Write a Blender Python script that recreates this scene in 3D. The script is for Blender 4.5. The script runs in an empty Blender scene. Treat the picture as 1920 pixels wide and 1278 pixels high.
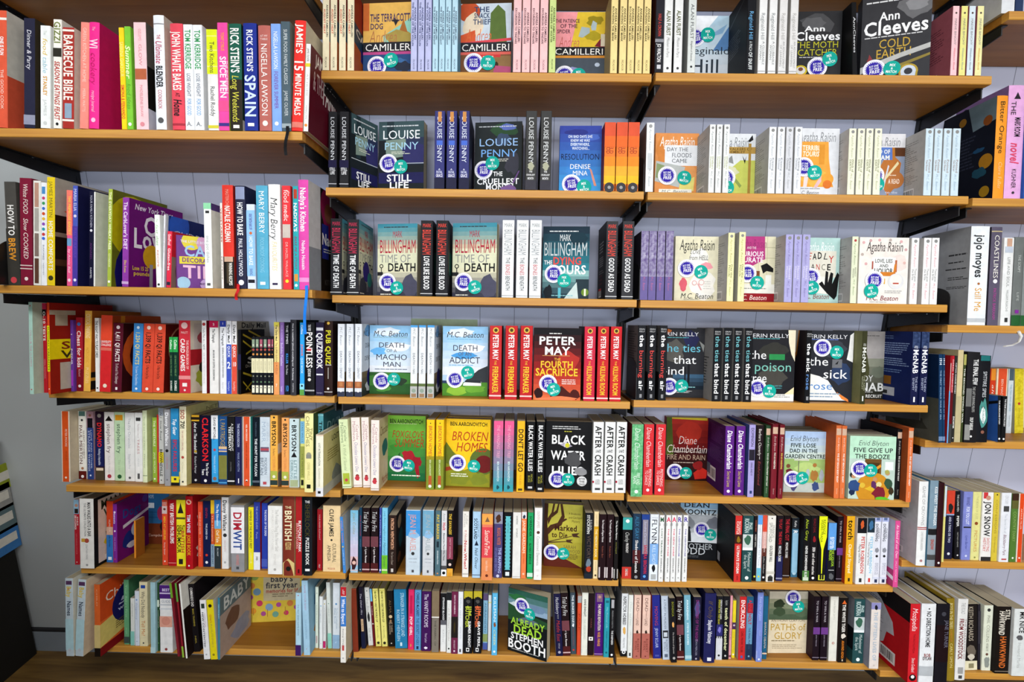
import bpy, math, random
from mathutils import Matrix, Vector
R = math.radians
scene = bpy.context.scene
col = scene.collection

# ------------------------------------------------------------------ camera, light, exposure
cam_data = bpy.data.cameras.new('camera')
cam_data.sensor_width = 36.0
cam_data.lens = 36.0 * 920.0 / 1920.0
cam_data.clip_start = 0.02
cam = bpy.data.objects.new('camera', cam_data)
col.objects.link(cam)
PIT, YAW, ROL = .2031, -.0121, .0143
_r = Vector((math.cos(YAW), -math.sin(YAW), 0)); _h = Vector((math.sin(YAW), math.cos(YAW), 0)); _z = Vector((0, 0, 1))
_f = _h * math.cos(PIT) - _z * math.sin(PIT); _u = _h * math.sin(PIT) + _z * math.cos(PIT)
_rr = _r * math.cos(ROL) + _u * math.sin(ROL); _uu = _u * math.cos(ROL) - _r * math.sin(ROL)
cam.matrix_world = Matrix(((_rr.x, _uu.x, -_f.x, .0908), (_rr.y, _uu.y, -_f.y, -1.2835), (_rr.z, _uu.z, -_f.z, 1.467), (0, 0, 0, 1)))
scene.camera = cam
scene.view_settings.view_transform = 'Standard'
scene.view_settings.look = 'None'
scene.view_settings.gamma = 1.0
scene.view_settings.use_curve_mapping = False
scene.view_settings.exposure = -.25
world = bpy.data.worlds.new('world'); scene.world = world
world.use_nodes = True
world.node_tree.nodes['Background'].inputs[0].default_value = (.85, .92, 1.0, 1)
world.node_tree.nodes['Background'].inputs[1].default_value = .12

# ------------------------------------------------------------------ materials
def srgb(hx):
    if len(hx) == 3: hx = ''.join(c * 2 for c in hx)
    out = []
    for i in (0, 2, 4):
        v = int(hx[i:i + 2], 16) / 255.0
        out.append(v / 12.92 if v <= .04045 else ((v + .055) / 1.055) ** 2.4)
    return tuple(out) + (1.0,)
MATS = {}
def base_mat(name, rough=.5, spec=.5):
    m = bpy.data.materials.new(name); m.use_nodes = True
    nt = m.node_tree; b = nt.nodes['Principled BSDF']
    b.inputs['Roughness'].default_value = rough
    b.inputs['Specular IOR Level'].default_value = spec
    return m, nt, b
def noise_mix(nt, b, c1, c2, scale, vec=(1, 1, 1), detail=3, lo=.35, hi=.65, coord='Object', dist=0):
    tc = nt.nodes.new('ShaderNodeTexCoord'); mp = nt.nodes.new('ShaderNodeMapping'); mp.inputs['Scale'].default_value = vec
    n = nt.nodes.new('ShaderNodeTexNoise'); n.inputs['Scale'].default_value = scale; n.inputs['Detail'].default_value = detail
    n.inputs['Distortion'].default_value = dist
    r = nt.nodes.new('ShaderNodeValToRGB')
    r.color_ramp.elements[0].position = lo; r.color_ramp.elements[1].position = hi
    r.color_ramp.elements[0].color = c1; r.color_ramp.elements[1].color = c2
    nt.links.new(tc.outputs[coord], mp.inputs['Vector']); nt.links.new(mp.outputs[0], n.inputs['Vector'])
    nt.links.new(n.outputs['Fac'], r.inputs['Fac']); nt.links.new(r.outputs[0], b.inputs['Base Color'])
    return r
def ink(hx):
    """Printed, laminated card: one colour with a faint print grain."""
    if hx in MATS: return MATS[hx]
    m, nt, b = base_mat('print_' + hx, .5, .09)
    c = srgb(hx)
    noise_mix(nt, b, tuple(v * .94 for v in c[:3]) + (1,), tuple(min(1, v * 1.04) for v in c[:3]) + (1,), 60, detail=2)
    MATS[hx] = m; return m
def mottle(a, bb):
    k = a + '/' + bb
    if k in MATS: return MATS[k]
    m, nt, b = base_mat('print_mottled_' + a, .5, .09)
    noise_mix(nt, b, srgb(a), srgb(bb), 120, detail=5)
    MATS[k] = m; return m
def pages(axis):
    k = 'pages' + axis
    if k in MATS: return MATS[k]
    m, nt, b = base_mat('paper_edges_' + axis, .85, .1)
    noise_mix(nt, b, srgb('9a8f76'), srgb('c2b79c'), 1.0, (900, 0, 0) if axis == 'x' else (0, 900, 0), detail=2)
    MATS[k] = m; return m
def special(name, fn):
    if name not in MATS: MATS[name] = fn()
    return MATS[name]
def _wood(name, c1, c2, vec, rough=.45, sc=6):
    def fn():
        m, nt, b = base_mat(name, rough, .35)
        noise_mix(nt, b, srgb(c1), srgb(c2), sc, vec, detail=6, lo=.3, hi=.7, dist=.6)
        return m
    return special(name, fn)
WOOD = _wood('beech_veneer', '8c5815', 'a87026', (.5, 6, 6))
EDGE = _wood('beech_lipping', 'b67c34', 'cc963f', (.7, 8, 30))
def _steel():
    m, nt, b = base_mat('black_steel', .42, .5)
    noise_mix(nt, b, srgb('0b0b0c'), srgb('141416'), 40)
    return m
STEEL = special('black_steel', _steel)
def _screw():
    m, nt, b = base_mat('zinc_screw', .35, .5); b.inputs['Metallic'].default_value = .8
    noise_mix(nt, b, srgb('55555a'), srgb('77777c'), 200)
    return m
SCREW = special('zinc_screw', _screw)
def _wall():
    m, nt, b = base_mat('painted_boards', .6, .3)
    tc = nt.nodes.new('ShaderNodeTexCoord'); sx = nt.nodes.new('ShaderNodeSeparateXYZ')
    nt.links.new(tc.outputs['Object'], sx.inputs[0])
    ad = nt.nodes.new('ShaderNodeMath'); ad.operation = 'ADD'; ad.inputs[1].default_value = 10.0022
    md = nt.nodes.new('ShaderNodeMath'); md.operation = 'MODULO'; md.inputs[1].default_value = .1050
    lt = nt.nodes.new('ShaderNodeMath'); lt.operation = 'LESS_THAN'; lt.inputs[1].default_value = .0016
    nt.links.new(sx.outputs['X'], ad.inputs[0]); nt.links.new(ad.outputs[0], md.inputs[0]); nt.links.new(md.outputs[0], lt.inputs[0])
    gt = nt.nodes.new('ShaderNodeMath'); gt.operation = 'GREATER_THAN'; gt.inputs[1].default_value = -1.215
    mu = nt.nodes.new('ShaderNodeMath'); mu.operation = 'MULTIPLY'
    nt.links.new(sx.outputs['X'], gt.inputs[0]); nt.links.new(gt.outputs[0], mu.inputs[0]); nt.links.new(lt.outputs[0], mu.inputs[1])
    r = noise_mix(nt, b, srgb('c2c6dc'), srgb('cdd0e4'), 3)
    mx = nt.nodes.new('ShaderNodeMix'); mx.data_type = 'RGBA'
    mx.inputs['B'].default_value = srgb('6f7384')
    pl = nt.nodes.new('ShaderNodeMix'); pl.data_type = 'RGBA'; pl.inputs['A'].default_value = srgb('b3b8b8')
    nt.links.new(gt.outputs[0], pl.inputs['Factor']); nt.links.new(r.outputs[0], pl.inputs['B'])
    nt.links.new(pl.outputs['Result'], mx.inputs['A']); nt.links.new(mu.outputs[0], mx.inputs['Factor']); nt.links.new(mx.outputs['Result'], b.inputs['Base Color'])
    return m
WALL = special('painted_boards', _wall)
def _floor():
    m, nt, b = base_mat('laminate_floor', .4, .4)
    noise_mix(nt, b, srgb('5a4020'), srgb('8c6c38'), 3.0, (1.2, 14, 1), detail=6, lo=.3, hi=.72, dist=.8)
    return m
FLOOR = special('laminate_floor', _floor)
def _plain(name, hx, rough=.7):
    def fn():
        m, nt, b = base_mat(name, rough, .3)
        c = srgb(hx); noise_mix(nt, b, tuple(v * .92 for v in c[:3]) + (1,), c, 12)
        return m
    return special(name, fn)

# ------------------------------------------------------------------ mesh collector
class Mesh:
    def __init__(s): s.v = []; s.f = []; s.m = []; s.mats = []
    def mi(s, mat):
        if mat not in s.mats: s.mats.append(mat)
        return s.mats.index(mat)
    def add(s, vs, fs, mat):
        o = len(s.v); k = s.mi(mat)
        s.v.extend(vs)
        for f in fs: s.f.append(tuple(i + o for i in f)); s.m.append(k)
    def box(s, x0, x1, y0, y1, z0, z1, mat):
        s.add([(x0, y0, z0), (x1, y0, z0), (x1, y1, z0), (x0, y1, z0), (x0, y0, z1), (x1, y0, z1), (x1, y1, z1), (x0, y1, z1)],
              [(0, 3, 2, 1), (4, 5, 6, 7), (0, 1, 5, 4), (1, 2, 6, 5), (2, 3, 7, 6), (3, 0, 4, 7)], mat)
    def prism(s, prof, z0, z1, mat):
        n = len(prof)
        s.add([(x, y, z0) for x, y in prof] + [(x, y, z1) for x, y in prof],
              [tuple(range(n))[::-1], tuple(range(n, 2 * n))] + [(i, (i + 1) % n, n + (i + 1) % n, n + i) for i in range(n)], mat)
    def data(s, name):
        me = bpy.data.meshes.new(name)
        me.from_pydata(s.v, [], s.f)
        for m in s.mats: me.materials.append(m)
        me.polygons.foreach_set('material_index', s.m)
        me.update()
        return me
def obj(name, me, parent=None):
    if isinstance(me, Mesh): me = me.data(name)
    o = bpy.data.objects.new(name, me); col.objects.link(o)
    if parent: o.parent = parent
    return o
def tag(o, label, cat=None, group=None, kind=None):
    if label: o['label'] = label
    if cat: o['category'] = cat
    if group: o['group'] = group
    if kind: o['kind'] = kind
    return o
def empty(name, mat):
    o = bpy.data.objects.new(name, None); o.empty_display_size = .02
    col.objects.link(o); o.matrix_world = mat
    return o

# ------------------------------------------------------------------ lettering
GLYPH = {}
def _curve_mesh(txt, off):
    c = bpy.data.curves.new('glyph', 'FONT'); c.body = txt; c.size = 1.0; c.resolution_u = 2; c.offset = off
    o = bpy.data.objects.new('glyph', c); col.objects.link(o)
    dg = bpy.context.evaluated_depsgraph_get(); dg.update()
    ev = o.evaluated_get(dg); me = ev.to_mesh()
    vs = [(v.co.x, v.co.y) for v in me.vertices]; fs = [tuple(p.vertices) for p in me.polygons]
    ev.to_mesh_clear(); bpy.data.objects.remove(o); bpy.data.curves.remove(c)
    return vs, fs
_bar = max(x for x, y in _curve_mesh('|', 0)[0])
def glyph(ch, st):
    k = (ch, st)
    if k not in GLYPH:
        off = {'b': .022, 't': -.012}.get(st, 0)
        vs, fs = _curve_mesh(ch, off) if ch != ' ' else ([], [])
        adv = max(x for x, y in _curve_mesh(ch + '|', 0)[0]) - _bar
        GLYPH[k] = (vs, fs, adv)
    return GLYPH[k]
CAP = .70
def text(txt, flags):
    """Flat lettering: [(verts, faces)], with length in ems; cap height is CAP."""
    st = 'b' if 'b' in flags else 't' if 't' in flags else 'n'
    sh = .22 if 'i' in flags else 0
    x = 0; V = []; F = []
    for ch in txt:
        vs, fs, adv = glyph(ch, st)
        o = len(V)
        V.extend((x + px + py * sh, py) for px, py in vs); F.extend(tuple(i + o for i in f) for f in fs)
        x += adv + (.03 if st == 'b' else 0)
    return V, F, max(x, .01)
def fill_text(M, txt, flags, mp, mat, length, cap):
    """mp(a, b): a runs along the line 0..length, b up 0..cap"""
    V, F, L = text(txt, flags)
    sx, sy = length / L, cap / CAP
    M.add([mp(x * sx, y * sy) for x, y in V], F, mat)

# ------------------------------------------------------------------ art on a flat face
def blob(x, y, w, h, seed, n=14):
    rd = random.Random(seed * 7 + int(x * 13 + y * 5))
    return [(x + w * (.5 + .5 * math.cos(2 * math.pi * i / n) * rd.uniform(.62, 1)), y + h * (.5 + .5 * math.sin(2 * math.pi * i / n) * rd.uniform(.62, 1))) for i in range(n)]
def lerp(a, b, t): return tuple(a[i] + (b[i] - a[i]) * t for i in range(3))
def hex_mix(a, b, t):
    f = lambda h: [int(h[i:i + 2], 16) for i in (0, 2, 4)]
    return '%02x%02x%02x' % tuple(int(round(p + (q - p) * t)) for p, q in zip(f(a), f(b)))
def clip(poly):
    for ax, lim, sg in ((0, 0, 1), (0, 100, -1), (1, 0, 1), (1, 100, -1)):
        out = []
        for i in range(len(poly)):
            p, q = poly[i - 1], poly[i]
            a, b = sg * (p[ax] - lim) >= 0, sg * (q[ax] - lim) >= 0
            if a != b:
                t = (lim - p[ax]) / (q[ax] - p[ax])
                out.append((p[0] + (q[0] - p[0]) * t, p[1] + (q[1] - p[1]) * t))
            if b: out.append(q)
        poly = out
        if not poly: break
    return poly
def paint(M, art, W, H, mp, eps0=.00008, step=.00003):
    """Printed layers on a face W x H (m). mp(x, y, eps): x from its left edge, y from its top edge, eps above it."""
    k = 0; vs = 1.0
    for it in art.split(';'):
        a = it.strip().split(' ')
        if len(a) < 5: continue
        k += 1; e = eps0 + k * step
        P = lambda x, y: mp(x / 100 * W, (y * vs if y < 100 else 100) / 100 * H, e)
        def poly(pts, c):
            pts = clip(pts)
            if len(pts) > 2: M.add([P(x, y) for x, y in pts], [tuple(range(len(pts)))], ink(c))
        op = a[0]
        if op == 'V': vs = float(a[1]) / 100; continue     # the design ends above the tail margin of the cover
        if op == 'r':
            x, y, w, h = map(float, a[1:5]); poly([(x, y), (x + w, y), (x + w, y + h), (x, y + h)], a[5])
        elif op == 'c':
            x, y, r = map(float, a[1:4]); poly([(x + r * math.cos(i * math.pi / 10), y + r * W / H * math.sin(i * math.pi / 10)) for i in range(20)], a[4])
        elif op == 'p':
            q = list(map(float, a[2:])); poly(list(zip(q[::2], q[1::2])), a[1])
        elif op == 'b':
            x, y, w, h = map(float, a[1:5]); poly(blob(x, y, w, h, int(a[6]) if len(a) > 6 else 1), a[5])
        elif op == 'g':
            x, y, w, h = map(float, a[1:5]); n = int(a[7])
            for i in range(n): poly([(x, y + h * i / n), (x + w, y + h * i / n), (x + w, y + h * (i + 1) / n), (x, y + h * (i + 1) / n)], hex_mix(a[5], a[6], i / (n - 1)))
        elif op == 'l':
            x, y, w, h = map(float, a[1:5]); n = int(a[5]); rd = random.Random(n * 31 + int(x * 7 + y))
            for i in range(n):
                y0 = y + h * i / n; ww = w * rd.uniform(.7, 1); xx = x
                while xx < x + ww - 1:
                    dw = min(rd.uniform(4, 13), x + ww - xx)
                    poly([(xx, y0), (xx + dw - 1.2, y0), (xx + dw - 1.2, y0 + h / n * .42), (xx, y0 + h / n * .42)], a[6]); xx += dw
        elif op == 'k':
            x, y, w, h = map(float, a[1:5]); poly([(x, y), (x + w, y), (x + w, y + h), (x, y + h)], 'd8d8d8')
            e += step * .8; rd = random.Random(int(x + y)); xx = x + w * .1
            while xx < x + w * .9:
                d = w * rd.choice((.02, .03, .05)); poly([(xx, y + h * .15), (xx + d, y + h * .15), (xx + d, y + h * .85), (xx, y + h * .85)], '262628'); xx += d + w * rd.choice((.025, .04))
            k += 1
        elif op == 't':
            x, y, w, h = map(float, a[1:5]); s = ' '.join(a[7:])
            if not s: continue
            y = min(y, 99.3 - h); x = max(x, .6); w = min(w, 99.4 - x)
            fill_text(M, s, a[6], lambda p, q: mp(x / 100 * W + p, (y + h) / 100 * H * vs - q, e), ink(a[5]), w / 100 * W, h / 100 * H * .92 * vs)

# ------------------------------------------------------------------ spines
def bulge(x, w, hard):
    return -min(.0018, w * .08) * (1 - ((x - w / 2) / (w / 2)) ** 2) if hard else 0.0
def spine_art(M, spec, w, h, x0, hard):
    k = 0
    def band(a, b, xa, xb, mat, e):
        n = 5 if hard else 1
        top, bot = h * (1 - a / 100), h * (1 - b / 100)
        xs = [xa + (xb - xa) * i / n for i in range(n + 1)]
        vs = [(x0 + x, bulge(x, w, hard) - e, z) for x in xs for z in (bot, top)]
        M.add(vs, [(2 * i, 2 * i + 2, 2 * i + 3, 2 * i + 1) for i in range(n)], mat)
    def poly(pts, c, e):
        M.add([(x0 + x, bulge(min(max(x, 0), w), w, hard) - e, z) for x, z in pts], [tuple(range(len(pts)))], ink(c))
    for it in spec.split('~'):
        a = it.split('|'); k += 1; e = .00015 + k * .00006
        if hard: e += .00025
        if a[0].startswith('N:'):
            rng = a[0][2:].split('@'); c = rng[0].split(','); ab = [float(v) for v in rng[1].split('-')] if len(rng) > 1 else [0, 100]
            band(ab[0], ab[1], 0, w, mottle(*c), e); continue
        if len(a) < 4: continue
        if a[0] == 'g':
            c1, c2 = a[3].split(','); t0, t1 = float(a[1]), float(a[2])
            for i in range(10): band(t0 + (t1 - t0) * i / 10, t0 + (t1 - t0) * (i + 1) / 10, 0, w, ink(hex_mix(c1, c2, i / 9)), e)
            continue
        if a[0] == '=': band(float(a[1]), float(a[2]), 0, w, ink(a[3]), e); continue
        if a[0] in ('o', 'v', 'c', 'c:'):
            v, c, s = float(a[1]), a[2], float(a[3]) / 100; zc = h * (1 - v / 100); r = w * s / 2
            if a[0] == 'v': poly([(w / 2 - r, zc), (w / 2 - r * .3, zc - r), (w / 2 + r, zc + r * 1.2), (w / 2 - r * .3, zc - r * .4)], c, e)
            else: poly([(w / 2 + r * math.cos(i * math.pi / 8), zc + r * math.sin(i * math.pi / 8)) for i in range(16)], c, e)
            continue
        if len(a) < 5: continue
        t0, t1, c, s = float(a[1]), float(a[2]), a[3], float(a[4]) / 100
        fl = a[5] if len(a) > 5 else ''; off = float(a[6]) / 100 * w if len(a) > 6 and a[6] else 0
        za, zb = h * (1 - t0 / 100), h * (1 - t1 / 100); xc = w / 2 + off
        if a[0] == '[': band(t0, t1, max(0, xc - w * s / 2), min(w, xc + w * s / 2), ink(c), e)
        elif a[0] == 'b':
            rd = blob(xc - w * s / 2, zb, w * s, za - zb, int(t0) + 1); poly(rd, c, e)
        elif a[0] == 'p':
            poly([(xc - w * s / 2, zb), (xc + w * s / 2, zb), (xc + w * s * .18, zb + (za - zb) * .6), (xc, za), (xc - w * s * .2, zb + (za - zb) * .55)], c, e)
        elif a[0] == 'p2': poly([(0, zb), (w, zb), (w, zb + (za - zb) * .72), (w / 2, za), (0, zb + (za - zb) * .72)], c, e)
        elif a[0] == 'p3':
            q = lambda f: za + (zb - za) * f
            poly([(w * .02, za), (w * .98, za), (w * .98, q(.36)), (w * .62, q(.58)), (w * .55, zb), (w * .45, zb), (w * .38, q(.58)), (w * .02, q(.36))], c, e)
        elif a[0] == 'zz':
            n = 15; ww = w * s / 2
            for i in range(n):
                z1, z2 = za + (zb - za) * i / n, za + (zb - za) * (i + 1) / n
                poly([(w / 2 - ww, z1), (w / 2 + ww, z1), (w / 2 + ww * .7, (z1 + z2) / 2), (w / 2 + ww, z2), (w / 2 - ww, z2), (w / 2 - ww * .7, (z1 + z2) / 2)], c, e)
        elif 'h' in fl:
            ln = w * s
            fill_text(M, a[0], fl, lambda p, q: (x0 + xc - ln / 2 + p, bulge(w / 2, w, hard) - e, zb + q), ink(c), ln, za - zb)
        else:
            cap = w * min(s, .8)
            # a line reads downwards, its letters' heads towards the right of the spine
            fill_text(M, a[0], fl, lambda p, q: (x0 + min(max(xc - cap / 2 + q, w * .02), w * .98), bulge(min(max(w / 2, xc - cap / 2), xc + cap / 2), w, hard) - e, za - p), ink(c), za - zb, cap)

# ------------------------------------------------------------------ stickers on the covers that face outwards
def disc(M, r, c, e, n=28, star=0, rot=0):
    pts = []
    for i in range(n):
        rr = r * (1 + (star if i % 2 else 0))
        pts.append((rr * math.cos(2 * math.pi * i / n + rot), -e, rr * math.sin(2 * math.pi * i / n + rot)))
    M.add(pts, [tuple(range(n))], ink(c))
def sticker_meshes():
    A = Mesh()
    disc(A, .0245, 'eceaf0', .0000, 36)
    disc(A, .0158, '2f1f9c', .00012, 56, .30)
    for s, z, w, h in (('BUY ONE', .0058, .0205, .0048), ('GET ONE', -.0006, .0205, .0048), ('FREE', -.0098, .0225, .0078)):
        fill_text(A, s, 'bi', lambda p, q: (-w / 2 + p, -.00024, z + q), ink('f2f2f6'), w, h)
    B = Mesh()
    disc(B, .0185, '12a595', .0, 32)
    for s, z, w, h in (('MIX', .0052, .0125, .0062), ('&', -.0024, .0045, .0055), ('MATCH', -.0108, .0235, .0062)):
        fill_text(B, s, 'b', lambda p, q: (-w / 2 + p, -.00012, z + q), ink('f0f6f4'), w, h)
    return A.data('offer_sticker'), B.data('match_sticker')
STK = sticker_meshes()

# ------------------------------------------------------------------ books
SHELF_FRAMES = {'C1': (0, 1.861, 9.6), 'R1': (0, 1.8639, 9.6), 'C2': (0, 1.5905, 9.6), 'R2': (0, 1.5894, 9.6), 'C3': (0, 1.3185, 9.6), 'R3': (0, 1.3179, 9.6), 'C4': (0, 1.0385, 9.6), 'R4': (0, 1.0441, 9.6), 'C5': (0, 0.7654, 9.6), 'R5': (0, 0.7618, 9.6), 'C6': (0, 0.4875, 9.6), 'R6': (0, 0.4882, 9.6), 'C7': (0, 0.2158, 9.6), 'R7': (0, 0.2163, 9.6), 'L1': (-0.085, 1.705, 8.0), 'L2': (-0.09, 1.3405, 8.0), 'L3': (0, 1.0405, 9.6), 'L4': (0, 0.7567, 9.6), 'L5': (0, 0.4905, 9.6), 'L6': (0, 0.215, 9.6), 'F1': (0, 2.0025, 9.6), 'F2': (0, 1.5854, 9.6), 'F3': (0, 1.2654, 9.6), 'F4': (0, 0.9435, 9.6), 'F5': (0, 0.5726, 9.6), 'F6': (0, 0.1931, 9.6)}

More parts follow.
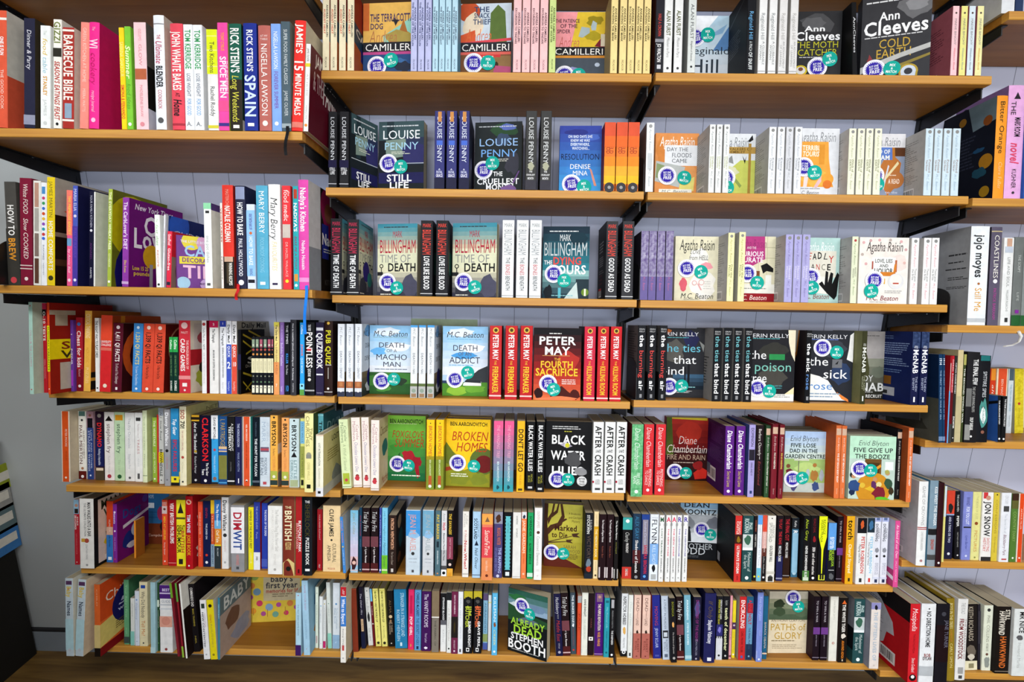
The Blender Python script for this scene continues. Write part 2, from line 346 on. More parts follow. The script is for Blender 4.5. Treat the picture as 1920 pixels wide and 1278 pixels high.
# kind, label, x, setback, width, height, depth (mm), roll, yaw (deg), hard, colour, spine, side/cover art, how it stands, stickers
BOOKS = {  # on the lower shelves the dimmer light is put into the cover colours
 'C1': [
 ('novel','cream paperback with charcoal lettering, first from left',-391.4,0,16.7,195,126,0,0,0,'e6dab8','ANDREA CAMILLERI|21|60|333|26|b|18~AUGUST HEAT|26|56|c8503c|26|b|-20~PICADOR|84|97|6a6a5a|28','r 0 0 100 40 8a2a1c;r 0 40 100 25 203c54;r 0 65 100 35 b4561c;t 10 42 80 10 d8d0c8 b CAM;r 40 60 40 16 2a2a80','b',0),
 ('novel','cream paperback with charcoal lettering, second from left',-372.6,0,16.7,195,126,0,0,0,'e6dab8','ANDREA CAMILLERI|21|60|333|26|b|18~AUGUST HEAT|26|56|c8503c|26|b|-20~PICADOR|84|97|6a6a5a|28','r 0 0 100 40 8a2a1c;r 0 40 100 25 203c54;r 0 65 100 35 b4561c;t 10 42 80 10 d8d0c8 b CAM;r 40 60 40 16 2a2a80','b',0),
 ('novel','cream paperback with charcoal lettering, third from left',-351.6,0,16.7,195,126,0,0,0,'e6dab8','ANDREA CAMILLERI|21|60|333|26|b|18~AUGUST HEAT|26|56|c8503c|26|b|-20~PICADOR|84|97|6a6a5a|28','r 0 0 100 40 8a2a1c;r 0 40 100 25 203c54;r 0 65 100 35 b4561c;t 10 42 80 10 d8d0c8 b CAM;r 40 60 40 16 2a2a80','b',0),
 ('novel','cream paperback with charcoal lettering, fourth from left',-331.4,0,16.7,195,126,0,0,0,'e6dab8','ANDREA CAMILLERI|21|60|333|26|b|18~AUGUST HEAT|26|56|c8503c|26|b|-20~PICADOR|84|97|6a6a5a|28','r 0 0 100 40 8a2a1c;r 0 40 100 25 203c54;r 0 65 100 35 b4561c;t 10 42 80 10 d8d0c8 b CAM;r 40 60 40 16 2a2a80','b',0),
 ('display_paperback','outward-facing paperback with orange sky, hills and black bird, fifth from left',-312.1,55,130,195,30,0,4,0,'d9a94c','','V 87 0 0 0;r 0 0 100 100 e2b25a;p 8fc8b4 40 48 100 20 100 50 40 60;b 40 38 62 26 a8924a 3;p a86a34 72 40 80 24 88 44;r 0 0 12 40 c86a34;t 14 15 86 12 4a3a5a b THE TERRACOTTA;t 14 29 26 9 4a3a5a b DOG;p 2a2a32 55 26 63 24 70 26 64 34 61 28;t 12 38 55 20 b0704a it Andrea;r 0 57 100 14 26262c;t 4 58.5 95 11 f2eee8 - CAMILLERI;r 0 71 100 4 b84a84;r 0 75 100 25 2c4a78;b 20 78 70 12 3f6a9c 2;b 60 84 40 18 2a3040 5','f',(28, 80, 56, 73)),
 ('novel','lilac paperback with blue lettering, sixth from left',-178.3,0,15.5,195,126,0,0,0,'b9bce0','ANDREA CAMILLERI|23|62|2f3a6a|26|b|18~THE VOICE OF THE VIOLIN|17|70|2f3a6a|26|b|-18~PICADOR|86|98|5a6080|28','r 0 0 100 100 6a78b0','b',0),
 ('novel','lilac paperback with blue lettering, seventh from left',-161,0,15.5,195,126,0,0,0,'b9bce0','ANDREA CAMILLERI|23|62|2f3a6a|26|b|18~THE VOICE OF THE VIOLIN|17|70|2f3a6a|26|b|-18~PICADOR|86|98|5a6080|28','r 0 0 100 100 6a78b0','b',0),
 ('novel','lilac paperback with blue lettering, eighth from left',-143.7,0,15.5,195,126,0,0,0,'b9bce0','ANDREA CAMILLERI|23|62|2f3a6a|26|b|18~THE VOICE OF THE VIOLIN|17|70|2f3a6a|26|b|-18~PICADOR|86|98|5a6080|28','r 0 0 100 100 6a78b0','b',0),
 ('novel','slim pale blue paperback with navy lettering, ninth from left',-126.1,0,14.1,195,126,0,0,0,'b4d6e4','ANDREA CAMILLERI|27|62|2f3a5a|26|b|18~THE SCENT OF THE NIGHT|22|68|2f3a5a|26|b|-18~PICADOR|85|97|5a6078|28~[|0|5|2f4a7a|20','r 0 0 100 100 5a9ab4','b',0),
 ('novel','slim pale blue paperback with navy lettering, tenth from left',-110.4,0,14.1,195,126,0,0,0,'b4d6e4','ANDREA CAMILLERI|27|62|2f3a5a|26|b|18~THE SCENT OF THE NIGHT|22|68|2f3a5a|26|b|-18~PICADOR|85|97|5a6078|28~[|0|5|2f4a7a|20','r 0 0 100 100 5a9ab4','b',0),
 ('novel','slim pale blue paperback with navy lettering, eleventh from left',-95.2,0,14.1,195,126,0,0,0,'b4d6e4','ANDREA CAMILLERI|27|62|2f3a5a|26|b|18~THE SCENT OF THE NIGHT|22|68|2f3a5a|26|b|-18~PICADOR|85|97|5a6078|28~[|0|5|2f4a7a|20','r 0 0 100 100 5a9ab4','b',0),
 ('novel','slim pale blue paperback with navy lettering, twelfth from left',-79.5,0,14.1,195,126,0,0,0,'b4d6e4','ANDREA CAMILLERI|27|62|2f3a5a|26|b|18~THE SCENT OF THE NIGHT|22|68|2f3a5a|26|b|-18~PICADOR|85|97|5a6078|28~[|0|5|2f4a7a|20','r 0 0 100 100 5a9ab4','b',0),
 ('display_paperback','outward-facing paperback with red-haired woman and green arch, thirteenth from left',-68.4,55,130,195,30,0,3,0,'c8d0d4','','V 87 0 0 0;r 0 0 100 100 c6d2dc;c 18 12 22 c0502c;b 3 10 44 46 e8d4b8 3;p d85a34 0 46 30 38 32 60 0 60;p 5a7038 58 60 60 14 74 2 88 12 92 60;t 28 4 30 8 3a4a6a b THE;t 28 13 30 8 3a4a6a b SNACK;t 26 22 34 8 3a4a6a b THIEF;t 12 34 50 22 d86a3a it Andrea;p d84a54 0 56 100 50 100 54 0 60;r 0 56 100 14 2a2a30;t 4 57.5 94 11 f2eee8 - CAMILLERI;r 0 70 100 4 d86458;r 0 74 100 26 7a5034;r 60 76 40 24 8a6a44;r 20 74 60 4 c83a3a;r 46 76 20 14 d8e0bc;b 66 82 12 18 3a2a1c 2;p b05074 60 100 70 90 100 92 100 100','f',(28, 75, 56, 75)),
 ('novel','pale pink paperback with dark red lettering, fourteenth from left',67.9,0,19,195,126,0,0,0,'f0c0c0','ANDREA CAMILLERI|28|64|4a2f3a|26|b|20~EXCURSION TO TINDARI|23|66|4a2f3a|24|b|-18~PICADOR|85|97|9a7078|26','r 0 0 100 100 b06a70','b',0),
 ('novel','pale pink paperback with dark red lettering, fifteenth from left',89.2,0,19,195,126,0,0,0,'f0c0c0','ANDREA CAMILLERI|28|64|4a2f3a|26|b|20~EXCURSION TO TINDARI|23|66|4a2f3a|24|b|-18~PICADOR|85|97|9a7078|26','r 0 0 100 100 b06a70','b',0),
 ('novel','pale pink paperback with dark red lettering, sixteenth from left',110,0,19,195,126,0,0,0,'f0c0c0','ANDREA CAMILLERI|28|64|4a2f3a|26|b|20~EXCURSION TO TINDARI|23|66|4a2f3a|24|b|-18~PICADOR|85|97|9a7078|26','r 0 0 100 100 b06a70','b',0),
 ('novel','pale pink paperback with dark red lettering, seventeenth from left',131.5,0,19,195,126,0,0,0,'f0c0c0','ANDREA CAMILLERI|28|64|4a2f3a|26|b|20~EXCURSION TO TINDARI|23|66|4a2f3a|24|b|-18~PICADOR|85|97|9a7078|26','r 0 0 100 100 b06a70','b',0),
 ('novel','green paperback with dark green lettering, eighteenth from left',153.9,0,15.6,195,126,0,0,0,'c8d88a','ANDREA CAMILLERI|22|62|3a4a1c|28|b|18~THE SHAPE OF WATER|20|64|3a4a1c|24|b|-20~PICADOR|84|96|6a7a4a|28','','b',0),
 ('display_paperback','outward-facing paperback in pink and yellow with a scooter, nineteenth from left',170.4,85,130,195,30,0,1,0,'dfc43c','','V 79 0 0 0;r 0 0 100 100 e0be38;p ef9aa0 0 0 46 0 40 30 32 60 0 60;b 60 4 40 20 9c8a20 2;b 55 30 40 18 b09c24 4;t 2 11 48 6.5 5a3440 b THE PATIENCE;t 12 19 34 7 5a3440 b OF THE;t 6 28 26 6.5 5a3440 b SPIDER;p a8b8bc 48 40 54 24 70 26 70 34 56 42;p b0c0c4 72 24 76 14 84 18 82 30 74 30;p 7a2430 80 56 100 34 100 58;r 92 36 8 20 d8ccb4;t 10 38 40 20 c8605a it Andrea;r 0 57 100 14 222228;t 2 58.5 96 11 f2eee8 - CAMILLERI;r 0 71 100 4 d08a34;r 0 75 100 25 4a525c;b 24 88 30 14 8a8cb8 2;c 86 86 5 b8c4d4','f',(22, 82, 50, 82)),
 ('novel','cream paperback with dark brown lettering, twentieth from left',300.5,0,16.7,195,126,0,0,0,'ecd592','ANDREA CAMILLERI|22|60|4a4024|28|b|18~ROUNDING THE MARK|20|62|4a4024|26|b|-20~PICADOR|84|97|8a7c54|28','r 0 0 100 100 a8946a','b',0),
 ('novel','cream paperback with dark brown lettering, twenty-first from left',321.8,0,16.7,195,126,0,0,0,'ecd592','ANDREA CAMILLERI|22|60|4a4024|28|b|18~ROUNDING THE MARK|20|62|4a4024|26|b|-20~PICADOR|84|97|8a7c54|28','r 0 0 100 100 a8946a','b',0),
 ('novel','cream paperback with dark brown lettering, twenty-second from left',340.9,0,16.7,195,126,0,0,0,'ecd592','ANDREA CAMILLERI|22|60|4a4024|28|b|18~ROUNDING THE MARK|20|62|4a4024|26|b|-20~PICADOR|84|97|8a7c54|28','r 0 0 100 100 a8946a','b',0),
 ('novel','cream paperback with dark brown lettering, twenty-third from left',360.1,0,16.7,195,126,0,0,0,'ecd592','ANDREA CAMILLERI|22|60|4a4024|28|b|18~ROUNDING THE MARK|20|62|4a4024|26|b|-20~PICADOR|84|97|8a7c54|28','r 0 0 100 100 a8946a','b',0),
 ('novel','cream paperback with dark brown lettering, twenty-fourth from left',379,0,16.7,195,126,0,0,0,'ecd592','ANDREA CAMILLERI|22|60|4a4024|28|b|18~ROUNDING THE MARK|20|62|4a4024|26|b|-20~PICADOR|84|97|8a7c54|28','r 0 0 100 100 a8946a','b',0),
 ],
 'R1': [
 ('novel','navy paperback with red lettering, first from left',406.4,0,20.3,195,126,0,0,0,'26262c','HALF A CROWN|30|57|c0443c|36|b~JO WALTON|66|88|f0eeee|44|b~[|91|96|c8c8cc|45~=|60|64|8a8a90','r 0 0 100 100 3a1412','b',0),
 ('novel','white paperback with olive lettering, second from left',427.6,0,19.6,195,126,0,0,0,'e4e4e2','ALAN FURST|26|56|5a5f34|48|b~Mission to Paris|58|82|5a5a58|34|it~o|95|444|30','','b',0),
 ('novel','white paperback with olive lettering, third from left',451.5,0,20,195,126,0,0,0,'e4e4e2','ALAN FURST|26|56|5a5f34|48|b~Mission to Paris|58|82|5a5a58|34|it~o|95|444|30','r 0 0 100 60 7a7c78;r 0 60 100 40 1c1c1a','b',0),
 ('novel','white paperback with charcoal lettering, fourth from left',484,0,19.1,195,126,0,0,0,'d4d8d4','ALAN FURST|18|60|4a4c4c|40~Kingdom of Shadows|62|86|5a5c5a|24|i~o|93|333|28','r 0 0 100 100 8a8c8a','b',0),
 ('display_paperback','outward-facing paperback with pale blue icy cover, fifth from left',510.9,104,120,197,30,0,0,0,'c8d8e4','','V 75 0 0 0;g 0 0 100 100 b4d0e0 d4dadf 6;p f4f6f8 10 0 70 0 30 40 10 40;p 5a84b4 100 10 60 60 100 60;p 8ab0d0 40 40 90 14 80 30;t 0 52 96 14 2c3640 - Reginald;t 6 72 70 26 2c3640 - Hill','f',(22, 28, 48, 25)),
 ('novel','black paperback with sky blue lettering, sixth from left',623,0,20.9,196,126,0,0,0,'18191d','Reginald Hill|26|60|6aaad8|44~A PINCH|62|74|d8dcdc|34~OF SNUFF|75|96|d8dcdc|40|b','r 0 0 100 100 191b1f;l 15 35 60 28 9 4a4e54;p 3c4046 10 20 90 5 90 6 10 24','b',0),
 ('novel','white paperback with grey lettering, seventh from left',651.5,0,19,196,126,0,0,0,'e6e6e4','Reginald Hill|28|60|8c9090|44~A CLUBBABLE|62|90|7c8080|26||14~WOMAN|66|84|7c8080|26||-20~=|97|98|a8a8a8','r 0 0 100 100 a8a4a0','b',0),
 ('novel','white paperback with grey lettering, eighth from left',675.3,0,19,196,126,0,0,0,'e6e6e4','Reginald Hill|28|60|8c9090|44~A CLUBBABLE|62|90|7c8080|26||14~WOMAN|66|84|7c8080|26||-20~=|97|98|a8a8a8','r 0 0 100 100 a8a4a0','b',0),
 ('novel','white paperback with pale grey lettering, ninth from left',699.5,0,19,196,126,0,0,0,'dedcda','Reginald Hill|28|60|b0aca8|44~AN ADVANCEMENT|62|94|9a9896|24||14~OF LEARNING|66|92|9a9896|24||-20~=|97|98|a8a8a8','r 0 0 100 100 a8a4a0','b',0),
 ('novel','white paperback with pale grey lettering, tenth from left',725.1,0,19,196,126,0,0,0,'dedcda','Reginald Hill|28|60|b0aca8|44~AN ADVANCEMENT|62|94|9a9896|24||14~OF LEARNING|66|92|9a9896|24||-20~=|97|98|a8a8a8','r 0 0 100 100 a8a4a0','b',0),
 ('display_paperback','outward-facing black paperback with bare trees and yellow title, eleventh from left',781.1,82,116,197,24,0,3,0,'26262a','','V 81 0 0 0;r 0 0 100 100 2e2e30;b 5 2 90 36 4a4a4c 3;b 10 6 60 24 5c5c5e 6;t 22 22 44 9 f0f0f0 b Ann;t 2 31 96 14 f0f0f0 b Cleeves;t 0 46 94 11 b8b42c - THE MOTH;t 8 58 84 11 b8b42c - CATCHER;l 12 71 70 3 1 c8c8c8;b 20 74 60 14 8a8a88 2;c 16 92 14 c8b02c;c 16 92 10 d8d4cc;c 16 90 5 7a4a34','f',(50, 71, 76, 61)),
 ('novel','leaning slim black paperback with white lettering, twelfth from left',908,46,11.6,197,126,-3,0,0,'141416','AnnCleeves|18|62|e4e4e6|46','','b',0),
 ('novel','leaning slim black paperback with pale grey lettering, thirteenth from left',920.3,74,11,197,126,-3,0,0,'141416','AnnCleeves|6|72|c8c8ca|46','','b',0),
 ('display_paperback','large outward-facing charcoal paperback with white bands, fourteenth from left',937.9,50,146,222,30,0,16,0,'333336','','V 90 0 0 0;r 0 0 100 100 37373a;b 50 0 60 34 6a6a6c 3;b 60 6 40 20 8a8a8c 5;l 6 7 80 4 1 e0e0e0;t 26 20 30 11 f2f2f2 b Ann;t 3 30 94 18 f2f2f2 b Cleeves;l 5 50 90 3 1 d0d0d0;t 26 53 46 12 c4a040 - COLD;t 22 65 52 12 c4a040 - EARTH;p b8b8b4 0 86 60 72 100 64 100 70 60 78 0 94;p 8a7a3a 30 92 100 76 100 79 30 97;b 8 70 12 24 8a3a3c 2;c 70 96 14 b09434;c 70 96 11 c8d0dc;c 70 96 6 3a3a40','f',(20, 81, 46, 82)),
 ('novel','pale pink paperback with grey lettering, fifteenth from left',1106.1,0,15.8,160.7,126,0,0,0,'f0c4c8','o|10|5a4a44|30~MAEVE BINCHY|18|56|8a8484|30~Whitethorn Woods|60|92|e0707c|26|i','r 0 0 100 100 9a5460;l 15 22 70 50 14 6a3440;k 30 88 40 10','b',0),
 ('novel','cream paperback with grey lettering, sixteenth from left',1126,0,15.8,160.8,126,0,0,0,'e6e08a','o|10|5a4a44|30~MAEVE BINCHY|18|56|8a8484|30~Whitethorn Woods|60|92|8aa0a0|26|i','r 0 0 100 100 9a5460;l 15 22 70 50 14 6a3440;k 30 88 40 10','b',0),
 ('novel','white paperback with grey lettering, seventeenth from left',1144.3,0,15.8,161,126,0,0,0,'d3dfe6','o|10|5a4a44|30~MAEVE BINCHY|18|56|8a8484|30~Whitethorn Woods|60|92|7a8a94|26|i','r 0 0 100 100 9a5460;l 15 22 70 50 14 6a3440;k 30 88 40 10','b',0),
 ('novel','cream paperback with grey lettering, eighteenth from left',1163.7,0,15.8,161.2,126,0,0,0,'e9e3a4','o|10|5a4a44|30~MAEVE BINCHY|18|56|8a8484|30~Whitethorn Woods|60|92|e0a040|26|i','r 0 0 100 100 9a5460;l 15 22 70 50 14 6a3440;k 30 88 40 10','b',0),
 ],
 'C2': [
 ('novel','black paperback with white lettering, first from left',-393.6,0,20.7,187.8,126,0,0,0,'232326','LOUISE PENNY|7|66|e0e2e6|44~STILL|74|78|e4e4e6|70|hb~LIFE|79|83|e4e4e6|55|hb~=|95|96|b4b4b8~=|64|74|1f1c3c','','b',0),
 ('novel','black paperback with white lettering, second from left',-365.6,0,23,188.1,126,0,0,0,'232326','LOUISE PENNY|7|66|e0e2e6|44~STILL|74|78|e4e4e6|70|hb~LIFE|79|83|e4e4e6|55|hb~=|95|96|b4b4b8~=|64|74|1f1c3c','','b',0),
 ('display_paperback','dark paperback turned at an angle beside black spines, third from left',-362,46,92,188,7,0,-62,0,'1a2024','','V 95 0 0 0;r 0 0 100 100 1a2024;r 0 0 100 28 3a5054;r 18 0 16 60 24343a;r 58 24 42 40 2a3450;p 7a8c80 16 28 60 26 60 52 16 56;p 2f2f60 52 40 74 30 100 36 100 62 56 62;r 0 76 100 16 20204e;l 8 6 84 4 1 c8ccd0;t 8 12 84 14 eef2f4 - LOUISE;t 12 30 76 12 a4d0e4 - PENNY;l 28 45 44 5 2 d0d4c0;r 0 62 100 1 b8c0c4;t 18 78 56 11 f4f4f4 b STILL;t 24 91 44 10 f4f4f4 b LIFE','f',0),
 ('display_paperback','outward-facing dark paperback with lit window and white lettering, fourth from left',-290.9,78,124,197,30,0,6,0,'1a2024','','V 90 0 0 0;r 0 0 100 100 1a2024;r 0 0 100 28 3a5054;r 18 0 16 60 24343a;r 58 24 42 40 2a3450;p 7a8c80 16 28 60 26 60 52 16 56;p 2f2f60 52 40 74 30 100 36 100 62 56 62;r 0 76 100 16 20204e;l 8 6 84 4 1 c8ccd0;t 8 12 84 14 eef2f4 - LOUISE;t 12 30 76 12 a4d0e4 - PENNY;l 28 45 44 5 2 d0d4c0;r 0 62 100 1 b8c0c4;t 18 78 56 11 f4f4f4 b STILL;t 24 91 44 10 f4f4f4 b LIFE','f',(22, 56, 50, 61)),
 ('novel','blue paperback with white lettering, fifth from left',-126.2,0,25.5,192.3,126,0,0,0,'383a72','LOUISE PENNY|7|66|dfe4f2|46~A|74|76|e4e4f0|20|hb~FATAL|77|80|d4d8ec|60|hb~GRACE|81|85|e4e4f0|66|hb~[|1|14|c88a4c|35~[|38|44|4a6ac8|60~=|86|100|23233c','r 0 0 100 100 1c1c30;c 40 60 12 5a5a80','b',0),
 ('novel','blue paperback with white lettering, sixth from left',-95.9,0,25.5,192.6,126,0,0,0,'383a72','LOUISE PENNY|7|66|dfe4f2|46~A|74|76|e4e4f0|20|hb~FATAL|77|80|d4d8ec|60|hb~GRACE|81|85|e4e4f0|66|hb~[|1|14|c88a4c|35~[|38|44|4a6ac8|60~=|86|100|23233c','r 0 0 100 100 1c1c30;c 40 60 12 5a5a80','b',0),
 ('novel','blue paperback with white lettering, seventh from left',-64.4,0,25.5,193,126,0,0,0,'383a72','LOUISE PENNY|7|66|dfe4f2|46~A|74|76|e4e4f0|20|hb~FATAL|77|80|d4d8ec|60|hb~GRACE|81|85|e4e4f0|66|hb~[|1|14|c88a4c|35~[|38|44|4a6ac8|60~=|86|100|23233c','r 0 0 100 100 1c1c30;c 40 60 12 5a5a80','b',0),
 ('display_paperback','outward-facing dark green paperback with pale blue lettering, eighth from left',-32.4,75,126,197,30,0,6,0,'22262a','','V 91 0 0 0;r 0 0 100 100 252a2c;b 30 0 70 24 2c4a30 3;b 50 2 40 12 5a6ab0 2;b 40 14 40 22 3a4a64 5;b 60 40 40 40 3a3a44 6;l 8 6 84 3 1 c4c8cc;t 8 23 84 12 9ac0ec - LOUISE;t 12 39 78 12 7ab0ec - PENNY;l 28 54 50 5 2 d0ccc0;t 40 72 20 7 f0f0f0 b THE;t 5 82 90 9 f4f4f4 b CRUELLEST;t 24 94 60 9 f4f4f4 b MONTH;b 50 90 44 20 7a5a90 3;p 6a4a80 80 90 84 90 96 72 93 72','f',(14, 64, 38, 55)),
 ('novel','charcoal paperback with white lettering, ninth from left',102.4,0,27.2,194.8,126,0,0,0,'3d3d3c','LOUISE PENNY|8|66|dcdede|44~THE|76|78|e4e4e4|30|hb~CRUELLEST|80|82|e4e4e4|80|hb~MONTH|84|87|e4e4e4|56|hb~b|64|76|a8a890|70~=|88|100|3a3840','r 0 0 100 100 15151a;c 50 60 10 3a3a6a','b',0),
 ('novel','charcoal paperback with white lettering, tenth from left',139.4,0,27.2,195.2,126,0,0,0,'3d3d3c','LOUISE PENNY|8|66|dcdede|44~THE|76|78|e4e4e4|30|hb~CRUELLEST|80|82|e4e4e4|80|hb~MONTH|84|87|e4e4e4|56|hb~b|64|76|a8a890|70~=|88|100|3a3840','r 0 0 100 100 15151a;c 50 60 10 3a3a6a','b',0),
 ('display_paperback','outward-facing blue sky paperback with black title, eleventh from left',190.9,46,108,178,26,0,2,0,'2f5fb4','','V 94 0 0 0;g 0 0 100 100 34449a 3f9ad8 8;b 10 4 60 12 2c3480 3;b 60 12 40 12 4a6ac0 4;b 0 60 100 22 3f84cc 2;t 20 14 58 4.5 dfe8f4 b ON BAD DAYS SHE;t 26 20 46 4.5 dfe8f4 b KNEW HE WAS;t 26 26 46 4.5 dfe8f4 b EVERYWHERE,;t 30 32 42 4.5 dfe8f4 b WATCHING...;t 3 42 93 10 16203c - RESOLUTION;t 25 58 50 8 f0f0ea - DENISE;t 32 68 36 8 f0f0ea - MINA;p d8907a 72 64 78 68 90 92 84 92;b 46 84 30 16 203050 3','f',(30, 84, 60, 88)),
 ('novel','orange and red paperback with red lettering, twelfth from left',299.2,0,27.5,169,126,0,0,0,'e87a34','THE FIELD|14|46|a8402c|34|b|14~OF BLOOD|14|46|a8402c|34|b|-16~DENISE MINA|54|86|f4e4cc|32~=|0|20|d85638~=|20|36|e86a30~=|50|64|f08a2c~=|64|78|f4a836~=|78|90|f2b82e~o|95|3c3c40|90~[|94|100|3c3c40|80~o|95|9a9a9a|30','r 0 0 100 100 7a2018','b',0),
 ('novel','orange and red paperback with red lettering, thirteenth from left',328.9,0,27.5,169.4,126,0,0,0,'e87a34','THE FIELD|14|46|a8402c|34|b|14~OF BLOOD|14|46|a8402c|34|b|-16~DENISE MINA|54|86|f4e4cc|32~=|0|20|d85638~=|20|36|e86a30~=|50|64|f08a2c~=|64|78|f4a836~=|78|90|f2b82e~o|95|3c3c40|90~[|94|100|3c3c40|80~o|95|9a9a9a|30','r 0 0 100 100 7a2018','b',0),
 ('novel','orange and red paperback with red lettering, fourteenth from left',358.2,0,27.5,169.7,126,0,0,0,'e87a34','THE FIELD|14|46|a8402c|34|b|14~OF BLOOD|14|46|a8402c|34|b|-16~DENISE MINA|54|86|f4e4cc|32~=|0|20|d85638~=|20|36|e86a30~=|50|64|f08a2c~=|64|78|f4a836~=|78|90|f2b82e~o|95|3c3c40|90~[|94|100|3c3c40|80~o|95|9a9a9a|30','r 0 0 100 100 7a2018','b',0),
 ],
 'R2': [
 ('novel','white paperback with grey lettering, first from left',403.2,0,19.5,170.5,126,0,0,0,'e6e8e8','o|5|9a9a98|45~Agatha Raisin|9|40|9a9ea0|28|it~[|44|68|c8ccce|60~M.C. Beaton|66|92|8a8e90|30|it','r 0 0 100 100 60504c','b',0),
 ('display_paperback','outward-facing orange paperback with white note and photo, second from left',449.1,85,115,178,20,0,0,0,'d98a4a','','V 89 0 0 0;r 0 0 100 100 dd9050;b 0 0 30 60 d4843f 2;b 60 40 40 60 e09a5c 4;t 10 4 80 18 f6efe4 i Agatha Raisin;t 38 15 24 4 b8703a - AND THE;r 22 20 76 34 e6e8ea;t 26 23 50 7 555a60 - DAY THE;t 38 32 46 8 555a60 - FLOODS;t 38 42 36 7 555a60 - CAME;p b8bcb8 2 46 70 56 56 90 0 80;p 8a9a6a 4 50 22 54 14 76 2 74;p e0d478 58 84 92 72 90 96 56 96;r 10 93 76 7 ece8da;t 16 94 60 5 6a6a64 i M.C. Beaton','f',(28, 63, 68, 66)),
 ('novel','slim white paperback with grey lettering, third from left',560.1,0,14.6,167.8,126,0,0,0,'e6e8e6','o|5|8a8a88|45~Agatha Raisin|9|44|7a7e7c|30|it~Walkers|46|66|a8ac5c|28||14~Dembley|47|64|a8ac5c|26||-20~M.C. Beaton|68|92|7a7e7c|30|it','r 0 0 100 100 b0b0ae;l 12 12 74 46 14 8a8a88;l 12 62 74 16 6 8a8a88;k 40 84 36 13','b',0),
 ('novel','slim white paperback with grey lettering, fourth from left',577.4,0,14.6,168,126,0,0,0,'e6e8e6','o|5|8a8a88|45~Agatha Raisin|9|44|7a7e7c|30|it~Walkers|46|66|a8ac5c|28||14~Dembley|47|64|a8ac5c|26||-20~M.C. Beaton|68|92|7a7e7c|30|it','r 0 0 100 100 b0b0ae;l 12 12 74 46 14 8a8a88;l 12 62 74 16 6 8a8a88;k 40 84 36 13','b',0),
 ('novel','slim white paperback with grey lettering, fifth from left',595.5,0,14.6,168.2,126,0,0,0,'e6e8e6','o|5|8a8a88|45~Agatha Raisin|9|44|7a7e7c|30|it~Walkers|46|66|a8ac5c|28||14~Dembley|47|64|a8ac5c|26||-20~M.C. Beaton|68|92|7a7e7c|30|it','r 0 0 100 100 b0b0ae;l 12 12 74 46 14 8a8a88;l 12 62 74 16 6 8a8a88;k 40 84 36 13','b',0),
 ('display_paperback','outward-facing white paperback with wooden signpost and crows, sixth from left',593.5,68,113,172,20,0,0,0,'dfe2e4','','V 91 0 0 0;r 0 0 100 46 dcdfe2;p c3c860 0 60 40 60 66 44 100 44 100 100 0 100;b 6 52 60 24 d4d4b0 2;t 4 4 80 18 8a8e92 i Agatha Raisin;t 40 16 24 4 aab - AND THE;r 32 22 68 11 b8944c;t 36 23 56 4.5 6a5024 b WALKERS OF;t 36 28 40 4.5 6a5024 b DEMBLEY;r 84 16 6 84 a8843c;p 1a1a1c 82 12 92 2 94 10 86 14;p 1a1a1c 70 36 76 44 80 36 76 50;p 8a8c8c 32 46 46 36 50 50;p 8a9a50 40 60 70 86 66 90 36 64','f',(33, 67, 36, 82)),
 ('novel','white paperback with grey lettering, seventh from left',707.4,0,18.1,163.4,126,0,0,0,'e6e8ea','o|5|8a8a88|45~Agatha Raisin|9|44|a4a8ac|30|it~Kissing|46|66|8a8c90|28||14~Christmas|47|64|8a8c90|26||-20~M.C. Beaton|68|92|a4a8ac|30|it','r 0 0 100 100 b0b0ae;l 12 12 74 46 14 8a8a88;l 12 62 74 16 6 8a8a88;k 40 84 36 13','b',0),
 ('novel','white paperback with grey lettering, eighth from left',728.3,0,18.1,163.7,126,0,0,0,'e4e6ea','o|5|8a8a88|45~Agatha Raisin|9|44|a4a8ac|30|it~Kissing|46|66|8a8c90|28||14~Christmas|47|64|8a8c90|26||-20~M.C. Beaton|68|92|a4a8ac|30|it','r 0 0 100 100 b0b0ae;l 12 12 74 46 14 8a8a88;l 12 62 74 16 6 8a8a88;k 40 84 36 13','b',0),
 ('novel','white paperback with grey lettering, ninth from left',749.5,0,18.1,163.9,126,0,0,0,'d3d4d8','o|5|8a8a88|45~Agatha Raisin|9|44|a4a8ac|30|it~Kissing|46|66|8a8c90|28||14~Christmas|47|64|8a8c90|26||-20~M.C. Beaton|68|92|a4a8ac|30|it','r 0 0 100 100 b0b0ae;l 12 12 74 46 14 8a8a88;l 12 62 74 16 6 8a8a88;k 40 84 36 13','b',0),
 ('novel','white paperback with grey lettering, tenth from left',771.5,0,18.1,164.2,126,0,0,0,'e2e4e8','o|5|8a8a88|45~Agatha Raisin|9|44|a4a8ac|30|it~Kissing|46|66|8a8c90|28||14~Christmas|47|64|8a8c90|26||-20~M.C. Beaton|68|92|a4a8ac|30|it','r 0 0 100 100 b0b0ae;l 12 12 74 46 14 8a8a88;l 12 62 74 16 6 8a8a88;k 40 84 36 13','b',0),
 ('display_paperback','outward-facing white paperback with orange castle ruin, eleventh from left',790,35,113,175,20,0,0,0,'dadcdf','','V 96 0 0 0;r 0 0 100 100 dcdee1;t 8 4 84 16 8a8c90 i Agatha Raisin;t 36 16 26 4 aaacb0 - AND THE;p e8a040 12 20 76 20 78 46 86 80 90 88 10 88 16 46;b 10 60 80 30 eab04c 3;t 18 25 46 8 f8f0dc b TERRIBLE;t 18 34 44 8 f8f0dc bi TOURIST;p e8d4d0 24 70 34 70 30 88 22 88;p d8b4b8 60 72 70 72 52 90 46 88;c 76 76 14 e8a03c;c 76 84 10 d8742c;r 56 24 12 30 d89030;l 8 90 54 3 1 9a9c9e;t 8 94 50 6 6a6c6e i M.C. Beaton','f',(18, 56, 46, 64)),
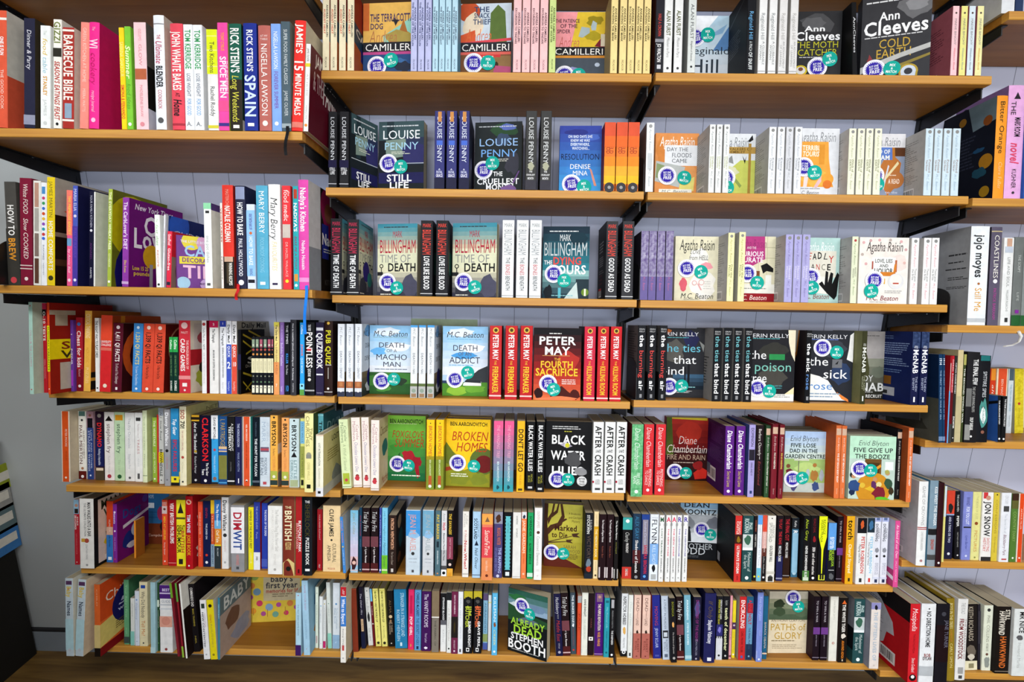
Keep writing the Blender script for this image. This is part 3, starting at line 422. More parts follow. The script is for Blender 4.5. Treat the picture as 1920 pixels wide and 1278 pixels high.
 ('novel','white paperback with olive lettering, twelfth from left',904.5,0,18,161.8,126,0,0,0,'e9ead0','o|5|8a8a88|45~Agatha Raisin|9|44|a8a888|30|it~Witch of|46|66|6a6a3a|28||14~DEATH|47|64|6a6a3a|26||-20~M.C. Beaton|68|92|a8a888|30|it','r 0 0 100 100 b0b0ae;l 12 12 74 46 14 8a8a88;l 12 62 74 16 6 8a8a88;k 40 84 36 13','b',0),
 ('novel','white paperback with olive lettering, thirteenth from left',925.8,0,18,162,126,0,0,0,'e9ead0','o|5|8a8a88|45~Agatha Raisin|9|44|a8a888|30|it~Witch of|46|66|6a6a3a|28||14~DEATH|47|64|6a6a3a|26||-20~M.C. Beaton|68|92|a8a888|30|it','r 0 0 100 100 b0b0ae;l 12 12 74 46 14 8a8a88;l 12 62 74 16 6 8a8a88;k 40 84 36 13','b',0),
 ('novel','white paperback with olive lettering, fourteenth from left',946.5,0,18,162.3,126,0,0,0,'e9ead0','o|5|8a8a88|45~Agatha Raisin|9|44|a8a888|30|it~Witch of|46|66|6a6a3a|28||14~DEATH|47|64|6a6a3a|26||-20~M.C. Beaton|68|92|a8a888|30|it','r 0 0 100 100 b0b0ae;l 12 12 74 46 14 8a8a88;l 12 62 74 16 6 8a8a88;k 40 84 36 13','b',0),
 ('novel','white paperback with olive lettering, fifteenth from left',967.8,0,18,162.5,126,0,0,0,'e9ead0','o|5|8a8a88|45~Agatha Raisin|9|44|a8a888|30|it~Witch of|46|66|6a6a3a|28||14~DEATH|47|64|6a6a3a|26||-20~M.C. Beaton|68|92|a8a888|30|it','r 0 0 100 100 b0b0ae;l 12 12 74 46 14 8a8a88;l 12 62 74 16 6 8a8a88;k 40 84 36 13','b',0),
 ('display_paperback','outward-facing white paperback with brown hair and scissors, sixteenth from left',978,62,113,174,20,0,0,0,'dcdadc','','V 92 0 0 0;r 0 0 100 22 dcdadc;r 0 22 100 78 8a94a8;b 40 22 60 80 b87034 3;r 60 22 40 14 5a3620;t 4 4 84 16 8a8c90 i Agatha Raisin;t 40 16 24 4 aaacb0 - AND THE;p 5a7ac0 0 22 70 22 72 42 0 42;t 4 25 62 7 f0f0ec b WIZARD OF;t 4 34 62 8 f0f0ec b EVESHAM;p b8742c 70 22 76 22 78 40 72 44;c 78 74 22 b4703c;l 60 66 24 3 1 e8d8c0;t 64 72 26 8 f0dcc8 b A READ;p d4d4d8 50 88 62 50 65 52 54 90;p e4d4a4 56 70 84 44 87 48 58 74;t 58 92 28 4 d8dcec - to die','f',(32, 62, 38, 75)),
 ('novel','white paperback with sky blue lettering, seventeenth from left',1092.5,0,19.7,163.9,126,0,0,0,'c9dbe4','o|5|8a8a88|45~Agatha Raisin|9|44|9ab0c4|30|it~Potted|46|66|a08a84|28||14~Gardener|47|64|a08a84|26||-20~M.C. Beaton|68|92|9ab0c4|30|it','r 0 0 100 100 b0b0ae;l 12 12 74 46 14 8a8a88;l 12 62 74 16 6 8a8a88;k 40 84 36 13','b',0),
 ('novel','white paperback with sky blue lettering, eighteenth from left',1114.8,0,19.7,164.2,126,0,0,0,'c9dbe4','o|5|8a8a88|45~Agatha Raisin|9|44|9ab0c4|30|it~Potted|46|66|a08a84|28||14~Gardener|47|64|a08a84|26||-20~M.C. Beaton|68|92|9ab0c4|30|it','r 0 0 100 100 b0b0ae;l 12 12 74 46 14 8a8a88;l 12 62 74 16 6 8a8a88;k 40 84 36 13','b',0),
 ('novel','white paperback with sky blue lettering, nineteenth from left',1137.1,0,19.7,164.5,126,0,0,0,'c9dbe4','o|5|8a8a88|45~Agatha Raisin|9|44|9ab0c4|30|it~Potted|46|66|a08a84|28||14~Gardener|47|64|a08a84|26||-20~M.C. Beaton|68|92|9ab0c4|30|it','r 0 0 100 100 b0b0ae;l 12 12 74 46 14 8a8a88;l 12 62 74 16 6 8a8a88;k 40 84 36 13','b',0),
 ('novel','white paperback with sky blue lettering, twentieth from left',1159.4,0,19.7,164.7,126,0,0,0,'c9dbe4','o|5|8a8a88|45~Agatha Raisin|9|44|9ab0c4|30|it~Potted|46|66|a08a84|28||14~Gardener|47|64|a08a84|26||-20~M.C. Beaton|68|92|9ab0c4|30|it','r 0 0 100 100 b0b0ae;l 12 12 74 46 14 8a8a88;l 12 62 74 16 6 8a8a88;k 40 84 36 13','b',0),
 ],
 'C3': [
 ('novel','black paperback with white lettering, first from left',-405.2,0,30.6,199.4,126,0,0,0,'242427','MARK|4|9|c03050|70|h~BILLINGHAM|12|45|c03050|70~TIME OF DEATH|47|91|f0f0f0|46|b~=|96|97|c8c8c8','g 0 0 100 34 3f8a9c c8b89c 6;r 0 34 100 66 d8d8b8;g 0 60 100 40 d8d4b4 3a3a48 6;b 0 72 60 30 33333c 2;b 56 66 50 36 4a4a5c 4;l 16 4 70 3 1 3a3a3c;t 38 9 24 10 a8243c - MARK;t 5 20 92 20 a8243c - BILLINGHAM;t 6 41 78 12 8c8c88 - TIME OF;t 26 53 72 12 1e1e20 b DEATH;c 10 58 5 222224;c 10 58 3 d8d4b4;r 9 60 2 18 222224;r 0 66 14 5 222224;l 8 96 40 3 1 e4e0d0','b',0),
 ('novel','black paperback with white lettering, second from left',-361.4,0,31,197.7,126,0,0,0,'242427','MARK|4|9|c03050|70|h~BILLINGHAM|12|45|c03050|70~TIME OF DEATH|47|91|f0f0f0|46|b~=|96|97|c8c8c8','g 0 0 100 34 3f8a9c c8b89c 6;r 0 34 100 66 d8d8b8;g 0 60 100 40 d8d4b4 3a3a48 6;b 0 72 60 30 33333c 2;b 56 66 50 36 4a4a5c 4;l 16 4 70 3 1 3a3a3c;t 38 9 24 10 a8243c - MARK;t 5 20 92 20 a8243c - BILLINGHAM;t 6 41 78 12 8c8c88 - TIME OF;t 26 53 72 12 1e1e20 b DEATH;c 10 58 5 222224;c 10 58 3 d8d4b4;r 9 60 2 18 222224;r 0 66 14 5 222224;l 8 96 40 3 1 e4e0d0;c 50 66 22 2c2070;c 74 76 16 1f7a70','b',0),
 ('display_paperback','outward-facing cream paperback, crimson lettering, standing first of two alike, third from left',-298.4,50,114,198,30,0,9,0,'d4d4b8','','V 100 0 0 0;g 0 0 100 34 3f8a9c c8b89c 6;r 0 34 100 66 d8d8b8;g 0 60 100 40 d8d4b4 3a3a48 6;b 0 72 60 30 33333c 2;b 56 66 50 36 4a4a5c 4;l 16 4 70 3 1 3a3a3c;t 38 9 24 10 a8243c - MARK;t 5 20 92 20 a8243c - BILLINGHAM;t 6 41 78 12 8c8c88 - TIME OF;t 26 53 72 12 1e1e20 b DEATH;c 10 58 5 222224;c 10 58 3 d8d4b4;r 9 60 2 18 222224;r 0 66 14 5 222224;l 8 96 40 3 1 e4e0d0','f',(26, 80, 50, 88)),
 ('novel','black paperback with white lettering, fourth from left',-167.6,0,31.8,197.5,126,0,0,0,'242427','MARK|4|9|e0483a|70|h~BILLINGHAM|12|45|e0483a|70~LOVE LIKE BLOOD|47|91|f4f4f4|46|b~=|96|97|c8c8c8','r 0 0 100 100 15161a;r 20 40 60 30 1f5a50','b',0),
 ('novel','black paperback with white lettering, fifth from left',-127.3,0,31.8,198.1,126,0,0,0,'242427','MARK|4|9|e0483a|70|h~BILLINGHAM|12|45|e0483a|70~LOVE LIKE BLOOD|47|91|f4f4f4|46|b~=|96|97|c8c8c8','r 0 0 100 100 15161a;r 20 40 60 30 1f5a50','b',0),
 ('display_paperback','outward-facing cream paperback, crimson lettering, standing second of two alike, sixth from left',-89.5,30,121,199,30,0,8,0,'d4d4b8','','V 100 0 0 0;g 0 0 100 34 3f8a9c c8b89c 6;r 0 34 100 66 d8d8b8;g 0 60 100 40 d8d4b4 3a3a48 6;b 0 72 60 30 33333c 2;b 56 66 50 36 4a4a5c 4;l 16 4 70 3 1 3a3a3c;t 38 9 24 10 a8243c - MARK;t 5 20 92 20 a8243c - BILLINGHAM;t 6 41 78 12 8c8c88 - TIME OF;t 26 53 72 12 1e1e20 b DEATH;c 10 58 5 222224;c 10 58 3 d8d4b4;r 9 60 2 18 222224;r 0 66 14 5 222224;l 8 96 40 3 1 e4e0d0','f',(26, 79, 52, 86)),
 ('novel','white paperback with grey lettering, seventh from left',46.1,0,30.8,201.4,126,0,0,0,'e6e8e8','MARK|4|9|8a8c8e|70|h~BILLINGHAM|12|45|9a9c9e|68~THE|48|56|333|34~BONES|57|71|c0383c|36~BENEATH|72|91|2c2c2e|36~=|97|98|a8a8a8','r 0 0 100 60 b8bcbc;r 0 55 100 20 a83028;r 0 75 100 25 1c1c20','b',0),
 ('novel','white paperback with grey lettering, eighth from left',83.4,0,30.8,201.9,126,0,0,0,'e6e8e8','MARK|4|9|8a8c8e|70|h~BILLINGHAM|12|45|9a9c9e|68~THE|48|56|333|34~BONES|57|71|c0383c|36~BENEATH|72|91|2c2c2e|36~=|97|98|a8a8a8','r 0 0 100 60 b8bcbc;r 0 55 100 20 a83028;r 0 75 100 25 1c1c20','b',0),
 ('novel','white paperback with grey lettering, ninth from left',117.9,0,30.7,202.4,126,0,0,0,'e6e8e8','MARK|4|9|8a8c8e|70|h~BILLINGHAM|12|45|9a9c9e|68~THE|48|56|333|34~BONES|57|71|c0383c|36~BENEATH|72|91|2c2c2e|36~=|97|98|a8a8a8','r 0 0 100 60 b8bcbc;r 0 55 100 20 a83028;r 0 75 100 25 1c1c20','b',0),
 ('display_paperback','outward-facing teal night street paperback with grey lettering, tenth from left',155.1,55,126,198,30,0,4,0,'1c4450','','V 100 0 0 0;g 0 0 100 60 1a2e3c 2c7c88 6;g 0 60 100 40 8ab8b4 1c3440 5;b 50 4 50 24 15323e 3;r 72 72 28 28 24343c;b 0 78 26 24 151c22 2;p c8d8d4 46 100 74 76 78 100;l 14 6 70 3 1 e4e8e8;t 36 10 24 10 d8dcdc - MARK;t 2 20 94 20 c4cccc - BILLINGHAM;t 3 46 18 6 f0f0f0 b THE;t 22 41 62 11 e04c44 b DYING;t 14 52 80 13 f4f4f4 b HOURS;r 34 84 6 14 5ab4c0;c 92 90 8 6a8a2c;r 90 85 4 10 e8e8d0;l 20 94 50 3 1 8ac0c4','f',(24, 65, 47, 74)),
 ('novel','charcoal paperback with white lettering, eleventh from left',317,0,30.2,202.3,126,0,0,0,'37373a','MARK|4|9|e0483a|70|h~BILLINGHAM|12|45|e0483a|70~GOOD AS DEAD|47|91|f0f0f0|46|b~=|96|97|c8c8c8','r 0 0 100 100 100f12;l 20 22 60 16 4 8a8a8c;l 20 42 60 14 5 8a8a8c;l 20 60 60 6 2 6a6a6c;l 20 66 50 16 3 4a1418;k 15 84 34 12;r 15 84 34 3 c02a2a','b',0),
 ('novel','charcoal paperback with white lettering, twelfth from left',359.2,0,30.1,202.9,126,0,0,0,'37373a','MARK|4|9|e0483a|70|h~BILLINGHAM|12|45|e0483a|70~GOOD AS DEAD|47|91|f0f0f0|46|b~=|96|97|c8c8c8','r 0 0 100 100 100f12;l 20 22 60 16 4 8a8a8c;l 20 42 60 14 5 8a8a8c;l 20 60 60 6 2 6a6a6c;l 20 66 50 16 3 4a1418;k 15 84 34 12;r 15 84 34 3 c02a2a','b',0),
 ],
 'R3': [
 ('novel','purple paperback with lilac lettering, first from left',408,0,19.5,178.9,126,0,0,0,'857da4','N:9a94b0,6a5a8a~=|66|100|6a5f94~HELL|32|40|d8d4e4|26~AGATHA RAISIN|5|28|b8b0cc|22~M.C. Beaton|66|86|c46a8c|32|it','r 0 0 100 100 2a2630','b',0),
 ('novel','purple paperback with lilac lettering, second from left',428.9,0,19.5,179.2,126,0,0,0,'857da4','N:9a94b0,6a5a8a~=|66|100|6a5f94~HELL|32|40|d8d4e4|26~AGATHA RAISIN|5|28|b8b0cc|22~M.C. Beaton|66|86|c46a8c|32|it','r 0 0 100 100 2a2630','b',0),
 ('novel','purple paperback with lilac lettering, third from left',450.6,0,19.4,179.5,126,0,0,0,'857da4','N:9a94b0,6a5a8a~=|66|100|6a5f94~HELL|32|40|d8d4e4|26~AGATHA RAISIN|5|28|b8b0cc|22~M.C. Beaton|66|86|c46a8c|32|it','r 0 0 100 100 2a2630','b',0),
 ('novel','purple paperback with lilac lettering, fourth from left',472.4,0,19.4,179.8,126,0,0,0,'857da4','N:9a94b0,6a5a8a~=|66|100|6a5f94~HELL|32|40|d8d4e4|26~AGATHA RAISIN|5|28|b8b0cc|22~M.C. Beaton|66|86|c46a8c|32|it','r 0 0 100 100 2a2630','b',0),
 ('display_paperback','outward-facing cream paperback with pink parcel bow, fifth from left',516.4,62,118,178,22,0,0,0,'e2dcbc','','r 0 0 100 100 e0dabc;b 25 16 60 40 f0eee4 3;b 30 50 70 50 eeeae0 5;t 10 3 80 18 3a3834 i Agatha Raisin;t 38 14 24 4 c4bca0 - AND THE;t 34 20 24 7 4a4844 i LOVE;t 32 28 44 8 4a4844 i from HELL;b 58 38 32 14 ec9ca4 2;b 8 60 24 26 d8606c 3;c 46 71 6 d8a8a4;c 62 70 7 d8a8a4;c 46 71 4 eeeae0;c 62 70 5 eeeae0;p d8a0a0 52 72 56 72 64 82 60 82;l 66 68 20 14 4 d0ccc4;t 14 86 76 9 3a3834 i M.C. Beaton;l 22 96 50 2 1 a8a494','f',(27, 49, 60, 54)),
 ('novel','cream paperback with olive lettering, sixth from left',633.3,0,17.1,177.4,126,0,0,0,'ebe8b0','o|5|8a8a88|45~Agatha Raisin|9|44|a8a464|30|it~Day the|46|66|6a6a3a|28||14~Floods|47|64|6a6a3a|26||-20~M.C. Beaton|68|92|a8a464|30|it','r 0 0 100 100 b0b0ae;l 12 12 74 46 14 8a8a88;l 12 62 74 16 6 8a8a88;k 40 84 36 13','b',0),
 ('novel','cream paperback with olive lettering, seventh from left',661.5,0,17.1,179.6,126,0,0,0,'ebe8b0','o|5|8a8a88|45~Agatha Raisin|9|44|a8a464|30|it~Day the|46|66|6a6a3a|28||14~Floods|47|64|6a6a3a|26||-20~M.C. Beaton|68|92|a8a464|30|it','r 0 0 100 100 b0b0ae;l 12 12 74 46 14 8a8a88;l 12 62 74 16 6 8a8a88;k 40 84 36 13','b',0),
 ('display_paperback','outward-facing cream paperback with magenta banner, eighth from left',669,50,113,178,20,0,0,0,'d8d0b0','','r 0 0 100 100 d8d2b4;r 60 0 1 100 b8b290;r 0 16 100 1 b8b290;r 0 32 100 1 b8b290;r 80 0 1 60 b8b290;p b03a7a 0 0 74 0 76 34 42 46 0 40;t 4 3 74 14 8a2a64 it Agatha Raisin;t 32 15 22 4 f0e0e8 - AND THE;t 14 22 58 8 f4e4ec b CURIOUS;t 14 31 58 8 f4e4ec b CURATE;r 40 52 24 18 7a4a2c;r 78 58 14 14 e8e8e0;p 141414 66 44 80 40 96 48 96 54 80 52 72 56;r 0 72 100 14 e4e2d8;l 24 78 60 3 1 8a8a84;r 0 86 100 14 8e1a24;t 8 88 74 8 f0dcd4 i M.C. Beaton','f',(34, 56, 58, 70)),
 ('novel','lilac paperback with purple lettering, ninth from left',781.8,0,20.2,174.9,126,0,0,0,'aaa6d4','o|5|8a8a88|45~Agatha Raisin|9|44|7a70a8|30|it~Haunted|46|66|e4e0f0|28||14~House|47|64|e4e0f0|26||-20~M.C. Beaton|68|92|7a70a8|30|it','r 0 0 100 100 b0b0ae;l 12 12 74 46 14 8a8a88;l 12 62 74 16 6 8a8a88;k 40 84 36 13','b',0),
 ('novel','lilac paperback with purple lettering, tenth from left',803.9,0,20.2,175.2,126,0,0,0,'aaa6d4','o|5|8a8a88|45~Agatha Raisin|9|44|7a70a8|30|it~Haunted|46|66|e4e0f0|28||14~House|47|64|e4e0f0|26||-20~M.C. Beaton|68|92|7a70a8|30|it','r 0 0 100 100 b0b0ae;l 12 12 74 46 14 8a8a88;l 12 62 74 16 6 8a8a88;k 40 84 36 13','b',0),
 ('novel','lilac paperback with purple lettering, eleventh from left',825.5,0,20.2,175.5,126,0,0,0,'aaa6d4','o|5|8a8a88|45~Agatha Raisin|9|44|7a70a8|30|it~Haunted|46|66|e4e0f0|28||14~House|47|64|e4e0f0|26||-20~M.C. Beaton|68|92|7a70a8|30|it','r 0 0 100 100 b0b0ae;l 12 12 74 46 14 8a8a88;l 12 62 74 16 6 8a8a88;k 40 84 36 13','b',0),
 ('display_paperback','outward-facing mint paperback with cut-out letters and black hand, twelfth from left',839,45,112,176,20,0,0,0,'b4d4cc','','r 0 0 100 100 aecfc8;t 12 5 74 16 e8f0ec i Agatha Raisin;t 36 16 22 4 d4e4e0 - AND THE;r 10 20 82 40 dcd8c8;t 12 22 10 11 222 b D;t 22 22 10 11 c84a3a i E;t 36 23 9 10 222 b A;t 47 21 11 11 222 b D;t 60 22 11 11 333 i L;t 74 26 12 12 c02a2a - Y;t 18 38 11 10 222 - D;t 32 39 10 10 222 - A;t 44 39 10 10 c02a2a - N;t 57 39 10 10 6a6a5a - C;t 70 39 10 10 222 b E;p e4e2d8 10 56 84 60 78 86 10 82;p 121212 52 70 60 66 66 72 68 50 74 52 74 68 80 52 86 54 84 70 96 52 100 56 96 88 90 94 72 84;l 20 66 20 3 1 6a6a60;t 8 84 70 9 8a4a44 i M.C. Beaton','f',(33, 60, 36, 76)),
 ('novel','cream paperback with green lettering, thirteenth from left',952.9,0,16.5,172.4,126,0,0,0,'dde2c4','o|6|b04a4a|40~Agatha Raisin|10|42|7a8a5a|28|it~PERFECT|46|60|7a7a6a|22||14~PARAGON|48|62|7a7a6a|22||-16~M.C. Beaton|64|88|8a9a6a|28|it','r 0 0 100 100 b0b0ae;l 12 12 74 46 14 8a8a88;l 12 62 74 16 6 8a8a88;k 40 84 36 13','b',0),
 ('display_paperback','outward-facing white paperback with ashtray drawing, fourteenth from left',976.5,6,127,172,26,0,0,0,'e4dfd6','','r 0 0 100 100 e6e2da;b 4 2 90 40 eadfd6 2;b 60 24 40 30 e4d4cc 4;c 8 8 3 d8a8a8;c 22 5 3 c8a0a0;c 40 4 3 d8a8a8;c 62 4 3 b8a8a0;c 84 6 3 d8a8a8;c 94 18 3 c8a0a0;c 6 26 3 b8a8a0;c 14 40 3 d8a8a8;c 92 38 3 d8b0a8;t 14 5 74 16 4a4644 i Agatha Raisin;l 42 14 18 3 2 a8a4a0;r 26 30 48 24 e8ece8;t 32 32 36 6 5a5654 b LOVE, LIES;t 42 40 18 5 5a5654 b AND;t 31 46 38 8 3a3634 b LIQUOR;r 26 36 3 12 a8584c;r 73 34 4 18 b0603c;p cf7c2c 44 52 70 52 72 40 76 40 74 58 44 58;c 76 66 16 d8d8d8;c 76 64 12 e6e2da;r 50 62 4 8 d8a440;r 70 68 12 2 b84a3c;l 54 80 36 5 2 a8a4a0;t 16 87 66 8 8a3a40 i M.C. Beaton;l 24 97 50 2 1 a8a4a0','f',(32, 65, 26, 81)),
 ('novel','white paperback with pink lettering, fifteenth from left',1105.8,0,19.7,170.8,126,0,0,0,'ecebe9','o|5|8a8a88|45~Agatha Raisin|9|44|d8788c|30|it~There goes|46|66|8a8a88|28||14~the Bride|47|64|8a8a88|26||-20~M.C. Beaton|68|92|d8788c|30|it','r 0 0 100 100 c2c0be;c 60 40 20 aaa8a6;c 60 40 18 c2c0be;l 20 80 60 6 2 9a9896','b',0),
 ('novel','white paperback with pink lettering, sixteenth from left',1137.1,0,19.7,171.3,126,0,0,0,'ecebe9','o|5|8a8a88|45~Agatha Raisin|9|44|d8788c|30|it~There goes|46|66|8a8a88|28||14~the Bride|47|64|8a8a88|26||-20~M.C. Beaton|68|92|d8788c|30|it','r 0 0 100 100 c2c0be;c 60 40 20 aaa8a6;c 60 40 18 c2c0be;l 20 80 60 6 2 9a9896','b',0),
 ('novel','white paperback with pink lettering, seventeenth from left',1157.7,0,19.6,171.6,126,0,0,0,'ecebe9','o|5|8a8a88|45~Agatha Raisin|9|44|d8788c|30|it~There goes|46|66|8a8a88|28||14~the Bride|47|64|8a8a88|26||-20~M.C. Beaton|68|92|d8788c|30|it','r 0 0 100 100 c2c0be;c 60 40 20 aaa8a6;c 60 40 18 c2c0be;l 20 80 60 6 2 9a9896','b',0),
 ],
 'C4': [
 ('novel','white paperback with charcoal lettering, first from left',-402.6,0,19.1,199.5,126,0,0,0,'e2e6ec','M.C. Beaton|4|29|4a4c50|34|it~DEATH|37|53|5a5c60|30~OF A|54|59|8a8c90|14~DENTIST|60|75|6a6c70|30~=|79|88|a4603c~[|80|86|b87a4c|50~=|88|93|d0d4d8~=|93|100|34384a~o|92|e4e4e8|40','r 0 0 100 66 c4ccd4;b 10 0 60 20 6a9cc8 2;g 0 66 100 34 6a5a3c 2c3434 4;t 8 8 84 9 2a2c30 i M.C. Beaton;t 24 26 52 7 2a2c30 - DEATH;t 20 44 60 7 2a2c30 - DENTIST;b 20 80 60 16 c8ccd0 3;c 58 76 22 24206a','b',0),
 ('novel','white paperback with charcoal lettering, second from left',-378.6,0,19.1,199.9,126,0,0,0,'e2e6ec','M.C. Beaton|4|29|4a4c50|34|it~DEATH|37|53|5a5c60|30~OF A|54|59|8a8c90|14~DENTIST|60|75|6a6c70|30~=|79|88|a4603c~[|80|86|b87a4c|50~=|88|93|d0d4d8~=|93|100|34384a~o|92|e4e4e8|40','r 0 0 100 66 c4ccd4;b 10 0 60 20 6a9cc8 2;g 0 66 100 34 6a5a3c 2c3434 4;t 8 8 84 9 2a2c30 i M.C. Beaton;t 24 26 52 7 2a2c30 - DEATH;t 20 44 60 7 2a2c30 - DENTIST;b 20 80 60 16 c8ccd0 3;c 58 76 22 24206a','b',0),
 ('novel','white paperback with charcoal lettering, third from left',-355,0,19.1,200.3,126,0,0,0,'e2e6ec','M.C. Beaton|4|29|4a4c50|34|it~DEATH|37|53|5a5c60|30~OF A|54|59|8a8c90|14~DENTIST|60|75|6a6c70|30~=|79|88|a4603c~[|80|86|b87a4c|50~=|88|93|d0d4d8~=|93|100|34384a~o|92|e4e4e8|40','r 0 0 100 66 c4ccd4;b 10 0 60 20 6a9cc8 2;g 0 66 100 34 6a5a3c 2c3434 4;t 8 8 84 9 2a2c30 i M.C. Beaton;t 24 26 52 7 2a2c30 - DEATH;t 20 44 60 7 2a2c30 - DENTIST;b 20 80 60 16 c8ccd0 3;c 58 76 22 24206a','b',0),
 ('display_paperback','outward-facing blue sky paperback over dark green hills, fourth from left',-333,62,126,197,20,0,0,0,'b4d0e8','','g 0 0 100 70 8fc2e6 e4e8ee 6;b 0 2 80 14 dce6f0 3;b 30 24 70 14 eef2f6 4;b 0 30 40 16 6ab0e4 2;r 0 68 100 32 2c5a2a;p 3f7a34 0 74 40 68 100 70 100 84 0 88;b 50 74 40 14 2a3c2a 3;b 10 86 40 12 4a8a3c 5;t 8 7 78 9 35363a i M.C. Beaton;l 8 17 80 2 1 8aa;t 20 24 60 8 3a3a4a - DEATH;t 38 34 24 5 5a5a64 - OF A;t 14 41 72 9 3a3a4a - MACHO;t 30 52 42 8 3a3a4a - MAN;l 12 63 76 3 1 7a8494','f',(28, 81, 56, 78)),
 ('novel','white and pale grey paperback with charcoal lettering, fifth from left',-202.1,0,19.1,199.2,126,0,0,0,'e0e4e6','M.C. Beaton|4|29|4a4c50|34|it~DEATH|38|54|5a5c60|30~OF A|55|59|8a8c90|14~NAG|60|67|6a6c70|30~=|0|3|4a9ad8~=|80|84|5a6a3c~=|84|100|b4b4b0~o|90|8a9a8a|60~[|94|99|9a7a5a|70','r 0 0 100 66 c4ccd4;b 10 0 60 20 6a9cc8 2;g 0 66 100 34 6a5a3c 2c3434 4;t 8 8 84 9 2a2c30 i M.C. Beaton;t 24 26 52 7 2a2c30 - DEATH;t 20 44 60 7 2a2c30 - DENTIST;b 20 80 60 16 c8ccd0 3;c 58 76 22 24206a','b',0),
 ('novel','white and pale grey paperback with charcoal lettering, sixth from left',-179.6,0,19.1,199.5,126,0,0,0,'e0e4e6','M.C. Beaton|4|29|4a4c50|34|it~DEATH|38|54|5a5c60|30~OF A|55|59|8a8c90|14~NAG|60|67|6a6c70|30~=|0|3|4a9ad8~=|80|84|5a6a3c~=|84|100|b4b4b0~o|90|8a9a8a|60~[|94|99|9a7a5a|70','r 0 0 100 66 c4ccd4;b 10 0 60 20 6a9cc8 2;g 0 66 100 34 6a5a3c 2c3434 4;t 8 8 84 9 2a2c30 i M.C. Beaton;t 24 26 52 7 2a2c30 - DEATH;t 20 44 60 7 2a2c30 - DENTIST;b 20 80 60 16 c8ccd0 3;c 58 76 22 24206a','b',0),
 ('novel','white and pale grey paperback with charcoal lettering, seventh from left',-156.1,0,19.1,199.9,126,0,0,0,'e0e4e6','M.C. Beaton|4|29|4a4c50|34|it~DEATH|38|54|5a5c60|30~OF A|55|59|8a8c90|14~NAG|60|67|6a6c70|30~=|0|3|4a9ad8~=|80|84|5a6a3c~=|84|100|b4b4b0~o|90|8a9a8a|60~[|94|99|9a7a5a|70','r 0 0 100 66 c4ccd4;b 10 0 60 20 6a9cc8 2;g 0 66 100 34 6a5a3c 2c3434 4;t 8 8 84 9 2a2c30 i M.C. Beaton;t 24 26 52 7 2a2c30 - DEATH;t 20 44 60 7 2a2c30 - DENTIST;b 20 80 60 16 c8ccd0 3;c 58 76 22 24206a','b',0),
 ('display_paperback','pale green book stored sideways behind the others, eighth from left',-238.9,170,205,224,18,0,0,0,'b4c4a4','','r 0 0 100 100 a8b898','f',0),
 ('display_paperback','outward-facing blue sky paperback with white cottage, ninth from left',-121.5,50,128,198,20,0,0,0,'b4d0e8','','g 0 0 100 70 8fc2e6 e4e8ee 6;b 0 2 80 14 dce6f0 3;b 30 24 70 14 eef2f6 4;b 10 36 70 12 4a98d4 6;p 34383c 50 78 80 62 100 56 100 82 50 86;r 0 80 100 20 4f8a2c;b 0 84 60 16 8ab83a 3;b 40 82 60 14 6aa434 5;p e8e8e4 46 82 52 79 86 79 86 85 46 85;p 2a2e34 48 80 54 77 84 77 86 81;p 2a3c5c 0 78 24 78 30 82 0 82;t 8 7 82 9 35363a i M.C. Beaton;l 10 18 78 2 1 6ac;t 22 26 56 9 3a3a4a - DEATH;t 34 36 30 6 5a5a64 - OF AN;t 15 43 68 10 3a3a4a - ADDICT;l 14 55 70 3 1 7ab0d8','f',(28, 76, 56, 66)),
 ('novel','red paperback with yellow lettering, tenth from left',14.3,0,33.1,201.3,126,0,0,0,'c02a2c','o|6|d8b44c|48~o|6|4a3a1c|28~PETER MAY|12|46|f4f0ec|46|b~THE|47|53|f0c03c|18~FIREMAKER|55|91|f2c234|46|b~=|94|96|e8c8c0','r 0 0 100 100 2a0c0c','b',0),
 ('novel','red paperback with yellow lettering, eleventh from left',57.1,0,33.1,202,126,0,0,0,'bc2428','o|6|d8b44c|48~o|6|4a3a1c|28~PETER MAY|12|46|f4f0ec|46|b~THE|47|53|f0c03c|18~FIREMAKER|55|91|f2c234|46|b~=|94|96|e8c8c0','r 0 0 100 100 2a0c0c','b',0),
 ('novel','red paperback with yellow lettering, twelfth from left',98.3,0,33.1,202.7,126,0,0,0,'bc2428','o|6|d8b44c|48~o|6|4a3a1c|28~PETER MAY|12|46|f4f0ec|46|b~THE|47|53|f0c03c|18~FIREMAKER|55|91|f2c234|46|b~=|94|96|e8c8c0','r 0 0 100 100 2a0c0c','b',0),
 ('display_paperback','outward-facing black and red paperback with yellow title, thirteenth from left',135.5,4,129,198,30,0,0,0,'6a1418','','g 0 0 100 56 141216 8a1c1c 6;g 0 56 100 44 a82420 d8683c 6;b 50 30 50 30 b03028 3;b 0 82 22 18 2a0f10 2;b 74 84 28 16 4a1814 4;p 4a1814 36 92 50 84 60 80 74 88 84 92 84 98 36 98;l 32 7 34 3 1 e4e0dc;t 10 11 78 12 f4f2f0 b PETER;t 22 25 54 12 f4f2f0 b MAY;r 18 38 58 0.6 d8a860;t 43 41 14 4 f0c040 - THE;t 14 45 70 10 f2c234 b FOURTH;t 4 55 90 11 f2c234 b SACRIFICE;l 60 71 34 8 3 f0dcd4;b 0 94 100 10 e07c50 5','f',(31, 77, 43, 85)),
 ('novel','red paperback with yellow lettering, fourteenth from left',272,0,30.6,203.3,126,0,0,0,'c82c44','o|6|d8b44c|46~o|6|4a3a1c|28~PETER MAY|13|44|f4f0ec|44|b~THE|46|52|f0c03c|18~KILLING ROOM|53|92|f2c234|44|b~=|95|97|e8c8c0','r 0 0 100 100 2a0c0c','b',0),
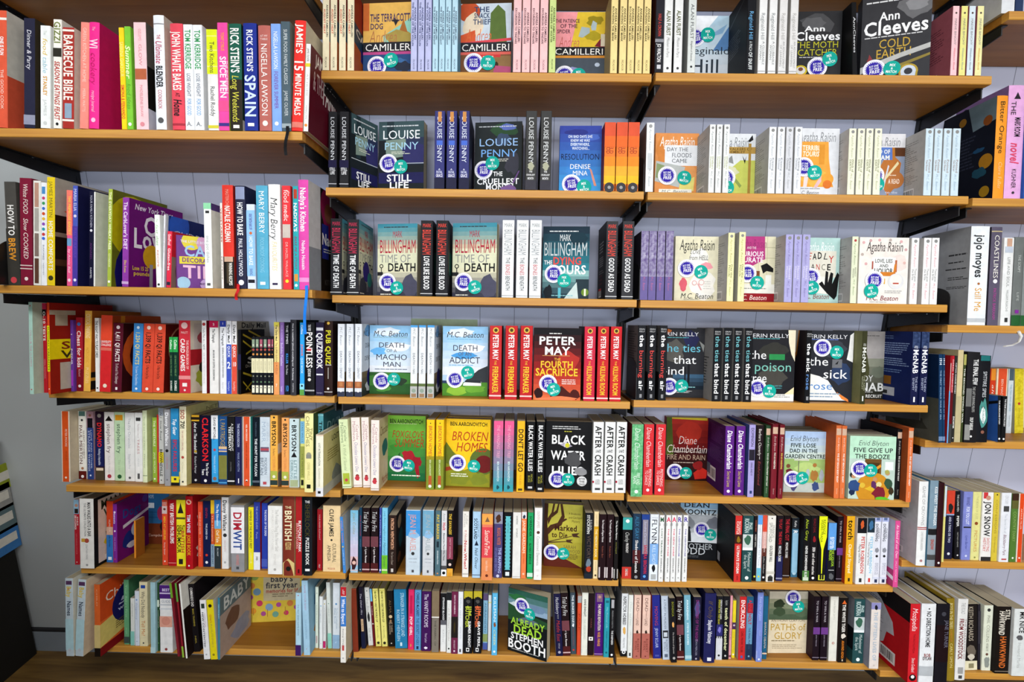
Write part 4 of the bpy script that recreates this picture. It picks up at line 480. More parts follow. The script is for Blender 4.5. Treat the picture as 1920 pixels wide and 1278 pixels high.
 ('novel','red paperback with yellow lettering, fifteenth from left',308.4,0,30.5,203.9,126,0,0,0,'c2282e','o|6|d8b44c|46~o|6|4a3a1c|28~PETER MAY|13|44|f4f0ec|44|b~THE|46|52|f0c03c|18~KILLING ROOM|53|92|f2c234|44|b~=|95|97|e8c8c0','r 0 0 100 100 2a0c0c','b',0),
 ('novel','red paperback with yellow lettering, sixteenth from left',343.3,0,30.5,204.5,126,0,0,0,'c2242a','o|6|d8b44c|46~o|6|4a3a1c|28~PETER MAY|13|44|f4f0ec|44|b~THE|46|52|f0c03c|18~KILLING ROOM|53|92|f2c234|44|b~=|95|97|e8c8c0','r 0 0 100 100 2a0c0c','b',0),
 ],
 'R4': [
 ('novel','black paperback with red lettering, first from left',417,0,21.3,203.3,126,0,0,0,'18191d','ERIN|4|6|c8c8c8|70|h~KELLY|7|9|c8c8c8|70|h~the|13|29|f4f4f4|52|b~burning|33|70|e04a44|52~air|74|87|f4f4f4|52|b~[|92|97|8a8a8c|30','r 0 0 100 100 5a5654;l 10 8 80 40 12 2a2826;r 0 62 100 38 141416','b',0),
 ('novel','black paperback with red lettering, second from left',445.5,0,21.3,203.7,126,0,0,0,'18191d','ERIN|4|6|c8c8c8|70|h~KELLY|7|9|c8c8c8|70|h~the|13|29|f4f4f4|52|b~burning|33|70|e04a44|52~air|74|87|f4f4f4|52|b~[|92|97|8a8a8c|30','r 0 0 100 100 5a5654;l 10 8 80 40 12 2a2826;r 0 62 100 38 141416','b',0),
 ('novel','black paperback with red lettering, third from left',475.5,0,21.2,204.2,126,0,0,0,'18191d','ERIN|4|6|c8c8c8|70|h~KELLY|7|9|c8c8c8|70|h~the|13|29|f4f4f4|52|b~burning|33|70|e04a44|52~air|74|87|f4f4f4|52|b~[|92|97|8a8a8c|30','r 0 0 100 100 5a5654;l 10 8 80 40 12 2a2826;r 0 62 100 38 141416','b',0),
 ('display_paperback','outward-facing dark paperback with blue lettering and pier, fourth from left',496,60,124,197,20,0,0,0,'242428','','r 0 0 100 100 2c2c30;b 0 14 60 40 55534e 3;b 50 0 40 30 23264a 2;b 6 0 20 8 b8602a 4;g 30 66 70 22 3a5a74 18222c 4;r 56 56 3 26 121216;r 63 52 5 30 121216;r 14 60 4 20 121216;p 8a8c88 88 18 100 24 98 34;l 4 13 84 2 1 5ab0b4;t 4 5 82 6 d8d8dc - ERIN KELLY;t 4 21 88 13 6ab8cc - the ties;t 30 38 52 13 f0f0f0 - that;t 0 54 56 13 f0f0f0 - bind;l 66 84 20 3 1 8ac0c4;l 10 90 70 4 2 c8c8c8','f',(22, 84, 50, 83)),
 ('novel','black paperback with white lettering, fifth from left',621.2,0,22.6,199.4,126,0,0,0,'141519','ERIN|4|6|c8c8c8|70|h~KELLY|7|9|c8c8c8|70|h~the ties|11|46|7ac4cc|52~that bind|48|90|f4f4f4|52|b~[|92|97|8a8a8c|30','r 0 0 100 100 8a8886;l 20 40 60 40 10 3a3a3a','b',0),
 ('novel','black paperback with white lettering, sixth from left',649.1,0,22.6,199.9,126,0,0,0,'141519','ERIN|4|6|c8c8c8|70|h~KELLY|7|9|c8c8c8|70|h~the ties|11|46|7ac4cc|52~that bind|48|90|f4f4f4|52|b~[|92|97|8a8a8c|30','r 0 0 100 100 8a8886;l 20 40 60 40 10 3a3a3a','b',0),
 ('novel','black paperback with white lettering, seventh from left',677,0,22.6,200.3,126,0,0,0,'141519','ERIN|4|6|c8c8c8|70|h~KELLY|7|9|c8c8c8|70|h~the ties|11|46|7ac4cc|52~that bind|48|90|f4f4f4|52|b~[|92|97|8a8a8c|30','r 0 0 100 100 8a8886;l 20 40 60 40 10 3a3a3a','b',0),
 ('novel','black paperback with white lettering, eighth from left',705.4,0,22.6,200.8,126,0,0,0,'141519','ERIN|4|6|c8c8c8|70|h~KELLY|7|9|c8c8c8|70|h~the ties|11|46|7ac4cc|52~that bind|48|90|f4f4f4|52|b~[|92|97|8a8a8c|30','r 0 0 100 100 8a8886;l 20 40 60 40 10 3a3a3a','b',0),
 ('display_paperback','outward-facing dark paperback with green lit window, ninth from left',730,25,126,197,20,0,0,0,'222226','','r 0 0 100 100 222226;b 20 14 70 30 33332f 3;b 10 50 80 34 45433e 5;p e8dcc0 84 0 100 0 100 44 92 34 86 18;p ecdcae 100 80 76 92 100 92;r 0 90 100 10 e8e6e0;r 44 34 34 8 2c8a4c;t 6 5 80 6 d8d8dc - ERIN KELLY;l 6 12 80 2 1 5ab0b4;t 0 28 38 13 f0f0f0 - the;t 12 44 82 14 7abcae - poison;t 0 60 40 14 f0f0f0 - tree;l 50 78 26 6 2 4a8a90;l 40 91 56 5 2 8a8a88','f',(20, 82, 46, 86)),
 ('novel','black paperback with white lettering, tenth from left',871.2,0,15.3,197.4,126,0,0,0,'121316','ERIN|4|6|c8c8c8|80|h~KELLY|7|9|c8c8c8|80|h~the sick|18|57|f4f4f4|62|b~rose|60|82|6a98d8|62~[|91|96|8a8a8c|40','p c0beb8 0 0 70 0 62 30 40 50 18 62 0 66;l 6 10 50 40 12 5a5856;p a8641c 0 66 18 62 40 50 62 30 70 0 74 0 66 34 44 54 20 66 0 70;p 1a1418 0 70 20 66 44 54 66 34 74 0 100 0 100 100 0 100;p 8a2c5c 12 90 36 76 38 79 14 94','b',0),
 ('display_paperback','outward-facing dark paperback with burnt white paper edge, eleventh from left',896,31,123,197,20,0,0,0,'262a30','','r 0 0 100 100 282a30;b 20 10 70 30 3c4048 3;b 50 40 50 40 2c3c5c 5;p ecebe6 92 6 100 2 100 44 86 40 90 26;p ebeae4 0 60 26 64 46 70 66 88 92 98 0 98;p e8843c 66 86 92 96 94 100 78 96;r 54 40 22 12 6a6c70;p 1c1c1e 60 47 68 42 66 47;t 2 5 84 6 dcdce0 - ERIN KELLY;l 6 12 80 2 1 6a84d8;t 2 36 44 13 f4f4f4 - the;t 34 53 54 14 f4f4f4 - sick;t -6 71 56 12 4a84c4 - rose;l 4 88 72 8 2 8aa0b4','f',(30, 24, 62, 30)),
 ('novel','slim dark green paperback with white lettering, twelfth from left',1021.1,0,13.9,198.2,126,0,0,0,'35361f','ANDY|17|21|d0d0c8|50~McNAB|22|57|e4e6dc|66|b~THE NEW|60|82|a8aa8c|28||18~RECRUIT|62|80|a8aa8c|26||-18~[|89|96|e4e4e4|22','r 0 0 100 100 7a7c54;l 20 10 40 6 2 5a5c3c;l 20 30 40 16 4 5a5c3c','b',0),
 ('display_paperback','outward-facing grey-green paperback with camouflaged soldier, thirteenth from left',1037.5,100,126,197,20,0,0,0,'8a8c84','','r 0 0 100 50 a8a29e;g 0 40 100 60 8a8c7a 2a2a22 5;b 18 24 50 60 4a4a2c 3;b 20 30 30 50 34351f 5;b 60 50 40 20 6a7060 2;l 40 6 50 2 1 4a4848;t 20 64 50 10 d8d8d4 - ANDY;t 4 75 92 13 e0e0dc b McNAB;l 40 89 40 3 1 b8b8b4;t 10 93 82 5 e4e4e0 b THE NEW RECRUIT','f',0),
 ('novel','navy paperback with white lettering, fourteenth from left',1155.8,0,20.5,198.1,126,0,0,0,'15193e','N:1c2a4c,3a4a70@0-22~ANDY|19|23|d8dce4|50~McNAB|24|57|eef0f4|66|b~THE NEW|61|82|a8b0c8|28||18~ENEMY|63|80|a8b0c8|26||-18~[|89|96|e4e4e4|22','r 0 0 100 100 13225a;l 10 6 50 6 2 6a84b8;l 10 16 84 18 6 8aa0cc;l 10 38 84 12 4 8aa0cc;l 10 54 80 6 2 6a84b8;r 22 64 22 12 8a5a20;r 5 80 50 12 b8bcc4;r 20 85 14 5 2a2a2c','b',0),
 ('novel','navy paperback with white lettering, fifteenth from left',1179.6,0,20.5,198.5,126,0,0,0,'15193e','N:1c2a4c,3a4a70@0-22~ANDY|19|23|d8dce4|50~McNAB|24|57|eef0f4|66|b~THE NEW|61|82|a8b0c8|28||18~ENEMY|63|80|a8b0c8|26||-18~[|89|96|e4e4e4|22','r 0 0 100 100 13225a;l 10 6 50 6 2 6a84b8;l 10 16 84 18 6 8aa0cc;l 10 38 84 12 4 8aa0cc;l 10 54 80 6 2 6a84b8;r 22 64 22 12 8a5a20;r 5 80 50 12 b8bcc4;r 20 85 14 5 2a2a2c','b',0),
 ],
 'C5': [
 ('novel','leaning cream paperback with sage lettering, first from left',-402.5,-5,26.3,197.7,126,-3.5,0,0,'d3dfae','Matthews|4|34|7a8a6a|34||-16~Carole|9|32|7a8a6a|30||16~A Whiff of Scandal|36|74|8a9a74|34|it~[|78|94|a4b43c|70~o|88|b84a4a|35~=|97|98|8a9a74','r 0 0 100 100 c8cc9c','b',0),
 ('novel','white paperback with blue lettering, second from left',-375.3,8,25.6,200.9,126,-2.5,0,0,'ecdfd6',"Matthews|5|34|b0848a|34||-16~Carole|10|32|b0848a|30||18~Chocolate Lovers' Diet|35|78|4a5a9c|38|it~o|84|7a3a2c|40~b|82|92|c03a44|60~=|97|98|a8948c",'r 0 0 100 100 d8c8a4;t 8 10 60 14 5a2c1c i Chocolate;b 20 30 50 30 2f6a74 3;t 20 84 70 12 9a3424 i Matthews','b',0),
 ('novel','white paperback with blue lettering, third from left',-347,6.8,21.7,202.2,126,-2,0,0,'ecdfd6',"Matthews|5|34|b0848a|34||-16~Carole|10|32|b0848a|30||18~Chocolate Lovers' Diet|35|78|4a5a9c|38|it~o|84|7a3a2c|40~b|82|92|c03a44|60~=|97|98|a8948c",'r 0 0 100 100 d8c8a4;t 8 10 60 14 5a2c1c i Chocolate;b 20 30 50 30 2f6a74 3;t 20 84 70 12 9a3424 i Matthews','b',0),
 ('novel','white paperback with blue lettering, fourth from left',-318.2,-16.9,23.7,199.8,126,0,0,0,'ecdfd6',"Matthews|5|34|b0848a|34||-16~Carole|10|32|b0848a|30||18~Chocolate Lovers' Diet|35|78|4a5a9c|38|it~o|84|7a3a2c|40~b|82|92|c03a44|60~=|97|98|a8948c",'r 0 0 100 100 d8c8a4;t 8 10 60 14 5a2c1c i Chocolate;b 20 30 50 30 2f6a74 3;t 20 84 70 12 9a3424 i Matthews','b',0),
 ('display_paperback','outward-facing green paperback with red foxglove, fifth from left',-299.1,73.6,119,197,30,0,3,0,'3a8a34','','g 0 0 100 100 7ab83c 1f6a3c 8;b 0 40 100 20 3f8a34 3;l 8 12 86 2 1 c8dc9c;t 8 5 86 7 1e2a1a b BEN AARONOVITCH;t 14 22 80 12 a83a1c i FOXGLOVE;t 20 34 76 14 a83a1c i SUMMER;b 36 50 44 24 a81f2c 3;b 60 60 36 20 9a1c2a 5;p 9a1c2a 70 74 82 70 86 92 80 96;l 14 91 80 4 1 e8f0dc;p 2a5a2c 30 60 36 56 34 66','f',(29, 74, 58, 76)),
 ('novel','yellow and green paperback with red lettering, sixth from left',-164.2,-0.7,22.4,200.7,126,0,0,0,'f0c41c','=|54|100|7c8a2c~o|5|222|14~BROKEN HOMES|8|52|b8402c|44|i~BEN AARONOVITCH|57|84|d8dca8|22|b~[|80|95|b0582c|40~o|95|e4e0d8|40~=|52|57|9a8c1c','p f0c41c 0 0 100 0 100 30 0 40;r 0 38 100 62 7c8a2c;b 20 50 50 30 5a6a1c 2;c 50 66 20 2a2070','b',0),
 ('novel','yellow and green paperback with red lettering, seventh from left',-137.5,0.9,22.5,200.9,126,0,0,0,'f0c41c','=|54|100|7c8a2c~o|5|222|14~BROKEN HOMES|8|52|b8402c|44|i~BEN AARONOVITCH|57|84|d8dca8|22|b~[|80|95|b0582c|40~o|95|e4e0d8|40~=|52|57|9a8c1c','p f0c41c 0 0 100 0 100 30 0 40;r 0 38 100 62 7c8a2c;b 20 50 50 30 5a6a1c 2;c 50 66 20 2a2070','b',0),
 ('display_paperback','outward-facing yellow and olive paperback with red title, eighth from left',-113.8,32.2,130,198,30,0,3,0,'e8bc1c','','r 0 0 100 100 ecc01e;p 8a8c24 0 40 34 58 40 76 100 62 100 100 0 100;p 6a7424 0 34 20 52 40 74 0 66;c 84 62 30 5a6a2c;c 86 66 20 6a1c1c;b 50 78 50 22 7a8428 3;b 0 76 60 24 7c8426 5;p 9c3c20 0 72 30 68 32 72 0 78;l 14 9 60 2 1 9a8c2c;t 9 4 84 6 26240c b BEN AARONOVITCH;t 12 17 82 15 b03c1c i BROKEN;t 22 33 70 15 b03c1c i HOMES;l 12 81 44 6 2 f0f0dc','f',(27, 65, 64, 69)),
 ('display_paperback','hidden copy behind yellow outward-facing paperback, ninth from left',-113.8,64.2,130,198,30,0,3,0,'e8bc1c','','','f',0),
 ('novel','pink paperback with pale pink lettering, tenth from left',27.6,-7.2,26.5,202.1,126,0,0,0,'b06a9c','g|0|100|e85a8c,3a9aa4~THE HANGING TREE|5|52|f0b0c0|32|it~BEN AARONOVITCH|57|85|cfe4e4|22|b~b|90|97|1a4a54|40','r 0 0 100 100 4a2a3a','b',0),
 ('novel','pink paperback with pale pink lettering, eleventh from left',57.9,-5.4,26.5,202.3,126,0,0,0,'b06a9c','g|0|100|e85a8c,3a9aa4~THE HANGING TREE|5|52|f0b0c0|32|it~BEN AARONOVITCH|57|85|cfe4e4|22|b~b|90|97|1a4a54|40','r 0 0 100 100 4a2a3a','b',0),
 ('novel','yellow paperback with black lettering, twelfth from left',93.5,-4.8,21.8,202.7,126,0,0,0,'eeb424',"DON'T LET GO|11|72|1f1a10|62|b~MICHEL BUSSI|76|90|b8842c|28~[|95|98|4a3a1c|55",'r 0 0 100 100 c8941c','b',0),
 ('novel','black paperback with white lettering, thirteenth from left',120.2,9.4,24.9,198.5,126,0,0,0,'121214','BLACK WATER LILIES|5|72|f0f0f0|50|b~MICHEL|76|88|a8a43c|22||16~BUSSI|78|88|a8a43c|22||-14~[|94|97|c8c8c8|50','r 0 0 100 100 121214','b',0),
 ('novel','black paperback with white lettering, fourteenth from left',148.6,-1.5,23.7,201.2,126,0,0,0,'121214','BLACK WATER LILIES|5|72|f0f0f0|50|b~MICHEL|76|88|a8a43c|22||16~BUSSI|78|88|a8a43c|22||-14~[|94|97|c8c8c8|50','r 0 0 100 100 121214','b',0),
 ('display_paperback','outward-facing black paperback with white title and yellow lily, fifteenth from left',176.8,24.5,132,198,30,0,3,0,'121214','','r 0 0 100 100 121214;l 14 7 74 6 2 c8c8c8;l 40 14 20 3 1 b8b43c;t 12 19 74 14 ececec b BLACK;t 12 42 74 14 ececec b WATER;t 13 65 70 13 ececec b LILIES;b 40 40 40 30 4a4a4c 3;b 60 66 36 14 8a8a8c 5;p a8a0b0 30 34 44 30 58 36 46 39;p d0ccd4 42 26 48 34 40 38;c 47 35 5 c8c42c;c 80 87 11 d8d8d8;t 73 82 14 3 333 b AFTER;t 74 86 12 3 333 b THE;t 73 90 14 3 333 b CRASH','f',(26, 85, 50, 85)),
 ('display_paperback','hidden copy behind black outward-facing paperback, sixteenth from left',176.8,56.5,132,198,30,0,3,0,'121214','','','f',0),
 ('novel','white paperback with black lettering, seventeenth from left',309.5,1.3,29.4,202.8,126,0,0,0,'e2e2e0','AFTER|6|37|161616|58|b~THE|39|43|333|44|b~CRASH|46|76|161616|58|b~MICHEL BUSSI|81|88|8a8a8a|42~[|93|96|444|50~[|83|86|a8243c|16||-42','r 0 0 100 100 b8b8b4','b',0),
 ('novel','white paperback with black lettering, eighteenth from left',343.1,3.3,29.4,203,126,0,0,0,'e2e2e0','AFTER|6|37|161616|58|b~THE|39|43|333|44|b~CRASH|46|76|161616|58|b~MICHEL BUSSI|81|88|8a8a8a|42~[|93|96|444|50~[|83|86|a8243c|16||-42','r 0 0 100 100 b8b8b4','b',0),
 ('novel','white paperback with black lettering, nineteenth from left',376,5.2,29.4,203.3,126,0,0,0,'e2e2e0','AFTER|6|37|161616|58|b~THE|39|43|333|44|b~CRASH|46|76|161616|58|b~MICHEL BUSSI|81|88|8a8a8a|42~[|93|96|444|50~[|83|86|a8243c|16||-42','r 0 0 100 100 b8b8b4','b',0),
 ],
 'R5': [
 ('novel','green paperback with white lettering, first from left',415.5,-13.5,31.4,204.7,126,0,0,0,'6fb87e','N:78c088,4f9a64~Diane Chamberlain|5|62|ecf4ec|48|it~FIRE AND|67|84|dcecdc|30||14~RAIN|71|82|dcecdc|30||-16~o|93|f0f4f0|32','r 0 0 100 100 4a0f14;l 20 10 50 30 8 7a2428;r 0 82 50 12 8a9aa8','b',0),
 ('novel','red paperback with white lettering, second from left',453.2,2.1,28.4,202.2,126,0,0,0,'d03036','Diane Chamberlain|4|60|f6ecea|48|it~PRETENDING|63|88|f0d0cc|28||18~TO DANCE|65|86|f0d0cc|28||-16~o|93|f4f0ee|30','r 0 0 100 100 2a2a3a','b',0),
 ('novel','red paperback with white lettering, third from left',486.9,4.1,28.4,202.4,126,0,0,0,'d03036','Diane Chamberlain|4|60|f6ecea|48|it~PRETENDING|63|88|f0d0cc|28||18~TO DANCE|65|86|f0d0cc|28||-16~o|93|f4f0ee|30','r 0 0 100 100 3a3a4a','b',0),
 ('display_paperback','outward-facing dark red paperback with white script, fourth from left',560,142.6,130,197,28,0,2,0,'7a1418','','r 0 0 100 100 2c0c0c;g 0 0 100 50 a8281c 6a1010 5;p c8b42c 8 0 96 0 96 4 8 2;p 4a5a1c 0 0 12 0 18 60 0 60;b 20 4 70 40 b42c1c 3;b 10 50 90 20 3c0c0c 5;p c0281c 66 88 84 78 100 84 96 96 70 98;b 62 66 30 20 8a1a1a 2;t 28 28 44 14 f0e4dc it Diane;t 0 42 96 14 f0e4dc it Chamberlain;l 10 54 76 2 1 c8b8a8;t 2 58 92 9 b89c84 - FIRE AND RAIN;l 18 71 50 3 1 b8a494','f',(22, 86, 48, 88)),
 ('novel','purple paperback with white lettering, fifth from left',686.8,12.3,26.1,199.2,126,0,0,0,'5c2480','Diane Chamberlain|6|62|f2eef4|52|bit~Secret Lives|65|88|c8b44c|38~o|94|f0e8f0|34','r 0 0 100 100 3c1454;l 20 5 70 26 12 5a3474;l 14 36 76 22 10 5a3474;k 4 70 48 20;r 0 68 20 16 5a6474','b',0),
 ('novel','purple paperback with white lettering, sixth from left',719,14.2,26.2,199.4,126,0,0,0,'5c2480','Diane Chamberlain|6|62|f2eef4|52|bit~Secret Lives|65|88|c8b44c|38~o|94|f0e8f0|34','r 0 0 100 100 3c1454;k 4 70 48 20','b',0),
 ('hardback','lilac hardback with dark purple lettering, seventh from left',749.6,2.2,17.4,206.4,150,0,0,1,'a39ad0','DOMINION|4|30|2a2438|42|~[|34|49|26222e|90~DEAD AND IT|52|70|4a4060|28~[|91|95|2a3c6a|35','r 0 0 100 100 3a4a84','b',0),
 ('novel','black paperback with white lettering, eighth from left',773.8,10.5,21.3,204,126,0,0,0,'201418','Barbara Cleverly|5|43|d8d0cc|38~[|44|48|e0d8d4|6~Enthroned|50|84|8a3a3c|32|i','r 0 0 100 100 1c2a20','b',0),
 ('hardback','slim dark green hardback with white lettering, ninth from left',796.6,2.2,12.6,205.1,150,0,0,1,'2f4f30','[|4|13|c8a890|90~Enid Blyton|16|36|dce0d0|34|it~FIVE GO ON A STRATEGY AWAY DAY|38|84|e0e4d4|32|b~=|0|3|24402a~Quercus|86|94|a8b8a0|26','r 0 0 100 100 22381f','b',0),
 ('hardback','maroon hardback with white lettering, tenth from left',809.9,-7,15.3,211.5,150,0,0,1,'741c28','[|4|13|c8a890|90~Enid Blyton|16|36|e4c8c4|34|it~FIVE GO PARENTING|38|60|e8dccc|32|b~=|0|3|641420~Quercus|86|94|c89c98|26','r 0 0 100 100 641420','b',0),
 ('hardback','slim maroon hardback with yellow lettering, eleventh from left',831,-5.8,13.1,209.8,150,0,0,1,'741c28','[|4|13|c8a890|90~Enid Blyton|16|36|e4c8c4|34|it~FIVE GO PARENTING|38|60|e8d060|32|b~=|0|3|641420~Quercus|86|94|c89c98|26','r 0 0 100 100 641420','b',0),
 ('display_paperback','outward-facing hardback with signpost and blue sky, twelfth from left',877.6,51.5,120,180,18,0,0,0,'b4ccdc','','g 0 0 100 45 a8c0e0 c8d8d0 4;r 0 45 100 55 9ab86c;b 20 50 70 20 b4cc7c 3;r 0 84 100 16 b8c0b8;t 12 6 68 10 2c2c30 it Enid Blyton;t 14 19 62 7 2e3a34 b FIVE LOSE;t 12 28 68 7 2e3a34 b DAD IN THE;t -4 37 98 7 2e3a34 b GARDEN CENTRE;r 34 42 2 24 6a6a5c;r 24 45 36 3 c8ccb8;c 10 57 5 7a4a34;b 2 60 22 14 6a2430 3;b 12 74 24 26 4a4470 5;c 74 55 5 a8743c;b 62 60 24 24 a47438 3;b 66 80 22 20 3a4c7c 4;b 84 60 14 22 a8b0b8 2;b 52 60 12 16 b0b8bc 5','f',(20, 78, 44, 76)),
 ('display_paperback','hidden copy behind dark green outward-facing paperback, thirteenth from left',877.6,71.5,120,180,18,0,0,0,'22381f','','','f',0),
 ('display_paperback','hidden copy behind dark green outward-facing paperback, fourteenth from left',877.6,91.5,120,180,18,0,0,0,'22381f','','','f',0),
 ('display_paperback','hidden copy behind dark green outward-facing paperback, fifteenth from left',877.6,111.5,120,180,18,0,0,0,'22381f','','','f',0),
 ('hardback','slim orange hardback with white lettering, sixteenth from left',996.3,7.1,14.6,208,150,0,0,1,'d8703c','[|4|13|c8a890|90~Enid Blyton|16|36|f0d8c4|34|it~FIVE GET BEACH BODY READY|38|78|f8f0e4|32|b~=|0|3|c86434~Quercus|86|94|f0c8a4|26','r 0 0 100 100 b4521f','b',0),
 ('hardback','slim orange hardback with white lettering, seventeenth from left',1013,8,13.7,206.9,150,0,0,1,'d8703c','[|4|13|c8a890|90~Enid Blyton|16|36|f0d8c4|34|it~FIVE GET BEACH BODY READY|38|78|f8f0e4|32|b~=|0|3|c86434~Quercus|86|94|f0c8a4|26','r 0 0 100 100 b4521f','b',0),
 ('display_paperback','outward-facing pale green hardback with people round a table, eighteenth from left',1035.7,4,126,180,18,0,2,0,'b8d8c0','','r 0 0 100 36 b4dcc0;r 0 36 100 64 b8ccc0;t 18 6 66 9 2c2c30 it Enid Blyton;t 8 18 86 7.5 3a4440 b FIVE GIVE UP;t 12 28 76 7.5 3a4440 b THE BOOZE;r 34 36 36 42 6a4a24;r 38 42 28 34 4a3418;p d8902c 26 66 68 44 70 48 30 70;p d8902c 26 48 68 66 66 70 28 52;r 78 40 18 13 e4ece8;c 54 84 38 c88a24;b 34 78 40 10 d8b02c 3;c 9 62 7 2a2a2c;c 11 64 5 c08c64;b -4 68 34 22 2f4a7c 4;b 0 84 16 12 1f2c4c 2;c 84 58 5 c08c64;c 83 56 5 a8a454;b 76 64 22 20 33503c 3;c 57 68 5 c08c64;b 46 70 18 14 5c2c5c 2;c 66 76 6 d8cc8c;b 50 78 34 26 7a2030 4;c 30 78 6 d8b43c;b 86 78 14 16 3a3020 2;b 56 94 36 10 5ab82c 3','f',(22, 52, 46, 54)),
 ('display_paperback','hidden copy behind dark purple outward-facing paperback, nineteenth from left',1035.7,24,126,180,18,0,2,0,'2c2040','','','f',0),
 ('display_paperback','hidden copy behind dark purple outward-facing paperback, twentieth from left',1035.7,44,126,180,18,0,2,0,'2c2040','','','f',0),
 ('display_paperback','hidden copy behind dark purple outward-facing paperback, twenty-first from left',1035.7,64,126,180,18,0,2,0,'2c2040','','','f',0),
 ('display_paperback','hidden copy behind dark purple outward-facing paperback, twenty-second from left',1035.7,84,126,180,18,0,2,0,'2c2040','','','f',0),
 ('hardback','slim black hardback with white lettering, twenty-third from left',1171.1,10.4,12.7,199.8,150,0,0,1,'151416','[|4|13|c8a890|90~Enid Blyton|16|36|dcd8d0|34|it~FIVE GO DOWN IN THE NIGHT|38|74|e8e4dc|32|b~=|0|3|0f0e10~Quercus|86|94|a8a49c|26','r 0 0 100 100 151416','b',0),
 ('hardback','slim orange hardback with white lettering, twenty-fourth from left',1184.5,-11.7,13.4,208.5,150,0,0,1,'d8703c','[|4|13|c8a890|90~Enid Blyton|16|36|f0d8c4|34|it~FIVE GET BEACH BODY READY|38|78|f8f0e4|32|b~=|0|3|c86434~Quercus|86|94|f0c8a4|26','r 0 0 100 100 9c4a22','b',0),
 ],
 'C6': [
 ('paperback','pale blue paperback with olive lettering, first from left',-398.8,7.1,22.9,188.5,126,0,0,0,'9cc0d8','g|0|60|78b8d4,c8c0d8~=|60|74|c8bcd4~=|74|88|d4b0b4~b|72|98|3a1c20|95~o|84|e0b4a8|50~Joan Collins|4|38|9a8c4c|36|it~LOVE|44|56|dcdce8|22~=|95|97|c8b8bc','r 0 0 100 100 3a6a84','b',0),
 ('paperback','slim navy paperback with plum lettering, second from left',-374.1,11.6,8.1,195.1,126,0,0,0,'1c3f58','EVA PASCOE|12|44|9c2c44|46~Wild|48|60|4a8098|30|i~o|96|e0e0dc|35','','b',0),
 ('paperback','black and maroon paperback with white lettering, third from left',-363.6,8.6,22.4,195.9,126,0,0,0,'1c0f12','Trial by Fire|5|36|ecebea|62|it~Jennifer Lynn Rowan|48|86|e0d8d8|24|b~=|44|60|6c3c44~=|85|100|4a1a1c~=|94|96|c8a8a8','r 0 0 100 100 120a0c','b',0),
 ('paperback','black and maroon paperback with white lettering, fourth from left',-337.9,8.8,21.9,196.4,126,0,0,0,'1c0f12','Trial by Fire|5|36|ecebea|62|it~Jennifer Lynn Rowan|48|86|e0d8d8|24|b~=|44|60|6c3c44~=|85|100|4a1a1c~=|94|96|c8a8a8','r 0 0 100 100 120a0c','b',0),
 ('paperback','slim blue paperback with pale blue lettering, fifth from left',-312.5,8.2,6.2,197,126,0,0,0,'3b4a98','A NOVEL LIFE|10|60|a8b4e0|45~[|94|97|dcdcec|60','','b',0),
 ('paperback','sky blue and green paperback with slate blue lettering, sixth from left',-304.1,5.5,17.1,198.3,126,0,0,0,'7cc4e0',"=|72|100|6cb82c~Lady Anne's Kingdom and|5|50|2c6478|32|it~Hannah Green|52|90|1c4448|46|it~=|93|96|c8dc9c",'r 0 0 100 100 2c7cb0','b',0),
 ('paperback','black paperback with peach lettering, seventh from left',-284.6,5.1,23.7,176.3,126,0,0,0,'2b1d18','PATRICIA WENTWORTH|5|58|e0a884|38|b~The Case is Closed|62|84|a8988c|26|i~[|91|97|c8c0b8|30','r 0 0 100 100 120e0c;b 10 5 50 24 6a6434 3;c 30 18 16 a88a6c;b 20 30 50 40 134448 2;b 10 70 40 20 5c3420 4','b',0),
 ('paperback','thick white paperback with salmon lettering, eighth from left',-231.4,1,42.5,195.9,126,0,0,0,'c4d2dc','[|1|40|3f90d0|100~b|30|46|8cb8dc|90~JEAN M. AUEL|7|64|d89890|42~o|67|333|24~CAVE BEAR|74|76|8a94a0|60|h~THE CLAN|79|81|9aa0a8|55|h~[|92|96|4a4a50|16','r 0 0 100 100 8ab0cc','b',0),
 ('paperback','pale grey paperback with grey lettering, ninth from left',-181.6,0.2,33,197.1,126,0,0,0,'c9ccd0','[|1|40|6fa4c0|100~b|30|46|8cb8dc|90~JEAN M. AUEL|7|64|9ca8ac|42~o|67|333|24~CAVE BEAR|74|76|8a94a0|60|h~THE CLAN|79|81|9aa0a8|55|h~[|92|96|4a4a50|16','r 0 0 100 100 8a98a8','b',0),
 ('paperback','slate blue paperback with yellow lettering, tenth from left',-144,-1.8,16,196.1,126,0,0,0,'4d6a74','PAT BARKER|6|44|d8b83c|44|b~[|47|56|22303a|45~REGENERATION|61|82|c8d4d8|24|b~o|96|c88a5c|30','','b',0),
 ('paperback','pale grey paperback with charcoal lettering, eleventh from left',-125.1,-1.9,15.5,196.5,126,0,0,0,'b8b8ba','=|0|60|d4d4d6~=|84|90|4a4a4c~=|90|100|ececec~Anne|4|16|8a8a8e|44~Holt|18|30|c02a38|56|b~Blessed Are Those Who Thirst|34|76|2c2c30|26|b~o|95|161616|60','','b',0),
 ('paperback','black and plum paperback with yellow lettering, twelfth from left',-108.1,-2,17.4,197,126,0,0,0,'141012','=|40|74|8a3c50~THE SAVAGES|4|36|e0b83c|44|bi~MATT WHYMAN|42|72|dca8b4|28~o|76|15110f|60~o|82|dcc4b8|50~=|88|100|e0a43c~[|94|100|d8942c|60','r 0 0 100 100 1e0a0e;b 20 20 50 40 3a1218 2;c 30 72 6 7a5a1c','b',0),
 ('paperback','white paperback with red lettering, thirteenth from left',-62.6,-5,18.8,196.7,126,0,0,0,'e6e2da','Rantzen|3|24|a8a49c|34||-14~Esther|6|20|a8a49c|32||18~If Not|28|44|c87a74|36~Now,When?|44|88|c02c30|42|b~=|94|96|b8b4ac','r 0 0 100 100 2c241c','b',0),
